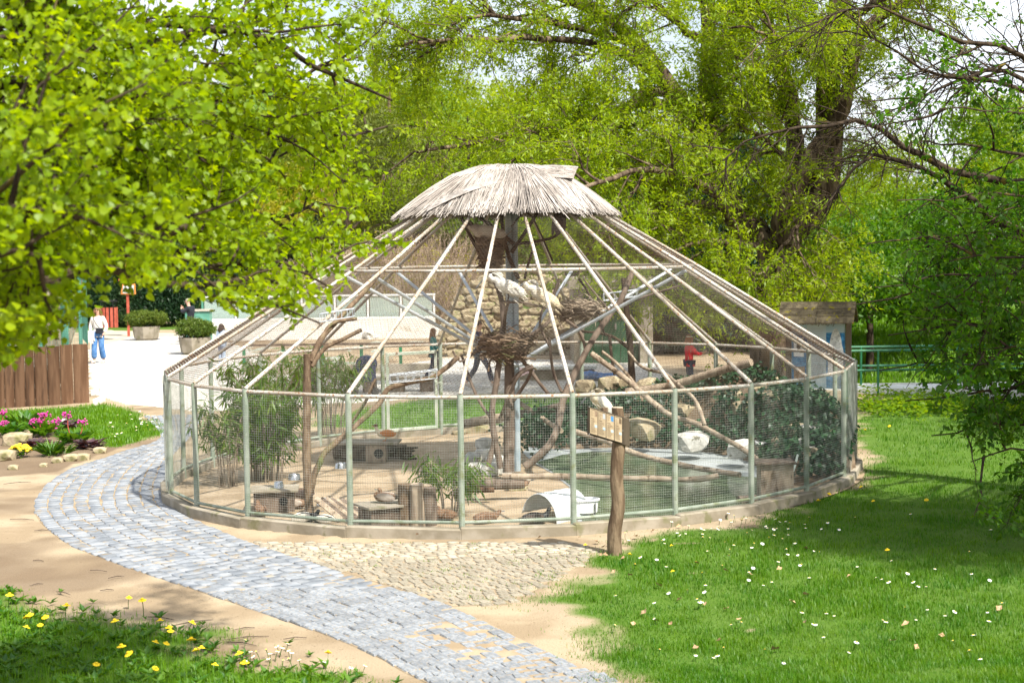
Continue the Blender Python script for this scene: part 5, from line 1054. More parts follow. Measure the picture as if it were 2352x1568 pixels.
p = at(1166, 692, 21.5); bird('white spoonbill standing hunched on the branch left of the mast', (p[0], p[1], p[2]), PI * .97, 1.28, 'feather_white', 'feather_white', 'bill_grey', 'spoon', legs=.07, neck=.03, crest=True, cat_='bird', pitch=.42, name='spoonbill')
p = at(1246, 704, 21.6); bird('white spoonbill with ruffled crest settling beside the right-hand nest', (p[0], p[1], p[2]), PI * 1.03, 1.25, 'feather_white', 'feather_cream', 'bill_grey', 'spoon', legs=.03, neck=.05, crest=True, cat_='bird', pitch=.5, name='spoonbill')
p = at(1376, 955, 22.2); bird('cream spoonbill preening behind the animal sign', (p[0], p[1], p[2]), PI * 1.12, 1.2, 'feather_cream', 'feather_white', 'bill_grey', 'spoon', legs=.09, neck=.02, crest=True, cat_='bird', pitch=.75, tuck=True, name='spoonbill')
p = at(1118, 548, 22.2); bird('grey-brown bird sitting on the tall shaggy nest', (p[0], p[1], p[2] - .03), PI, 1.35, 'feather_grey', 'feather_grey', 'bill_grey', 'curve', head='feather_dark', legs=0, neck=-.01, cat_='bird', pitch=.12, name='nesting_bird')
p = at(1286, 531, 22.2); bird('dark ibis huddled on the branch under the thatch at the right', (p[0], p[1], p[2]), PI * .4, 1.1, 'feather_dark', 'feather_dark', 'bill_grey', 'curve', legs=.04, neck=.0, cat_='bird', pitch=1.0, tuck=True, name='ibis')
q = at(878, 1006, ground_pt(850, 1064).y + .2); pz = ground_pt(850, 1064).z + .32
bird('colourful mandarin drake standing on the stone slab', (q[0] + .05, q[1], pz), PI, .82, 'feather_cream', 'orange', 'bill_red', head='feather_brown', legs=.05, legmat='orange')
def duck(px, py, label, yaw, s, body, wing, **kw): bird(label, ground_pt(px, py), yaw, s, body, wing, 'bill_grey', **kw)
q = ground_pt(880, 1208); q2 = at(882, 1141, q.y + .02); bird('mottled duck dozing on the lid of the dark wooden box', (q2[0], q2[1], q.z + .272), PI * .9, .8, 'feather_brown', 'feather_grey', 'bill_grey', legs=0, neck=-.02, tuck=True)
duck(1190, 1127, 'mandarin drake resting at the straw-coloured stone', 0., .8, 'feather_brown', 'orange', head='feather_white', neck=.0)
duck(1018, 1196, 'brown duck asleep right of the split stump', PI, .8, 'feather_brown', 'feather_brown', neck=-.02, tuck=True)
duck(1120, 1203, 'brown duck lying close to the front mesh in the middle', PI * .1, .82, 'feather_brown', 'feather_brown', neck=-.01)
duck(1232, 1205, 'black duck sitting before the plastic half barrel', 0.15, .85, 'feather_black', 'feather_dark', neck=.03)
duck(690, 1148, 'dark brown duck half behind the snapped trunk', PI, .9, 'feather_brown', 'feather_dark', neck=.0, head='feather_dark')
duck(682, 1170, 'mottled brown duck beside the slate-lidded box', 0., .8, 'feather_brown', 'feather_grey', neck=.02)
duck(702, 1204, 'black and white duck at the foot of the snapped trunk', 0.2, .85, 'feather_black', 'feather_white', neck=.0)
duck(740, 1206, 'black and white duck right of the snapped trunk', PI * .9, .75, 'feather_black', 'feather_white', neck=-.01)
duck(597, 1186, 'brown duck lying beside the second left front post', PI * .6, .85, 'feather_brown', 'feather_brown', neck=.01)

# ------------------------------------------------------------------ the animal sign on its trunk post
S0 = ground_pt(1413, 1272); sg = empty('animal_sign', S0, 'dark board with four animal sheets mounted on a rough tree-trunk post', 'sign'); YS = S0.y
P = resample([at(x, y, YS) for x, y in [(1413, 1285), (1411, 1230), (1420, 1160), (1416, 1100), (1420, 1040), (1424, 985), (1418, 936)]], 26); P[0, 2] = S0.z - .1
ang_ = np.arange(22) * 2 * PI / 22; V = []
for i, p in enumerate(P):
    r = .076 - .010 * i / 25
    for a in ang_:
        k = r * (1 + .12 * mnoise.noise(Vector((math.cos(a) * 3, math.sin(a) * 3, p[2] * 2.2))) + .10 * mnoise.noise(Vector((math.cos(a) * 9, math.sin(a) * 9, p[2] * 5)))); V.append((p[0] + k * math.cos(a), p[1] + k * math.sin(a), p[2]))
mb = MB(); mb.add(V, [(i * 22 + j, i * 22 + (j + 1) % 22, (i + 1) * 22 + (j + 1) % 22, (i + 1) * 22 + j) for i in range(25) for j in range(22)]); mb.build('post', 'bark', sg, True)
top = P[-1]; MB().lathe([(.062, 0), (.058, .012), (.001, .014)], (top[0], top[1], top[2] - .004), 22).build('cut_top', 'dead_wood', sg, True)
q = at(1390, 940, YS - .06); MB().tube([(q[0], q[1] + .1, q[2] - .3), (q[0], q[1] + .1, q[2] + .01)], .035, 12).build('cut_branch', 'bark', sg, True)
cTL, cTR, cBR, cBL = at(1352, 933, YS - .22), at(1447, 962, YS - .04), at(1447, 1028, YS - .04), at(1352, 998, YS - .22)
bx_ = Vector(cTR - cTL); bw = bx_.length; bx_.normalize(); bz_ = Vector(cTL - cBL); bh = bz_.length; bz_.normalize(); bn = bx_.cross(bz_).normalized()
if bn.y > 0: bn = -bn
def BP(u, v, d=0.): return Vector(cBL) + bx_ * (u * bw) + bz_ * (v * bh) + bn * d
MB().prism([BP(0, 0), BP(1, 0), BP(1, 1), BP(0, 1)], -bn * .04).build('board', 'dark_board', sg, bevel=.006)
def plate(parent, name, mat, u0, v0, u1, v1, d, th_=.002): return MB().prism([BP(u0, v0, d), BP(u1, v0, d), BP(u1, v1, d), BP(u0, v1, d)], bn * th_).build(name, mat, parent)
r2 = random.Random(8)
for i in range(4):
    u0 = .025 + i * .197; u1 = u0 + .185; sh = plate(sg, 'info_sheet', 'parchment', u0, .07, u1, .965, .002, .004); w_ = u1 - u0
    fr = MB()
    for a, b, c_, d_ in ((u0 - .004, .06, u0, .975), (u1, .06, u1 + .004, .975), (u0, .06, u1, .07), (u0, .965, u1, .975)): fr.prism([BP(a, b, .002), BP(c_, b, .002), BP(c_, d_, .002), BP(a, d_, .002)], bn * .007)
    fr.build('sheet_frame', 'dark_board', sh)
    pr = MB()
    def ln_(a, b, c_, d_): pr.prism([BP(a, b, .0066), BP(c_, b, .0066), BP(c_, d_, .0066), BP(a, d_, .0066)], bn * .0004)
    ln_(u0 + .1 * w_, .915, u0 + .88 * w_, .935)
    for k in range(5): ln_(u0 + .1 * w_, .86 - .045 * k, u0 + r2.uniform(.3, .5) * w_, .868 - .045 * k)
    for k in range(17): v = .56 - k * .027; ln_(u0 + .1 * w_, v, u0 + (r2.uniform(.45, .58) if 2 < k < 9 else r2.uniform(.6, .9)) * w_, v + .008)
    for k in range(4): ln_(u0 + (.12 + .11 * k) * w_, .60, u0 + (.2 + .11 * k) * w_, .635)
    pr.build('print_lines', 'print', sh); plate(sh, 'photo', ['print_brown', 'print_grey', 'print_blue', 'print'][i], u0 + .6 * w_, .72, u0 + .93 * w_, .90, .0066, .0004)
    plate(sh, 'map', 'print_pale', u0 + .62 * w_, .33, u0 + .93 * w_, .42, .0066, .0004)
for u, v in ((.015, .985), (.985, .93), (.015, .03), (.82, .5)): MB().ell(tuple(BP(u, v, .003)), (.006, .006, .006), seg=8, rings=5).build('screw', 'steel', sg)

# ------------------------------------------------------------------ seal board under its own shingled roof
YK = 31.0; kb = at(1940, 940, YK); kz = float(gz(kb[0], YK)); kk = empty('info_board', (at(1885, 900, YK)[0], YK, kz), 'seal information board on brown posts under a mossy shingled roof', 'sign')
xl, xr = at(1818, 900, YK)[0], at(1941, 900, YK)[0]; zt = at(1880, 732, YK)[2]; zb_ = at(1880, 890, YK)[2]; th0 = -.32
R = Matrix.Rotation(th0, 3, 'Z'); KC = Vector(((xl + xr) / 2, YK, 0)); KW = (xr - xl) / math.cos(th0)
def kp(u, d, z): q = R @ Vector((u, d, 0)); return Vector((KC.x + q.x, KC.y + q.y, z))
for u in (-KW / 2 - .02, KW / 2 + .03): MB().box(tuple(kp(u, 0, (kz + zt) / 2 + .02)), (.11, .11, zt - kz + .3), th0).build('post', 'dark_board', kk, bevel=.008)
bd = MB().box(tuple(kp(0, 0, (zt + zb_) / 2 + .02)), (KW - .07, .03, zt - zb_ + .08), th0).build('panel', 'print_pale', kk)
def kplate(name, mat, u0, z0, u1, z1, lay=1): 
    d = -.015 - .0015 * lay; return MB().prism([kp(u0, d, z0), kp(u1, d, z0), kp(u1, d, z1), kp(u0, d, z1)], tuple(R @ Vector((0, -.001, 0)))).build(name, mat, bd)
hw = KW / 2 - .04; Hh = zt - zb_
kplate('sea_print', 'print_sea', -hw, zb_, -hw * .42, zt - Hh * .24); kplate('sky_print', 'print_pale', -hw, zt - Hh * .24, -hw * .42, zt)
kplate('text_field', 'print_pale2', -hw * .42, zb_ + .1, hw * .30, zt - .02); kplate('sea_print', 'print_sea', hw * .30, zb_, hw, zt - Hh * .2)
kplate('seal_photo', 'print_white', -hw * .92, zt - Hh * .55, -hw * .55, zt - Hh * .27, 2); kplate('seal_photo', 'print_brown', -hw * .92, zb_ + .1, -hw * .5, zb_ + .42, 2)
def kshape(name, mat, pts, lay): d = -.015 - .0015 * lay; MB().prism([kp(u, d, z) for u, z in pts], tuple(R @ Vector((0, -.001, 0)))).build(name, mat, bd)
kshape('seal_picture', 'print_seal', [(hw * .36, zb_ + .25)] + [(hw * (.66 + .29 * math.cos(a) * (1 if math.sin(a) < .2 else .85)), zt - Hh * .50 + Hh * .36 * math.sin(a)) for a in np.linspace(PI * 1.05, -.1, 16)] + [(hw * .93, zb_ + .3), (hw * .7, zb_ + .2)], 2)
kshape('seal_picture', 'black', [(-hw * .735 + .045 * math.cos(a), zt - Hh * .4 + .06 * math.sin(a)) for a in np.linspace(0, 2 * PI, 12, endpoint=False)], 3)
pr = MB(); r2 = random.Random(3)
for k in range(26):
    z = zt - .2 - k * .036
    if k in (5, 12, 19): continue
    pr.prism([kp(-hw * .38, -.0185, z), kp(hw * r2.uniform(.12, .27), -.0185, z), kp(hw * .2, -.0185, z + .009), kp(-hw * .38, -.0185, z + .009)], tuple(R @ Vector((0, -.0006, 0))))
pr.build('print_lines', 'print_grey', bd)
fc = D.curves.new('title', 'FONT'); fc.body = 'Tuleň obyčajný'; fc.size = .135; fc.extrude = .0008; fc.materials.append(MATS['print']); ft = D.objects.new('t', fc); COL.objects.link(ft); bpy.context.view_layer.update(); fm = D.meshes.new_from_object(ft.evaluated_get(bpy.context.evaluated_depsgraph_get())); D.objects.remove(ft); fo = D.objects.new('title', fm); COL.objects.link(fo); fo.parent = bd
tp = kp(-hw * .97, -.0195, zt - .12); fo.matrix_local = Matrix.Translation(tp - WORLD[bd.name]) @ R.to_4x4() @ Matrix.Rotation(PI / 2, 4, 'X')
# roof: three courses of shingles on each pitch
ze, zr = at(1880, 742, YK)[2], at(1880, 700, YK)[2] + .02; RL = KW + .36
mb = MB()
for u in (-KW / 2 - .02, KW / 2 + .03): mb.prism([kp(u, -.40, ze + .0), kp(u, 0, zr - .05), kp(u, .40, ze + .0), kp(u, .32, ze), kp(u, 0, zr - .14), kp(u, -.32, ze)], tuple(R @ Vector((.05, 0, 0))))
mb.build('rafter', 'dark_board', kk)
for sd in (-1, 1):
    for c in range(3):
        d0, d1 = .46 - .15 * c, .46 - .15 * c - .19; f = lambda d: zr - (zr - ze) * d / .42 + .012 * (1) - .0
        nn = 2
        for k in range(nn):
            u0 = -RL / 2 + RL * k / nn + .004; u1 = -RL / 2 + RL * (k + 1) / nn - .004; j = r2.uniform(-.012, .012)
            d0j = d0 + j; MB().prism([kp(u0, sd * d0j, f(d0j) + .03), kp(u1, sd * d0j, f(d0j) + .03), kp(u1, sd * max(d1, 0), f(max(d1, 0)) + .008), kp(u0, sd * max(d1, 0), f(max(d1, 0)) + .008)], (0, 0, .024)).build('shingle', 'shingle', kk)
g0 = kp(KW / 2 + .05, -.1, 0); o = tag(MB().box((g0.x + .03, g0.y, kz + .30), (.16, .3, 1.3), th0).build('service_cabinet', 'green_paint', None, bevel=.01), 'slim dark green metal cabinet below the post of the seal board', 'cabinet')

# ------------------------------------------------------------------ footbridge with green railings
YB = 35.5; zd = at(2100, 893, YB)[2]; x0, x1 = at(1790, 890, YB)[0], at(2480, 890, YB)[0]; br = empty('footbridge', ((x0 + x1) / 2, YB, zd), 'grey footbridge with green tubular railings over the ditch', 'bridge')
for k in range(int((x1 - x0) / .24)): MB().box((x0 + .12 + .24 * k, YB + .6, zd - .03), (.232, 1.3, .06)).build('deck_plank', 'white_paint', br, bevel=.004)
for y in (YB - .06, YB + 1.26):
    MB().box(((x0 + x1) / 2, y, zd - .04), (x1 - x0, .06, .14)).build('edge_beam', 'white_paint', br, bevel=.006); MB().box(((x0 + x1) / 2, y + .09, zd - .2), (x1 - x0, .1, .16)).build('girder', 'galv', br, bevel=.006)
    for z in (.90, .45): MB().tube([(x0, y, zd + z), (x1, y, zd + z)], .027, 8).build('handrail' if z > .6 else 'mid_rail', 'green_paint', br, True)
    for k in range(5):
        x = at(2016 if y < YB else 1977, 890, y)[0] - 2.3 + 2.3 * k
        if x0 < x < x1: MB().tube([(x, y - .03, zd - .2), (x, y - .03, zd + .9)], .026, 8).build('rail_post', 'green_paint', br, True)

# ------------------------------------------------------------------ palisade and cage at the left
pc = [(600, 1198), (495, 1215), (408, 1225), (322, 1232), (234, 1240), (172, 1245), (97, 1250), (32, 1255), (-40, 1260), (-110, 1265)]
pf = None; pts = [ground_pt(x * .3418, (900 + (y - 2) * .595) / 1.7415 + 0) for x, y in pc]
YP = pts[0].y; pts = [Vector((at(x * .3418, 900, YP - .10 * i)[0], YP - .10 * i, 0)) for i, (x, y) in enumerate(pc)]
zt_ = at(150, 792, YP)[2]; pf = empty('palisade_fence', (pts[3].x, pts[3].y, 0), 'fence of upright brown half-log planks below the green cage', 'fence')
for i in range(len(pts) - 1):
    a, b = pts[i], pts[i + 1]; w_ = (a - b).length * .97; m_ = (a + b) / 2; zg_ = float(gz(m_.x, m_.y)); yaw = math.atan2((a - b).y, (a - b).x); n_ = 8; V = []; hh_ = zt_ + r2.uniform(-.02, .02)
    for z in np.linspace(zg_ - .1, hh_, 7):
        for k in range(n_):
            t = -PI + PI * k / (n_ - 1); wob = 1 + .03 * mnoise.noise(Vector((i * 3, z * 1.5, k * .3))); q = Matrix.Rotation(yaw, 3, 'Z') @ Vector((w_ / 2 * math.cos(t) * wob, .05 * math.sin(t) * wob, 0)); V.append((m_.x + q.x, m_.y + q.y, z))
    mb = MB(); mb.add(V, [(r * n_ + k, r * n_ + (k + 1) % n_, (r + 1) * n_ + (k + 1) % n_, (r + 1) * n_ + k) for r in range(6) for k in range(n_)] + [tuple(6 * n_ + k for k in range(n_))]); mb.build('plank', 'plank', pf, True)
yc = pts[0].y; cg = empty('cage', (pts[2].x, yc + .4, 0), 'tall green mesh cage standing on the palisade at the far left', 'cage')
zc0, zc1 = zt_ - .02, 4.6; xe = pts[0].x - .05; xe2 = at(186, 800, yc + 4)[0]
for px in (186, 150, 95, 20): x = at(px, 800, yc + .25)[0]; MB().box((x, yc + .25, (zc0 + zc1) / 2 - .4), (.16 if px == 150 else .07, .07, zc1 - zc0 + .8)).build('post', 'cage_green', cg, bevel=.006)
P = [[(x, yc + .2, zc0), (x, yc + .2, zc1)] for x in np.arange(at(-60, 800, yc)[0], xe, .055)] + [[(at(-60, 800, yc)[0], yc + .2, z), (xe, yc + .2, z)] for z in np.arange(zc0, zc1, .055)] + [[(xe + (xe2 - xe) * (y - yc - .2) / 3.8, y, zc0), (xe + (xe2 - xe) * (y - yc - .2) / 3.8, y, zc1)] for y in np.arange(yc + .2, yc + 4, .055)] + [[(xe, yc + .2, z), (xe2, yc + 4, z)] for z in np.arange(zc0, zc1, .055)]
P = np.array(P); V, F = tubes(P, np.full((len(P), 2), .0028), 3); mobj('wire_mesh', arr_mesh('wire_mesh', V, F), 'cage_green', cg, 'stuff')
for y in (yc + 4.0,): MB().box((xe2, y, 1.4), (.08, .08, 3.4)).build('post', 'cage_green', cg, bevel=.006)
MB().box((at(150, 800, yc + 3.9)[0] - 3, yc + 3.9, 1.9), (6, .08, 3.6)).build('back_wall', 'dead_wood', cg); MB().box((at(140, 800, yc + 2.2)[0] - 3.2, yc + 2.2, .7), (6.4, 3.0, .1)).build('shelf', 'concrete', cg)
for k in range(3): q = at(40 + 50 * k, 780, yc + 2); tag(MB().tube([(q[0], q[1], .75), (q[0] + .2 * k, q[1] + .3, 2.0), (q[0] + .6, q[1] + .2, 3.4)], [.07, .06, .04], 8).build('perch_branch', 'dead_wood', None, True), ['bare perch branch at the far left inside the green cage', 'bare perch branch in the middle of the green cage', 'bare perch branch at the right end of the green cage'][k], 'branch')
p = ground_pt(222, 912); e = empty('edging', p, 'low pale kerb with gravel at the corner of the palisade', 'kerb')
for k in range(3): q = ground_pt(228 - 5 * k, 925 - 22 * k); MB().box((q.x, q.y, q.z + .04), (.1, .9, .14), .05).build('kerb_stone', 'white_concrete', e, bevel=.01)

# ------------------------------------------------------------------ plaza furniture
q = ground_pt(252, 757); q.y = 60; q.x = at(252, 750, 60)[0]; q.z = 0; e = empty('litter_bin', q, 'litter bin of red-brown vertical slats with a black hood', 'bin')
zb0, zb1 = at(252, 752, 60)[2], at(252, 706, 60)[2]
for k in range(12): a = 2 * PI * k / 12; MB().box((q.x + .30 * math.cos(a), q.y + .30 * math.sin(a), (zb0 + zb1) / 2), (.03, .11, zb1 - zb0), a).build('slat', 'slat_red', e, bevel=.004)
MB().lathe([(.27, zb0 + .04), (.27, zb1 - .02)], (q.x, q.y, 0), 16).build('liner', 'black', e, True); MB().lathe([(.33, zb1 + .22), (.33, zb1 + .27), (.001, zb1 + .28)], (q.x, q.y, 0), 16).build('hood', 'black', e, True)
for k in range(4): a = PI / 4 + PI / 2 * k; MB().box((q.x + .29 * math.cos(a), q.y + .29 * math.sin(a), zb1 + .1), (.03, .03, .26)).build('hood_post', 'black', e)
xs_ = at(292, 665, 62); e = empty('direction_sign', (xs_[0], 62, 0), 'orange-edged picture sign on a brown post before the hedge', 'sign')
MB().box((xs_[0], 62.06, 1.35), (.09, .09, 3.3)).build('post', 'slat_red', e); MB().prism([at(277, 676, 61.95), at(280, 653, 61.95), at(310, 651, 61.95), at(312, 676, 61.95)], (0, .05, 0)).build('board', 'sign_orange', e, bevel=.01); MB().prism([at(282, 673, 61.94), at(283, 656, 61.94), at(307, 655, 61.94), at(307, 673, 61.94)], (0, -.006, 0)).build('sheet', 'print_white', e); MB().prism([at(284, 670, 61.925), at(284, 660, 61.925), at(292, 660, 61.925), at(292, 670, 61.925)], (0, -.004, 0)).build('photo', 'print_grey', e)
MB().prism([at(272, 641, 61.9), at(292, 633, 61.9), at(312, 641, 61.9), at(312, 645, 61.9), at(292, 638, 61.9), at(272, 645, 61.9)], (0, .5, 0)).build('roof', 'slat_red', e)
def planter(label, px, py, w_, h, lb2, sr):
    p = ground_pt(px, py); e = empty('planter', p, label, 'planter'); n = 8; mb = MB(); mb.lathe([(w_ * .40, 0), (w_ * .42, .06), (w_ * .46, .07), (w_ * .54, h), (w_ * .48, h), (w_ * .46, h - .08), (.01, h - .08)], (p.x, p.y + w_ * .5, p.z), n); mb.build('bowl', 'concrete', e, bevel=.0)
    rng = np.random.default_rng(px); L_ = [(rng.uniform(-.8, .8) * sr, rng.uniform(-.5, .5) * sr, rng.uniform(.1, .35) * sr, sr * .5, sr * .45, sr * .42) for _ in range(9)]
    me, c = crown('foliage', L_, 900, 14, .075, .03, 'diamond', rng, cl=.045, droop=-1.2, mat='dwarf_leaf'); s_ = empty('dwarf_pine', (p.x, p.y + w_ * .5, p.z + h), lb2, 'shrub'); o = D.objects.new('foliage', me); COL.objects.link(o); o.parent = s_; o.location = (0, 0, sr * .25); o['kind'] = 'stuff'
    V, F = tubes(np.stack([np.array([(p.x, p.y + w_ * .5, p.z + h - .1), (p.x + a_[0] * .5, p.y + w_ * .5 + a_[1] * .5, p.z + h + a_[2] * .6), (p.x + a_[0], p.y + w_ * .5 + a_[1], p.z + h + a_[2] + .2 * sr)]) for a_ in L_]), np.repeat([[.03, .02, .01]], 9, 0), 5); mobj('stems', arr_mesh('stems', V, F), 'dark_bark', s_)
planter('octagonal weathered concrete planter standing in the open plaza', 329, 783, 1.0, .52, 'rounded light green dwarf pine in the open-plaza planter', .62)
planter('octagonal concrete planter beside the aviary roof edge', 441, 816, 1.0, .55, 'olive dwarf pine in the planter beside the aviary roof edge', .62)
# seal pool: curved low wall, glass screen, water, back wall, rocks
YW = 58.; zw = lambda px, py: at(px, py, YW)[2]
e = empty('pool_wall', (at(880, 740, YW)[0], YW, 0), 'white rendered back wall of the seal pool', 'wall'); xa, xb = at(440, 740, YW)[0], at(1000, 740, YW)[0]
MB().box(((xa + xb) / 2, YW, zw(880, 728) / 2 - .2), (xb - xa, .25, zw(880, 728) + .4)).build('wall', 'white_concrete', e, bevel=.02)
gs = empty('glass_screen', (at(700, 700, YW)[0], YW + .3, 0), 'long glass screen in a pale steel frame behind the pool wall', 'railing'); z0_, z1_ = zw(700, 735), zw(700, 682)
for k, px in enumerate(range(465, 1001, 76)): x = at(px, 700, YW + .3)[0]; MB().box((x, YW + .3, (z0_ + z1_) / 2 - .1), (.07, .07, z1_ - z0_ + .2)).build('post', 'cage_green' if k == 0 else 'white_paint', gs)
MB().box(((xa + xb) / 2 + .2, YW + .3, z1_ + .03), (xb - xa - .4, .09, .06)).build('top_rail', 'white_paint', gs); MB().box(((xa + xb) / 2 + .2, YW + .3, z0_ - .01), (xb - xa - .4, .08, .05)).build('bottom_rail', 'post_paint', gs)
for px in range(465, 925, 76): x2, x3 = at(px + 2, 700, YW + .3)[0] + .04, at(px + 74, 700, YW + .3)[0] - .04; MB().box(((x2 + x3) / 2, YW + .3, (z0_ + z1_) / 2 + .01), (x3 - x2, .015, z1_ - z0_ - .05)).build('pane', 'glass', gs)
x = at(462, 760, YW - 1)[0]; e = empty('pool_corner', (x, YW - 1, 0), 'blue-green sheet-metal corner wing where the man leans', 'wall'); MB().box((x - .1, YW - .9, zw(455, 712) / 2), (.9, .5, zw(455, 712))).build('body', 'cage_green', e, bevel=.01); MB().box((x - .1, YW - .9, zw(455, 712) + .03), (1.0, .6, .06)).build('cap', 'rusty_white', e)
sheet('pool_water', gpoly([(560, 800), (640, 762), (850, 762), (1000, 778), (905, 800), (900, 842), (640, 852)]), -.006, 'pool_water', step=2); sheet('sand_beach', gpoly([(905, 800), (1000, 778), (1170, 800), (1170, 835), (1010, 838), (902, 843)]), .0, 'sand', step=1)
rs = empty('rock_shelf', (at(900, 765, 54)[0], 54, 0), 'pale flat rock shelf at the back of the seal pool', 'rocks')
for k in range(22): px, py = r2.uniform(800, 1010), r2.uniform(752, 778); p = ground_pt(px, py); rock(rs, (p.x, p.y, p.z + .05), (r2.uniform(.5, .9), r2.uniform(.3, .5), r2.uniform(.14, .25)), 'grey_stone' if k % 3 else 'stone', k)
for k in range(9):
    p = ground_pt(r2.uniform(860, 1000), r2.uniform(748, 770)); rng = np.random.default_rng(k); n_ = 120; pos = np.array(p)[None] + rng.normal(size=(n_, 3)) * [.25, .2, .05]; pos[:, 2] = p.z + .15
    V, F, t = leaves(pos, norm(rng.normal(size=(n_, 3)) * .5 + [0, 0, 1]), norm(rng.normal(size=(n_, 3))), rng.uniform(.2, .45, n_), np.full(n_, .04), 'diamond', rng.uniform(size=n_), rng)
    g_ = tag(mobj('grass_tuft', arr_mesh('grass_tuft', V, F, t), 'grass_bright'), 'tuft of yellow-green grass growing on the pale rock shelf', 'grass', 'grass tufts on the rock shelf')
rw = empty('rock_wall', (at(1160, 780, 48)[0], 48, 0), 'dry-stone wall of tan boulders behind the central mast', 'wall')
for row in range(13):
    z = .12 + .205 * row; k = 0; x = at(985 + 7 * row + 12 * max(0, row - 8), 780, 48)[0]
    while x < at(1345 - 4 * row, 780, 48)[0]:
        w_ = r2.uniform(.3, .6); rock(rw, (x + w_ / 2, 48 + .07 * row + r2.uniform(-.1, .1), z + r2.uniform(-.03, .03)), (w_ * .66, .3, .15), 'stone', k + row * 31, r2.uniform(-.15, .15)); x += w_; k += 1
ct = empty('serving_counter', (at(1270, 860, 39)[0], 39, 0), 'low tan plastered wall with an overhanging ledge behind the aviary', 'wall'); xa, xb = at(1185, 860, 39)[0], at(1365, 860, 39)[0]
MB().box(((xa + xb) / 2, 39, at(1270, 850, 39)[2] / 2), (xb - xa, .4, at(1270, 850, 39)[2])).build('wall', 'concrete', ct, bevel=.01); MB().box(((xa + xb) / 2 - .2, 38.9, at(1270, 845, 39)[2] + .03), (xb - xa + .5, .6, .08)).build('ledge', 'white_concrete', ct, bevel=.01)
q0, q1, q2, q3 = at(1190, 838, 37.6), at(1222, 846, 37.4), at(1180, 870, 37.2), at(1165, 850, 37.6); tag(MB().prism([at(1176, 842, 38.2), at(1228, 852, 37.8), at(1186, 868, 37.4), at(1166, 856, 37.8)], (0, 0, .015)).build('tarp', 'pink', None), 'pale pink sheet draped over the ledge behind the aviary', 'sheet')
gr = empty('garage', (at(1415, 780, 44)[0], 45, 0), 'low utility building with a dark green door under a concrete lintel', 'building'); xa, xb = at(1318, 800, 44)[0], at(1500, 800, 44)[0]; zt2 = at(1400, 664, 44)[2]
for a, b in ((xa, at(1342, 800, 44)[0]), (at(1470, 800, 44)[0], xb)): MB().box(((a + b) / 2, 45.5, zt2 / 2 - .1), (b - a, 3, zt2 + .2)).build('pier', 'concrete', gr, bevel=.01)
MB().box(((xa + xb) / 2, 45.4, zt2 + .16), (xb - xa + .3, 3.4, .3)).build('lintel', 'concrete', gr, bevel=.015); xd0, xd1 = at(1343, 800, 44)[0], at(1469, 800, 44)[0]
for k in range(6): w_ = (xd1 - xd0) / 6; MB().box((xd0 + w_ * (k + .5), 44.3, zt2 / 2), (w_ - .012, .06, zt2)).build('door_panel', 'door_green', gr, bevel=.006)
MB().box((xd0 + .9, 44.24, 1.05), (.05, .06, .18)).build('handle', 'steel', gr)
p = ground_pt(1395, 890); tag(MB().ell((p.x, 38.5, .1), (.55, .3, .08)).ell((p.x - .3, 38.4, .14), (.25, .2, .1)).build('tarp', 'blue_tarp', None, True, jitter=.05), 'crumpled blue tarpaulin lying before the green door', 'tarpaulin')
bn_ = empty('bench', (at(915, 880, 36.2)[0], 36.2, 0), 'long low timber bench outside the aviary door', 'bench'); xa, xb = at(830, 880, 36.2)[0], at(1000, 880, 36.2)[0]; zs_ = at(915, 868, 36.2)[2]
for k in range(3): MB().box(((xa + xb) / 2, 36.0 + .16 * k, zs_), (xb - xa, .145, .06)).build('seat_plank', 'concrete', bn_, bevel=.006)
for x in (xa + .2, (xa + xb) / 2, xb - .2): MB().box((x, 36.15, zs_ / 2 - .03), (.3, .4, zs_)).build('leg', 'dark_wood', bn_, bevel=.01)
sc_ = empty('pushchair', (at(838, 890, 35.4)[0], 35.4, 0), 'dark folded pushchair parked at the left of the bench', 'pushchair'); x = at(838, 890, 35.4)[0]
MB().box((x, 35.4, .5), (.42, .5, .36), .3).ell((x + .05, 35.4, .72), (.25, .28, .2)).build('seat', 'cloth_navy', sc_, True); MB().tube([(x - .2, 35.2, .1), (x + .1, 35.3, .6), (x + .35, 35.4, .98)], .015, 6).tube([(x + .25, 35.2, .1), (x - .05, 35.3, .6)], .015, 6).build('frame', 'black', sc_)
for dx in (-.22, .25): MB().tube([(x + dx, 35.15, .1), (x + dx, 35.2, .1)], .1, 12).build('wheel', 'rubber', sc_, True)
rl = empty('pool_railing', (at(800, 810, 41.5)[0], 41.5, 0), 'low dark railing with green posts along the near side of the seal pool', 'railing'); xa, xb = at(560, 800, 41.5)[0], at(1010, 800, 41.5)[0]; zt3 = at(800, 790, 41.5)[2]
MB().box(((xa + xb) / 2, 41.5, zt3), (xb - xa, .08, .06)).build('handrail', 'dark_wood', rl); MB().box(((xa + xb) / 2, 41.5, .12), (xb - xa, .2, .28)).build('plinth', 'concrete', rl, bevel=.01)
for k in range(6): x = xa + (xb - xa) * k / 5; MB().box((x, 41.5, zt3 / 2), (.08, .06, zt3 - .06)).build('post', 'green_paint', rl)

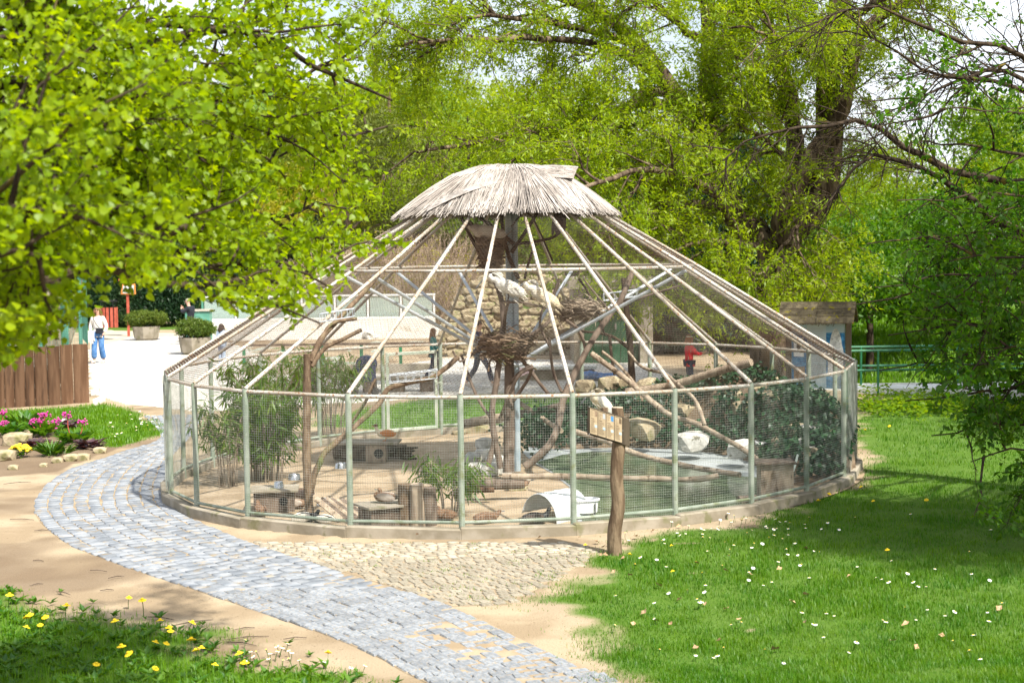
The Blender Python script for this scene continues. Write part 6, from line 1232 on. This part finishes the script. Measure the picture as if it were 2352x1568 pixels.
# ------------------------------------------------------------------ people
def person(label, px, Y, top_py, yaw, pose, top, trousers, hair, hairlen=.0, extras=(), shoe='shoe', foot_z=None, h=None):
    """faces local -y; height from the photograph's head height at that depth"""
    hd = at(px, top_py, Y); z0 = float(gz(hd[0], Y)) if foot_z is None else foot_z; h = h or (hd[2] - z0); s = h / 1.76
    e = empty('person', (hd[0], Y, z0), label, 'person'); Mx = Matrix.Translation((hd[0], Y, z0)) @ Matrix.Rotation(yaw, 4, 'Z') @ Matrix.Scale(s, 4)
    J = dict(pel=(0, 0, .96), sp=(0, .01, 1.14), ch=(0, 0, 1.33), nk=(0, .01, 1.47), hb=(0, -.005, 1.55), hm=(0, -.015, 1.64), ht=(0, -.005, 1.71))
    for sd, k in ((-1, 'L'), (1, 'R')):
        J.update({'sh' + k: (sd * .165, 0, 1.40), 'el' + k: (sd * .23, .03, 1.13), 'wr' + k: (sd * .24, -.03, .89), 'pm' + k: (sd * .24, -.05, .82), 'hp' + k: (sd * .085, 0, .92), 'kn' + k: (sd * .095, -.02, .50), 'an' + k: (sd * .10, .03, .085), 'to' + k: (sd * .115, -.13, .035)})
    J.update(pose)
    names = list(J); ix = {n: i for i, n in enumerate(names)}
    ED = [('pel', 'sp'), ('sp', 'ch'), ('ch', 'nk'), ('nk', 'hb'), ('hb', 'hm'), ('hm', 'ht')]
    for k in 'LR': ED += [('ch', 'sh' + k), ('sh' + k, 'el' + k), ('el' + k, 'wr' + k), ('wr' + k, 'pm' + k), ('pel', 'hp' + k), ('hp' + k, 'kn' + k), ('kn' + k, 'an' + k), ('an' + k, 'to' + k)]
    RD = dict(pel=(.14, .10), sp=(.125, .09), ch=(.14, .10), nk=(.052, .052), hb=(.062, .07), hm=(.078, .094), ht=(.06, .07), sh=(.062, .062), el=(.042, .042), wr=(.028, .03), pm=(.022, .04), hp=(.085, .09), kn=(.056, .06), an=(.04, .045), to=(.036, .028))
    me = skin_mesh('body', [J[n] for n in names], [(ix[a], ix[b]) for a, b in ED], [RD[n if n in RD else n[:2]] for n in names], 2)
    me.polygons.foreach_set('use_smooth', np.ones(len(me.polygons), bool)); bm = bmesh.new(); bm.from_mesh(me)
    fingers = MB()
    for k, sd in (('L', -1), ('R', 1)):
        p = Vector(J['pm' + k]); d = (p - Vector(J['wr' + k])).normalized(); sx = Vector((0, 1, 0)) if abs(d.y) < .8 else Vector((1, 0, 0)); sx = (sx - d * sx.dot(d)).normalized(); nn = d.cross(sx)
        for i, L_ in enumerate((.07, .08, .075, .06)):
            o = p + sx * (.024 - .016 * i); fingers.tube([o, o + d * L_ * .5 + nn * .006, o + d * L_ + nn * .025], [.0095, .0085, .006], 6)
        o = p - d * .03 + sx * .03; fingers.tube([o, o + sx * .03 + d * .03, o + sx * .035 + d * .06], [.011, .010, .007], 6)
    fm = D.meshes.new('f'); fm.from_pydata(fingers.v, [], fingers.f); bm.from_mesh(fm); D.meshes.remove(fm)
    hm = Vector(J['hm']); fd = pose.get('face', Vector((0, -1, 0))); fd = Vector(fd).normalized(); rt = Vector((0, 0, 1)).cross(fd).normalized()
    face = MB(); face.tube([hm + fd * .085 + Vector((0, 0, .02)), hm + fd * .105 + Vector((0, 0, -.018))], [.008, .016], 6)
    for sd in (-1, 1): face.ell(tuple(hm + rt * sd * .08 - fd * .005 + Vector((0, 0, -.005))), (.014, .018, .03), seg=8, rings=6)
    fm = D.meshes.new('f'); fm.from_pydata(face.v, [], face.f); bm.from_mesh(fm); D.meshes.remove(fm); bm.to_mesh(me); bm.free()
    mobj('body', xform(me, Mx), 'skin', e)
    def sk(name, mat, keys, edges, rad_, sub=2):
        m = skin_mesh(name, [J[k] if isinstance(k, str) else k for k in keys], edges, rad_, sub); m.polygons.foreach_set('use_smooth', np.ones(len(m.polygons), bool)); return mobj(name, xform(m, Mx), mat, e)
    def lerp(a, b, t): return tuple(Vector(J[a]).lerp(Vector(J[b]), t))
    tk = ['pel', 'sp', 'ch', lerp('ch', 'nk', .8), 'shL', 'elL', lerp('elL', 'wrL', .92), 'shR', 'elR', lerp('elR', 'wrR', .92), (J['pel'][0], J['pel'][1], J['pel'][2] - .10)]
    sk('jacket', top, tk, [(0, 1), (1, 2), (2, 3), (2, 4), (4, 5), (5, 6), (2, 7), (7, 8), (8, 9), (0, 10)], [(.165, .125), (.16, .125), (.168, .13), (.07, .07), (.082, .082), (.064, .064), (.05, .05), (.082, .082), (.064, .064), (.05, .05), (.168, .128)])
    wide = .092 if 'wide' in extras else .072
    sk('trousers', trousers, ['pel', 'hpL', 'knL', lerp('knL', 'anL', .9), 'hpR', 'knR', lerp('knR', 'anR', .9)], [(0, 1), (1, 2), (2, 3), (0, 4), (4, 5), (5, 6)], [(.15, .115), (.105, .11), (wide, wide), (wide, wide * 1.1), (.105, .11), (wide, wide), (wide, wide * 1.1)])
    for k in 'LR':
        a, t = Vector(J['an' + k]), Vector(J['to' + k]); m = MB().tube([a + (a - t).normalized() * .05 - Vector((0, 0, .03)), a - Vector((0, 0, .03)), t.lerp(a, .35), t + (t - a).normalized() * .05], [.03, .047, .045, .022], 10); m.v = [tuple(Mx @ Vector(v)) for v in m.v]; m.build('shoe', shoe, e, True)
    m = MB(); m.ell(tuple(hm + Vector((0, 0, .035)) - fd * .022), (.092, .092, .075), seg=16, rings=10)
    if hairlen:
        rng = np.random.default_rng(px)
        for i in range(26):
            a = rng.uniform(-1.9, 1.9); o = hm + (-fd * math.cos(a) + rt * math.sin(a)) * .082 + Vector((0, 0, .03)); oo = (-fd * math.cos(a) + rt * math.sin(a)); m.tube([o, o + oo * .03 + Vector((0, 0, -hairlen * .4)), o + oo * rng.uniform(.03, .06) + Vector((0, 0, -hairlen * .75)), o + oo * .03 + Vector((0, 0, -hairlen * rng.uniform(.9, 1.1)))], [.03, .032, .026, .006], 6)
    m.v = [tuple(Mx @ Vector(v)) for v in m.v]; m.build('hair', hair, e, True)
    f = MB()
    for sd in (-1, 1): f.ell(tuple(hm + fd * .088 + rt * sd * .032 + Vector((0, 0, .018))), (.024, .012, .016) if 'sunglasses' in extras else (.011, .008, .007), seg=10, rings=6)
    if 'sunglasses' in extras: f.tube([hm + fd * .095 + rt * .06 + Vector((0, 0, .022)), hm + fd * .098 + Vector((0, 0, .022)), hm + fd * .095 - rt * .06 + Vector((0, 0, .022))], .005, 5)
    f.v = [tuple(Mx @ Vector(v)) for v in f.v]; f.build('sunglasses' if 'sunglasses' in extras else 'eyes', 'glasses' if 'sunglasses' in extras else 'black', e, True)
    m = MB().ell(tuple(hm + fd * .088 + Vector((0, 0, -.045))), (.02, .008, .006), seg=8, rings=5); m.v = [tuple(Mx @ Vector(v)) for v in m.v]; m.build('mouth', 'bill_red', e, True)
    return e, Mx, J
YWm = ground_pt(224, 834).y
pe, Mx, J = person('woman in white jacket and wide blue jeans with sunglasses and a dark shoulder bag', 224, YWm, 704, -.08, dict(elL=(-.25, .03, 1.14), wrL=(-.20, -.13, .97), pmL=(-.17, -.17, .93), elR=(.26, .04, 1.13), wrR=(.20, -.04, .93), pmR=(.16, -.08, .88), knL=(-.11, -.10, .50), anL=(-.13, -.06, .085), toL=(-.14, -.22, .04), anR=(.12, .10, .09), toR=(.14, -.05, .04)), 'cloth_white', 'cloth_denim', 'hair_brown', .34, ('sunglasses', 'wide'))
m = MB().box((.10, -.17, 1.02), (.22, .07, .17)); m.v = [tuple(Mx @ Vector(v)) for v in m.v]; b_ = tag(m.build('shoulder_bag', 'cloth_dark', None, bevel=.012), 'black shoulder bag hanging at the hip of the woman in white', 'bag')
m = MB().tube([(.10, -.16, 1.10), (-.02, -.17, 1.25), (-.10, -.12, 1.40), (-.12, .02, 1.45)], .012, 6); m.v = [tuple(Mx @ Vector(v)) for v in m.v]; m.build('strap', 'cloth_dark', b_, True)
rng = np.random.default_rng(4); m = MB()
for i in range(7): x = -.27 + .03 * i; m.tube([(x, -.17, 1.02), (x - .01, -.19, .86), (x + rng.uniform(-.03, .03), -.17, .70 - .04 * (i % 3))], [.03, .034, .02], 7)
m.v = [tuple(Mx @ Vector(v)) for v in m.v]; tag(m.build('cardigan', 'cloth_white', None, True, jitter=.012), 'pale cardigan draped over the arm of the woman in white', 'garment')
person('man in black leather jacket leaning his arms on the blue-green pool corner', 437, 55.5, 684, -1.9, dict(elL=(-.22, -.22, 1.22), wrL=(-.08, -.34, 1.36), pmL=(-.02, -.37, 1.42), elR=(.22, -.22, 1.22), wrR=(.08, -.34, 1.36), pmR=(.03, -.37, 1.40), ch=(0, -.06, 1.33), nk=(0, -.08, 1.47), hb=(0, -.10, 1.55), hm=(0, -.12, 1.63), ht=(0, -.10, 1.70)), 'cloth_dark', 'cloth_pale_blue', 'hair_grey')
person('person in pale blue jacket and jeans with a dark ponytail behind the left roof edge', 508, 45.0, 742, 2.6, dict(elL=(-.2, -.16, 1.16), wrL=(-.06, -.30, 1.24), pmL=(-.03, -.33, 1.28)), 'cloth_pale_blue', 'cloth_pale_blue', 'hair_dark', .3)
person('long-haired person in a green top walking past the aviary door', 995, 38.5, 752, 1.5, dict(knL=(-.10, -.16, .52), anL=(-.1, -.14, .1), toL=(-.1, -.30, .05), knR=(.09, .06, .5), anR=(.09, .30, .13), toR=(.1, .18, .05), elL=(-.22, -.14, 1.15), wrL=(-.2, -.3, 1.05), pmL=(-.2, -.36, 1.02)), 'cloth_teal', 'cloth_navy', 'hair_brown', .42)
person('person in dark blue clothes striding behind the big stick nest', 1100, 36.8, 735, 1.7, dict(knL=(-.10, -.22, .55), anL=(-.1, -.32, .12), toL=(-.1, -.48, .10), knR=(.09, .10, .5), anR=(.09, .36, .14), toR=(.1, .24, .04), elR=(.22, -.12, 1.15), wrR=(.2, -.28, 1.0), pmR=(.2, -.34, .96)), 'cloth_navy', 'cloth_navy', 'hair_dark')
pe, Mx, J = person('red-haired woman in a red jacket with a white headband behind the right netting', 1583, 34.5, 767, 1.75, dict(elL=(-.2, -.18, 1.18), wrL=(-.12, -.38, 1.20), pmL=(-.1, -.44, 1.22), elR=(.2, -.18, 1.18), wrR=(.14, -.36, 1.18), pmR=(.12, -.42, 1.20)), 'cloth_red', 'cloth_navy', 'hair_red', .24)
m = MB().lathe([(.098, 0), (.101, .02), (.098, .04)], (0, -.005, 1.665), 20); m.v = [tuple(Mx @ Vector(v)) for v in m.v]; tag(m.build('headband', 'cloth_white', None, True), 'white headband worn by the red-haired woman', 'headband')

# ------------------------------------------------------------------ flower bed at the left
def herb(label, px, py, n, ln, wd, mat, seed, shape='fold', spread=.18, upright=1., name='plant', cat_='plant', group=None, h=.12):
    rng = np.random.default_rng(seed); p = ground_pt(px, py); e = empty(name, p, label, cat_, group); a = rng.uniform(0, 2 * PI, n); r = spread * np.sqrt(rng.uniform(0, 1, n)); o = np.stack([p.x + r * np.cos(a), p.y + r * np.sin(a), p.z + rng.uniform(.0, h, n)], -1)
    d = norm(np.stack([np.cos(a), np.sin(a), upright * rng.uniform(.4, 1.4, n)], -1) + rng.normal(0, .25, (n, 3))); nr = norm(np.stack([-np.cos(a), -np.sin(a), np.full(n, 1.2)], -1))
    V, F, t = leaves(o, d, nr, ln * rng.uniform(.6, 1.2, n), wd * rng.uniform(.7, 1.2, n), shape, rng.uniform(size=n), rng); mobj('leaves', arr_mesh('leaves', V, F, t), mat, e, 'stuff'); return e, p
r3 = random.Random(12)
def bergenia(label, px, py, seed, heads):
    e, p = herb(label, px, py, 46, .24, .15, 'herb_leaf', seed, 'heart', .26, .9)
    for hx, hy in heads:
        q = at(hx, hy, p.y); MB().tube([(p.x * .5 + q[0] * .5, p.y, p.z + .05), (q[0], p.y, (p.z + q[2]) / 2 + .04), tuple(q)], [.010, .009, .007], 6).build('stem', 'red_stem', e, True); rng = np.random.default_rng(int(hx)); mb = MB()
        for i in range(26): o = rng.normal(size=3) * [.045, .035, .03]; mb.ell((q[0] + o[0], q[1] + o[1], q[2] + o[2]), (.019, .019, .016), seg=6, rings=4)
        mb.build('flower_head', 'magenta', e, kind='stuff')
bergenia('leafy bergenia with magenta flowers at the left end of the flower bed', 20, 1000, 1, [(6, 948), (8, 972)]); bergenia('bergenia with tall magenta flowers in the middle of the bed', 105, 1000, 2, [(102, 952), (75, 968), (92, 966), (128, 966), (118, 978)]); bergenia('bergenia with a leaning magenta spike at the right of the bed', 170, 1018, 3, [(155, 950), (188, 968)])
herb('dark green broad-leaved plant at the back of the flower bed', 60, 985, 60, .30, .10, 'herb_leaf', 7, 'fold', .3, 1.2)
for i, (px, py) in enumerate([(150, 985), (84, 1030), (208, 1030)]): herb(['plum-coloured leafy plant at the back of the bed', 'plum-coloured leafy plant behind the yellow flowers', 'plum-coloured leafy plant at the right end of the bed'][i], px, py, 70, .13, .12, 'purple_leaf', 20 + i, 'heart', .22, .5)
herb('bright green strap-leaved lily clump right of the yellow flowers', 118, 1048, 80, .30, .035, 'herb_leaf', 30, 'fold', .10, 1.1, h=.03); herb('bright green strap-leaved clump beside the purple leaves', 148, 1045, 40, .22, .03, 'herb_leaf', 31, 'fold', .08, 1.1, h=.03)
e, p = herb('round cushion of yellow primroses at the front of the bed', 48, 1050, 60, .11, .05, 'herb_leaf', 33, 'fold', .14, .5); rng = np.random.default_rng(3); mb = MB()
for i in range(70): a = rng.uniform(0, 6.28); r = .19 * math.sqrt(rng.uniform()); mb.ell((p.x + r * math.cos(a), p.y + r * math.sin(a) * .8, p.z + .12 + .09 * (1 - (r / .19) ** 2) + rng.uniform(-.02, .02)), (.03, .026, .016), Matrix.Rotation(rng.uniform(-.6, .6), 3, 'X'), 7, 4)
mb.build('blossoms', 'yellow', e, kind='stuff')
for i, (px, py, s_) in enumerate([(40, 1020, .26), (165, 1058, .14), (190, 1056, .13), (10, 1055, .2), (230, 1040, .12), (132, 1062, .1), (100, 1072, .07), (30, 1078, .09)]):
    p = ground_pt(px, py); o = mobj('edging_rock', rock_mesh('edging_rock', (s_ * 1.25, s_, s_ * .7), 200 + i), 'stone', None, None, (p.x, p.y, p.z + s_ * .25)); tag(o, ['large mossy rock at the back of the bed behind the yellow flowers', 'mossy rock beside the strap-leaved clump', 'tan rock right of the mossy bed rock', 'dark rock left of the yellow flowers', 'tan rock below the right purple leaves', 'low rock in front of the strap-leaved clump', 'small stone in the sand in front of the bed', 'small stone in the sand before the yellow flowers'][i], 'rock')

# ------------------------------------------------------------------ grass, weeds, daisies, dandelions, dry leaves
def blades(name, label, n, xr, yr, mat, hgt, wdt, seed, mask, dens=lambda x, y: 1.):
    rng = np.random.default_rng(seed); u = rng.uniform(0, 1, n); y = 1 / (1 / yr[0] + u * (1 / yr[1] - 1 / yr[0])); half = .335 * y
    x = rng.uniform(xr[0], xr[1], n) if xr else rng.uniform(-1, 1, n) * (half + .3)
    c = mask(x, y); k = rng.uniform(size=n) < c; x, y, c = x[k], y[k], c[k]; m_ = len(x)
    clump = vn(x, y, .22, 41) * .6 + vn(x, y, .7, 42) * .4; hh = hgt * rng.uniform(.45, 1.2, m_) * (.35 + 1.15 * clump) * (.5 + .5 * c) * (1 + .012 * y)
    a = rng.uniform(0, 2 * PI, m_); lean = rng.uniform(.1, .75, m_) * hh; w_ = wdt * rng.uniform(.6, 1.3, m_) * (.4 + y / 24)
    b = np.stack([x, y, gz(x, y) - .012], -1); sd = np.stack([np.cos(a + PI / 2), np.sin(a + PI / 2), 0 * a], -1) * w_[:, None] / 2; fw = np.stack([np.cos(a), np.sin(a), 0 * a], -1)
    mid = b + fw * (lean * .3)[:, None] + np.array([0, 0, 1.]) * (hh * .6)[:, None]; tip = b + fw * lean[:, None] + np.array([0, 0, 1.]) * hh[:, None]
    V = np.stack([b - sd, b + sd, mid + sd * .75, mid - sd * .75, tip], 1); i0 = (np.arange(m_) * 5)[:, None]
    F = np.concatenate([i0 + np.array([[0, 1, 2]]), i0 + np.array([[0, 2, 3]]), i0 + np.array([[3, 2, 4]])])
    t = np.clip(rng.uniform(size=m_) * .45 + .35 * vn(x, y, .5, 43) + .3 * vn(x, y, .12, 44) - .05, 0, 1)
    return tag(mobj(name, arr_mesh(name, V.reshape(-1, 3), F, np.repeat(t, 5)), mat), label, 'grass', None, 'stuff')
def only(poly, inner=True): return lambda x, y: grass_cover(x, y) * np.where(inpoly(x, y, poly), 1, 0)
BIGL = gpoly([(1000, 1200), (1345, 1225), (1480, 1205), (1640, 1190), (1740, 1160), (1890, 1090), (1890, 950), (2120, 900), (2500, 900), (2800, 1000), (2900, 1750), (1380, 1750), (1000, 1420)])
BIGW = gpoly([(-400, 1310), (40, 1330), (330, 1395), (700, 1490), (1000, 1590), (1000, 1850), (-400, 1900)])
LL2 = gpoly([(-250, 940), (150, 930), (235, 918), (300, 935), (392, 975), (400, 1005), (270, 1035), (100, 1000), (-200, 995)])
blades('grass', 'green lawn right of the aviary with bare sandy spots', 400000, None, (10.0, 40), 'grass', .055, .0060, 51, only(BIGL))
blades('grass', 'weedy grass in the lower left corner', 95000, None, (9.8, 17), 'grass_bright', .085, .0065, 52, only(BIGW))
blades('grass', 'bright lawn behind the flower bed', 90000, (-11.5, -5.0), (22, 36), 'grass_bright', .08, .007, 53, only(LL2))
blades('grass', 'strip of lawn behind the aviary', 60000, (-5, 5), (28, 36), 'grass_bright', .07, .008, 54, lambda x, y: grass_cover(x, y) * (np.hypot(x, y - 22.84) > 5.3))
blades('grass', 'sunlit meadow beyond the ditch', 90000, (4, 24), (34, 75), 'grass_bright', .16, .014, 55, lambda x, y: grass_cover(x, y))
# tufts between the tan cobbles and along the kerb
rngk = np.random.default_rng(61)
def joint_mask(x, y): return np.where(inpoly(x, y, FAN), sstep(.46, .66, vn(x, y, .35, 62) * .6 + vn(x, y, .12, 63) * .4) * .75, 0) + np.where(inpoly(x, y, PATHP), sstep(.66, .8, vn(x, y, .3, 64) * .5 + vn(x, y, .1, 65) * .5) * .25, 0)
blades('grass', 'grass growing in the joints of the cobbles', 120000, (-7, 5), (12, 20), 'grass_bright', .04, .006, 56, joint_mask)
# broad weeds in the lower left
n_ = 2600; rng = np.random.default_rng(66); x = rng.uniform(-5.2, 0, n_); y = rng.uniform(11, 16.5, n_); k = inpoly(x, y, BIGW) & (rng.uniform(size=n_) < grass_cover(x, y) * .8 + .02); x, y = x[k], y[k]; n_ = len(x); per = 7
o = np.repeat(np.stack([x, y, gz(x, y) + .01], -1), per, 0); a = rng.uniform(0, 2 * PI, n_ * per); d = norm(np.stack([np.cos(a), np.sin(a), rng.uniform(.2, 1.2, n_ * per)], -1)); s = np.repeat(rng.uniform(.5, 1.3, n_), per) * rng.uniform(.6, 1.2, n_ * per)
V, F, t = leaves(o, d, norm(np.stack([-np.cos(a), -np.sin(a), 1.4 + 0 * a], -1)), .085 * s, .032 * s, 'fold', np.clip(rng.uniform(size=n_ * per), 0, 1), rng); tag(mobj('weeds', arr_mesh('weeds', V, F, t), 'herb_leaf'), 'broad-leaved weeds among the grass in the lower left corner', 'weeds', None, 'stuff')
# low herbs on the far bank of the ditch and at the right border
n_ = 5000; rng = np.random.default_rng(67); x = rng.uniform(6.5, 15, n_); y = rng.uniform(22, 37, n_); k = (inpoly(x, y, LAWN) | inpoly(x, y, np.array(BANK))) & (rng.uniform(size=n_) < .18 + .8 * sstep(.5, .75, vn(x, y, 1.2, 68))) & (y + .3 * x > 29.5); x, y = x[k], y[k]; n_ = len(x); per = 9
o = np.repeat(np.stack([x, y, gz(x, y) + .03], -1), per, 0) + rng.normal(0, .08, (n_ * per, 3)) * [1, 1, .4]; o[:, 2] += rng.uniform(0, .22, n_ * per); a = rng.uniform(0, 2 * PI, n_ * per); d = norm(np.stack([np.cos(a), np.sin(a), rng.uniform(-.3, .5, n_ * per)], -1))
V, F, t = leaves(o, d, norm(rng.normal(size=o.shape) + [0, 0, 2]), rng.uniform(.07, .14, len(o)), rng.uniform(.04, .08, len(o)), 'fold', rng.uniform(size=len(o)), rng); tag(mobj('undergrowth', arr_mesh('undergrowth', V, F, t), 'mid_leaf'), 'low leafy undergrowth along the shaded ditch', 'undergrowth', None, 'stuff')
def flower_mesh(name, petal, centre, r, npet, h, dome):
    mb = MB(); mb.tube([(0, 0, -.01), (.004, 0, h * .6), (0, 0, h)], .0022, 4)
    st = len(mb.f); V = [(0, 0, h + dome)]; 
    for i in range(npet * 2): a = PI * i / npet; rr = r * (1 if i % 2 else .72); V.append((rr * math.cos(a), rr * math.sin(a), h + .002))
    mb.add(V, [(0, 1 + i, 1 + (i + 1) % (npet * 2)) for i in range(npet * 2)]); n1_ = len(mb.f); mb.ell((0, 0, h + dome), (r * .38, r * .38, r * .22), seg=8, rings=4)
    me = D.meshes.new(name); me.from_pydata(mb.v, [], mb.f)
    for mt in ('herb_leaf', petal, centre): me.materials.append(MATS[mt])
    me.polygons.foreach_set('material_index', [0] * st + [1] * (n1_ - st) + [2] * (len(mb.f) - n1_)); me.update(); return me
dme = flower_mesh('daisy', 'daisy', 'yellow', .016, 9, .055, .004); yme = flower_mesh('dandelion', 'dandelion', 'dandelion', .026, 14, .085, .012)
def strew(name, me, pts, label, cat_, group, s=(.8, 1.25), dz=0., tilt=.35):
    for px, py in pts:
        p = gp(px, py); o = D.objects.new(name, me); link(o, None, (p[0], p[1], float(gz(p[0], p[1])) + dz)); o.rotation_euler = (r3.uniform(-tilt, tilt) - .2, r3.uniform(-tilt, tilt), r3.uniform(0, 6.28)); k = r3.uniform(*s); o.scale = (k, k, k); tag(o, label, cat_, group)
pts = [(r3.gauss(1700, 110), r3.gauss(1205, 28)) for _ in range(52)] + [(r3.uniform(1390, 2330), r3.uniform(1230, 1545)) for _ in range(70)] + [(r3.uniform(1430, 1900), r3.uniform(1220, 1330)) for _ in range(24)]
pts = [p for p in pts if inpoly(np.array(gp(*p)[0]), np.array(gp(*p)[1]), LAWN)]
strew('daisy', dme, pts, 'white daisy in the lawn right of the aviary', 'flower', 'daisies in the right lawn', (.9, 1.5))
strew('daisy', dme, [(r3.gauss(640, 45), r3.gauss(1523, 14)) for _ in range(17)] + [(800, 1552), (560, 1490), (830, 1548)], 'white daisy in the weedy grass at the lower left', 'flower', 'daisies at the lower left', (1., 1.5))
strew('daisy', dme, [(r3.uniform(240, 375), r3.uniform(952, 1012)) for _ in range(30)], 'white daisy in the lawn behind the flower bed', 'flower', 'daisies behind the flower bed', (1.2, 1.8))
DP = [(20, 1398), (295, 1397), (150, 1425), (112, 1444), (95, 1458), (272, 1461), (370, 1460), (394, 1466), (390, 1478), (383, 1470), (373, 1503), (345, 1505), (285, 1523), (317, 1530), (218, 1552), (345, 1558), (455, 1525), (460, 1520), (487, 1557), (560, 1535), (562, 1560), (750, 1530), (425, 1463), (62, 1448), (75, 1440), (330, 1412), (440, 1508), (50, 1470)]
strew('dandelion', yme, DP, 'yellow dandelion in the weedy grass at the lower left', 'flower', 'dandelions at the lower left', (1.2, 1.7))
strew('dandelion', yme, [(1985, 1133), (2010, 1165), (1900, 1150), (1880, 1167), (1545, 1270), (2040, 1283), (2130, 1165), (1345, 1270), (1965, 1000), (1985, 998), (2045, 990), (1445, 1290), (1550, 1330)], 'yellow dandelion in the right lawn', 'flower', 'dandelions in the right lawn', (.9, 1.3))
mb = MB(); mb.add([(0, -.5, 0), (.28, -.2, .12), (.5, 0, .25), (.3, .25, .1), (.05, .55, .2), (-.25, .3, .08), (-.5, .05, .22), (-.22, -.2, .1), (0, 0, .02)], [(8, i, (i + 1) % 8) for i in range(8)]); me = D.meshes.new('dry_leaf'); me.from_pydata(mb.v, [], mb.f); me.materials.append(MATS['dead_leaf']); me.update()
pts = [(1514, 1352), (1430, 1290), (1400, 1255), (1600, 1300), (1560, 1385), (1455, 1440), (1620, 1395), (1480, 1415), (1700, 1430), (1390, 1280), (1370, 1250), (1460, 1238), (1330, 1240), (1240, 1240), (960, 1236), (1500, 1225), (1560, 1215), (1820, 1390), (1950, 1330), (1650, 1480), (1780, 1500), (2050, 1480), (1410, 1320), (1540, 1440)] + [(r3.uniform(1380, 2300), r3.uniform(1230, 1550)) for _ in range(16)]
for px, py in pts:
    p = gp(px, py); o = D.objects.new('dry_leaf', me); link(o, None, (p[0], p[1], float(gz(p[0], p[1])) + .035)); k = r3.uniform(.045, .085); o.scale = (k, k, k); o.rotation_euler = (r3.uniform(-.7, .7), r3.uniform(-.7, .7), r3.uniform(0, 6.28)); tag(o, 'curled dry brown leaf lying in the grass', 'leaf', 'dry leaves on the lawn')
# twigs on the sand
for i in range(34):
    px, py = (r3.uniform(20, 330), r3.uniform(1090, 1400)) if i < 24 else (r3.uniform(300, 1000), r3.uniform(1380, 1500)); p = ground_pt(px, py)
    if inpoly(np.array(p.x), np.array(p.y), PATHP): continue
    a = r3.uniform(-.7, .7); l = r3.uniform(.06, .22); tag(MB().tube([(p.x - l * math.cos(a), p.y - l * math.sin(a), p.z + .008), (p.x, p.y + .02, p.z + .014), (p.x + l * math.cos(a), p.y + l * math.sin(a), p.z + .006)], [.004, .006, .003], 5).build('twig', 'dark_wood', None), 'thin dry twig lying on the sand beside the path', 'twig', 'twigs on the sand')
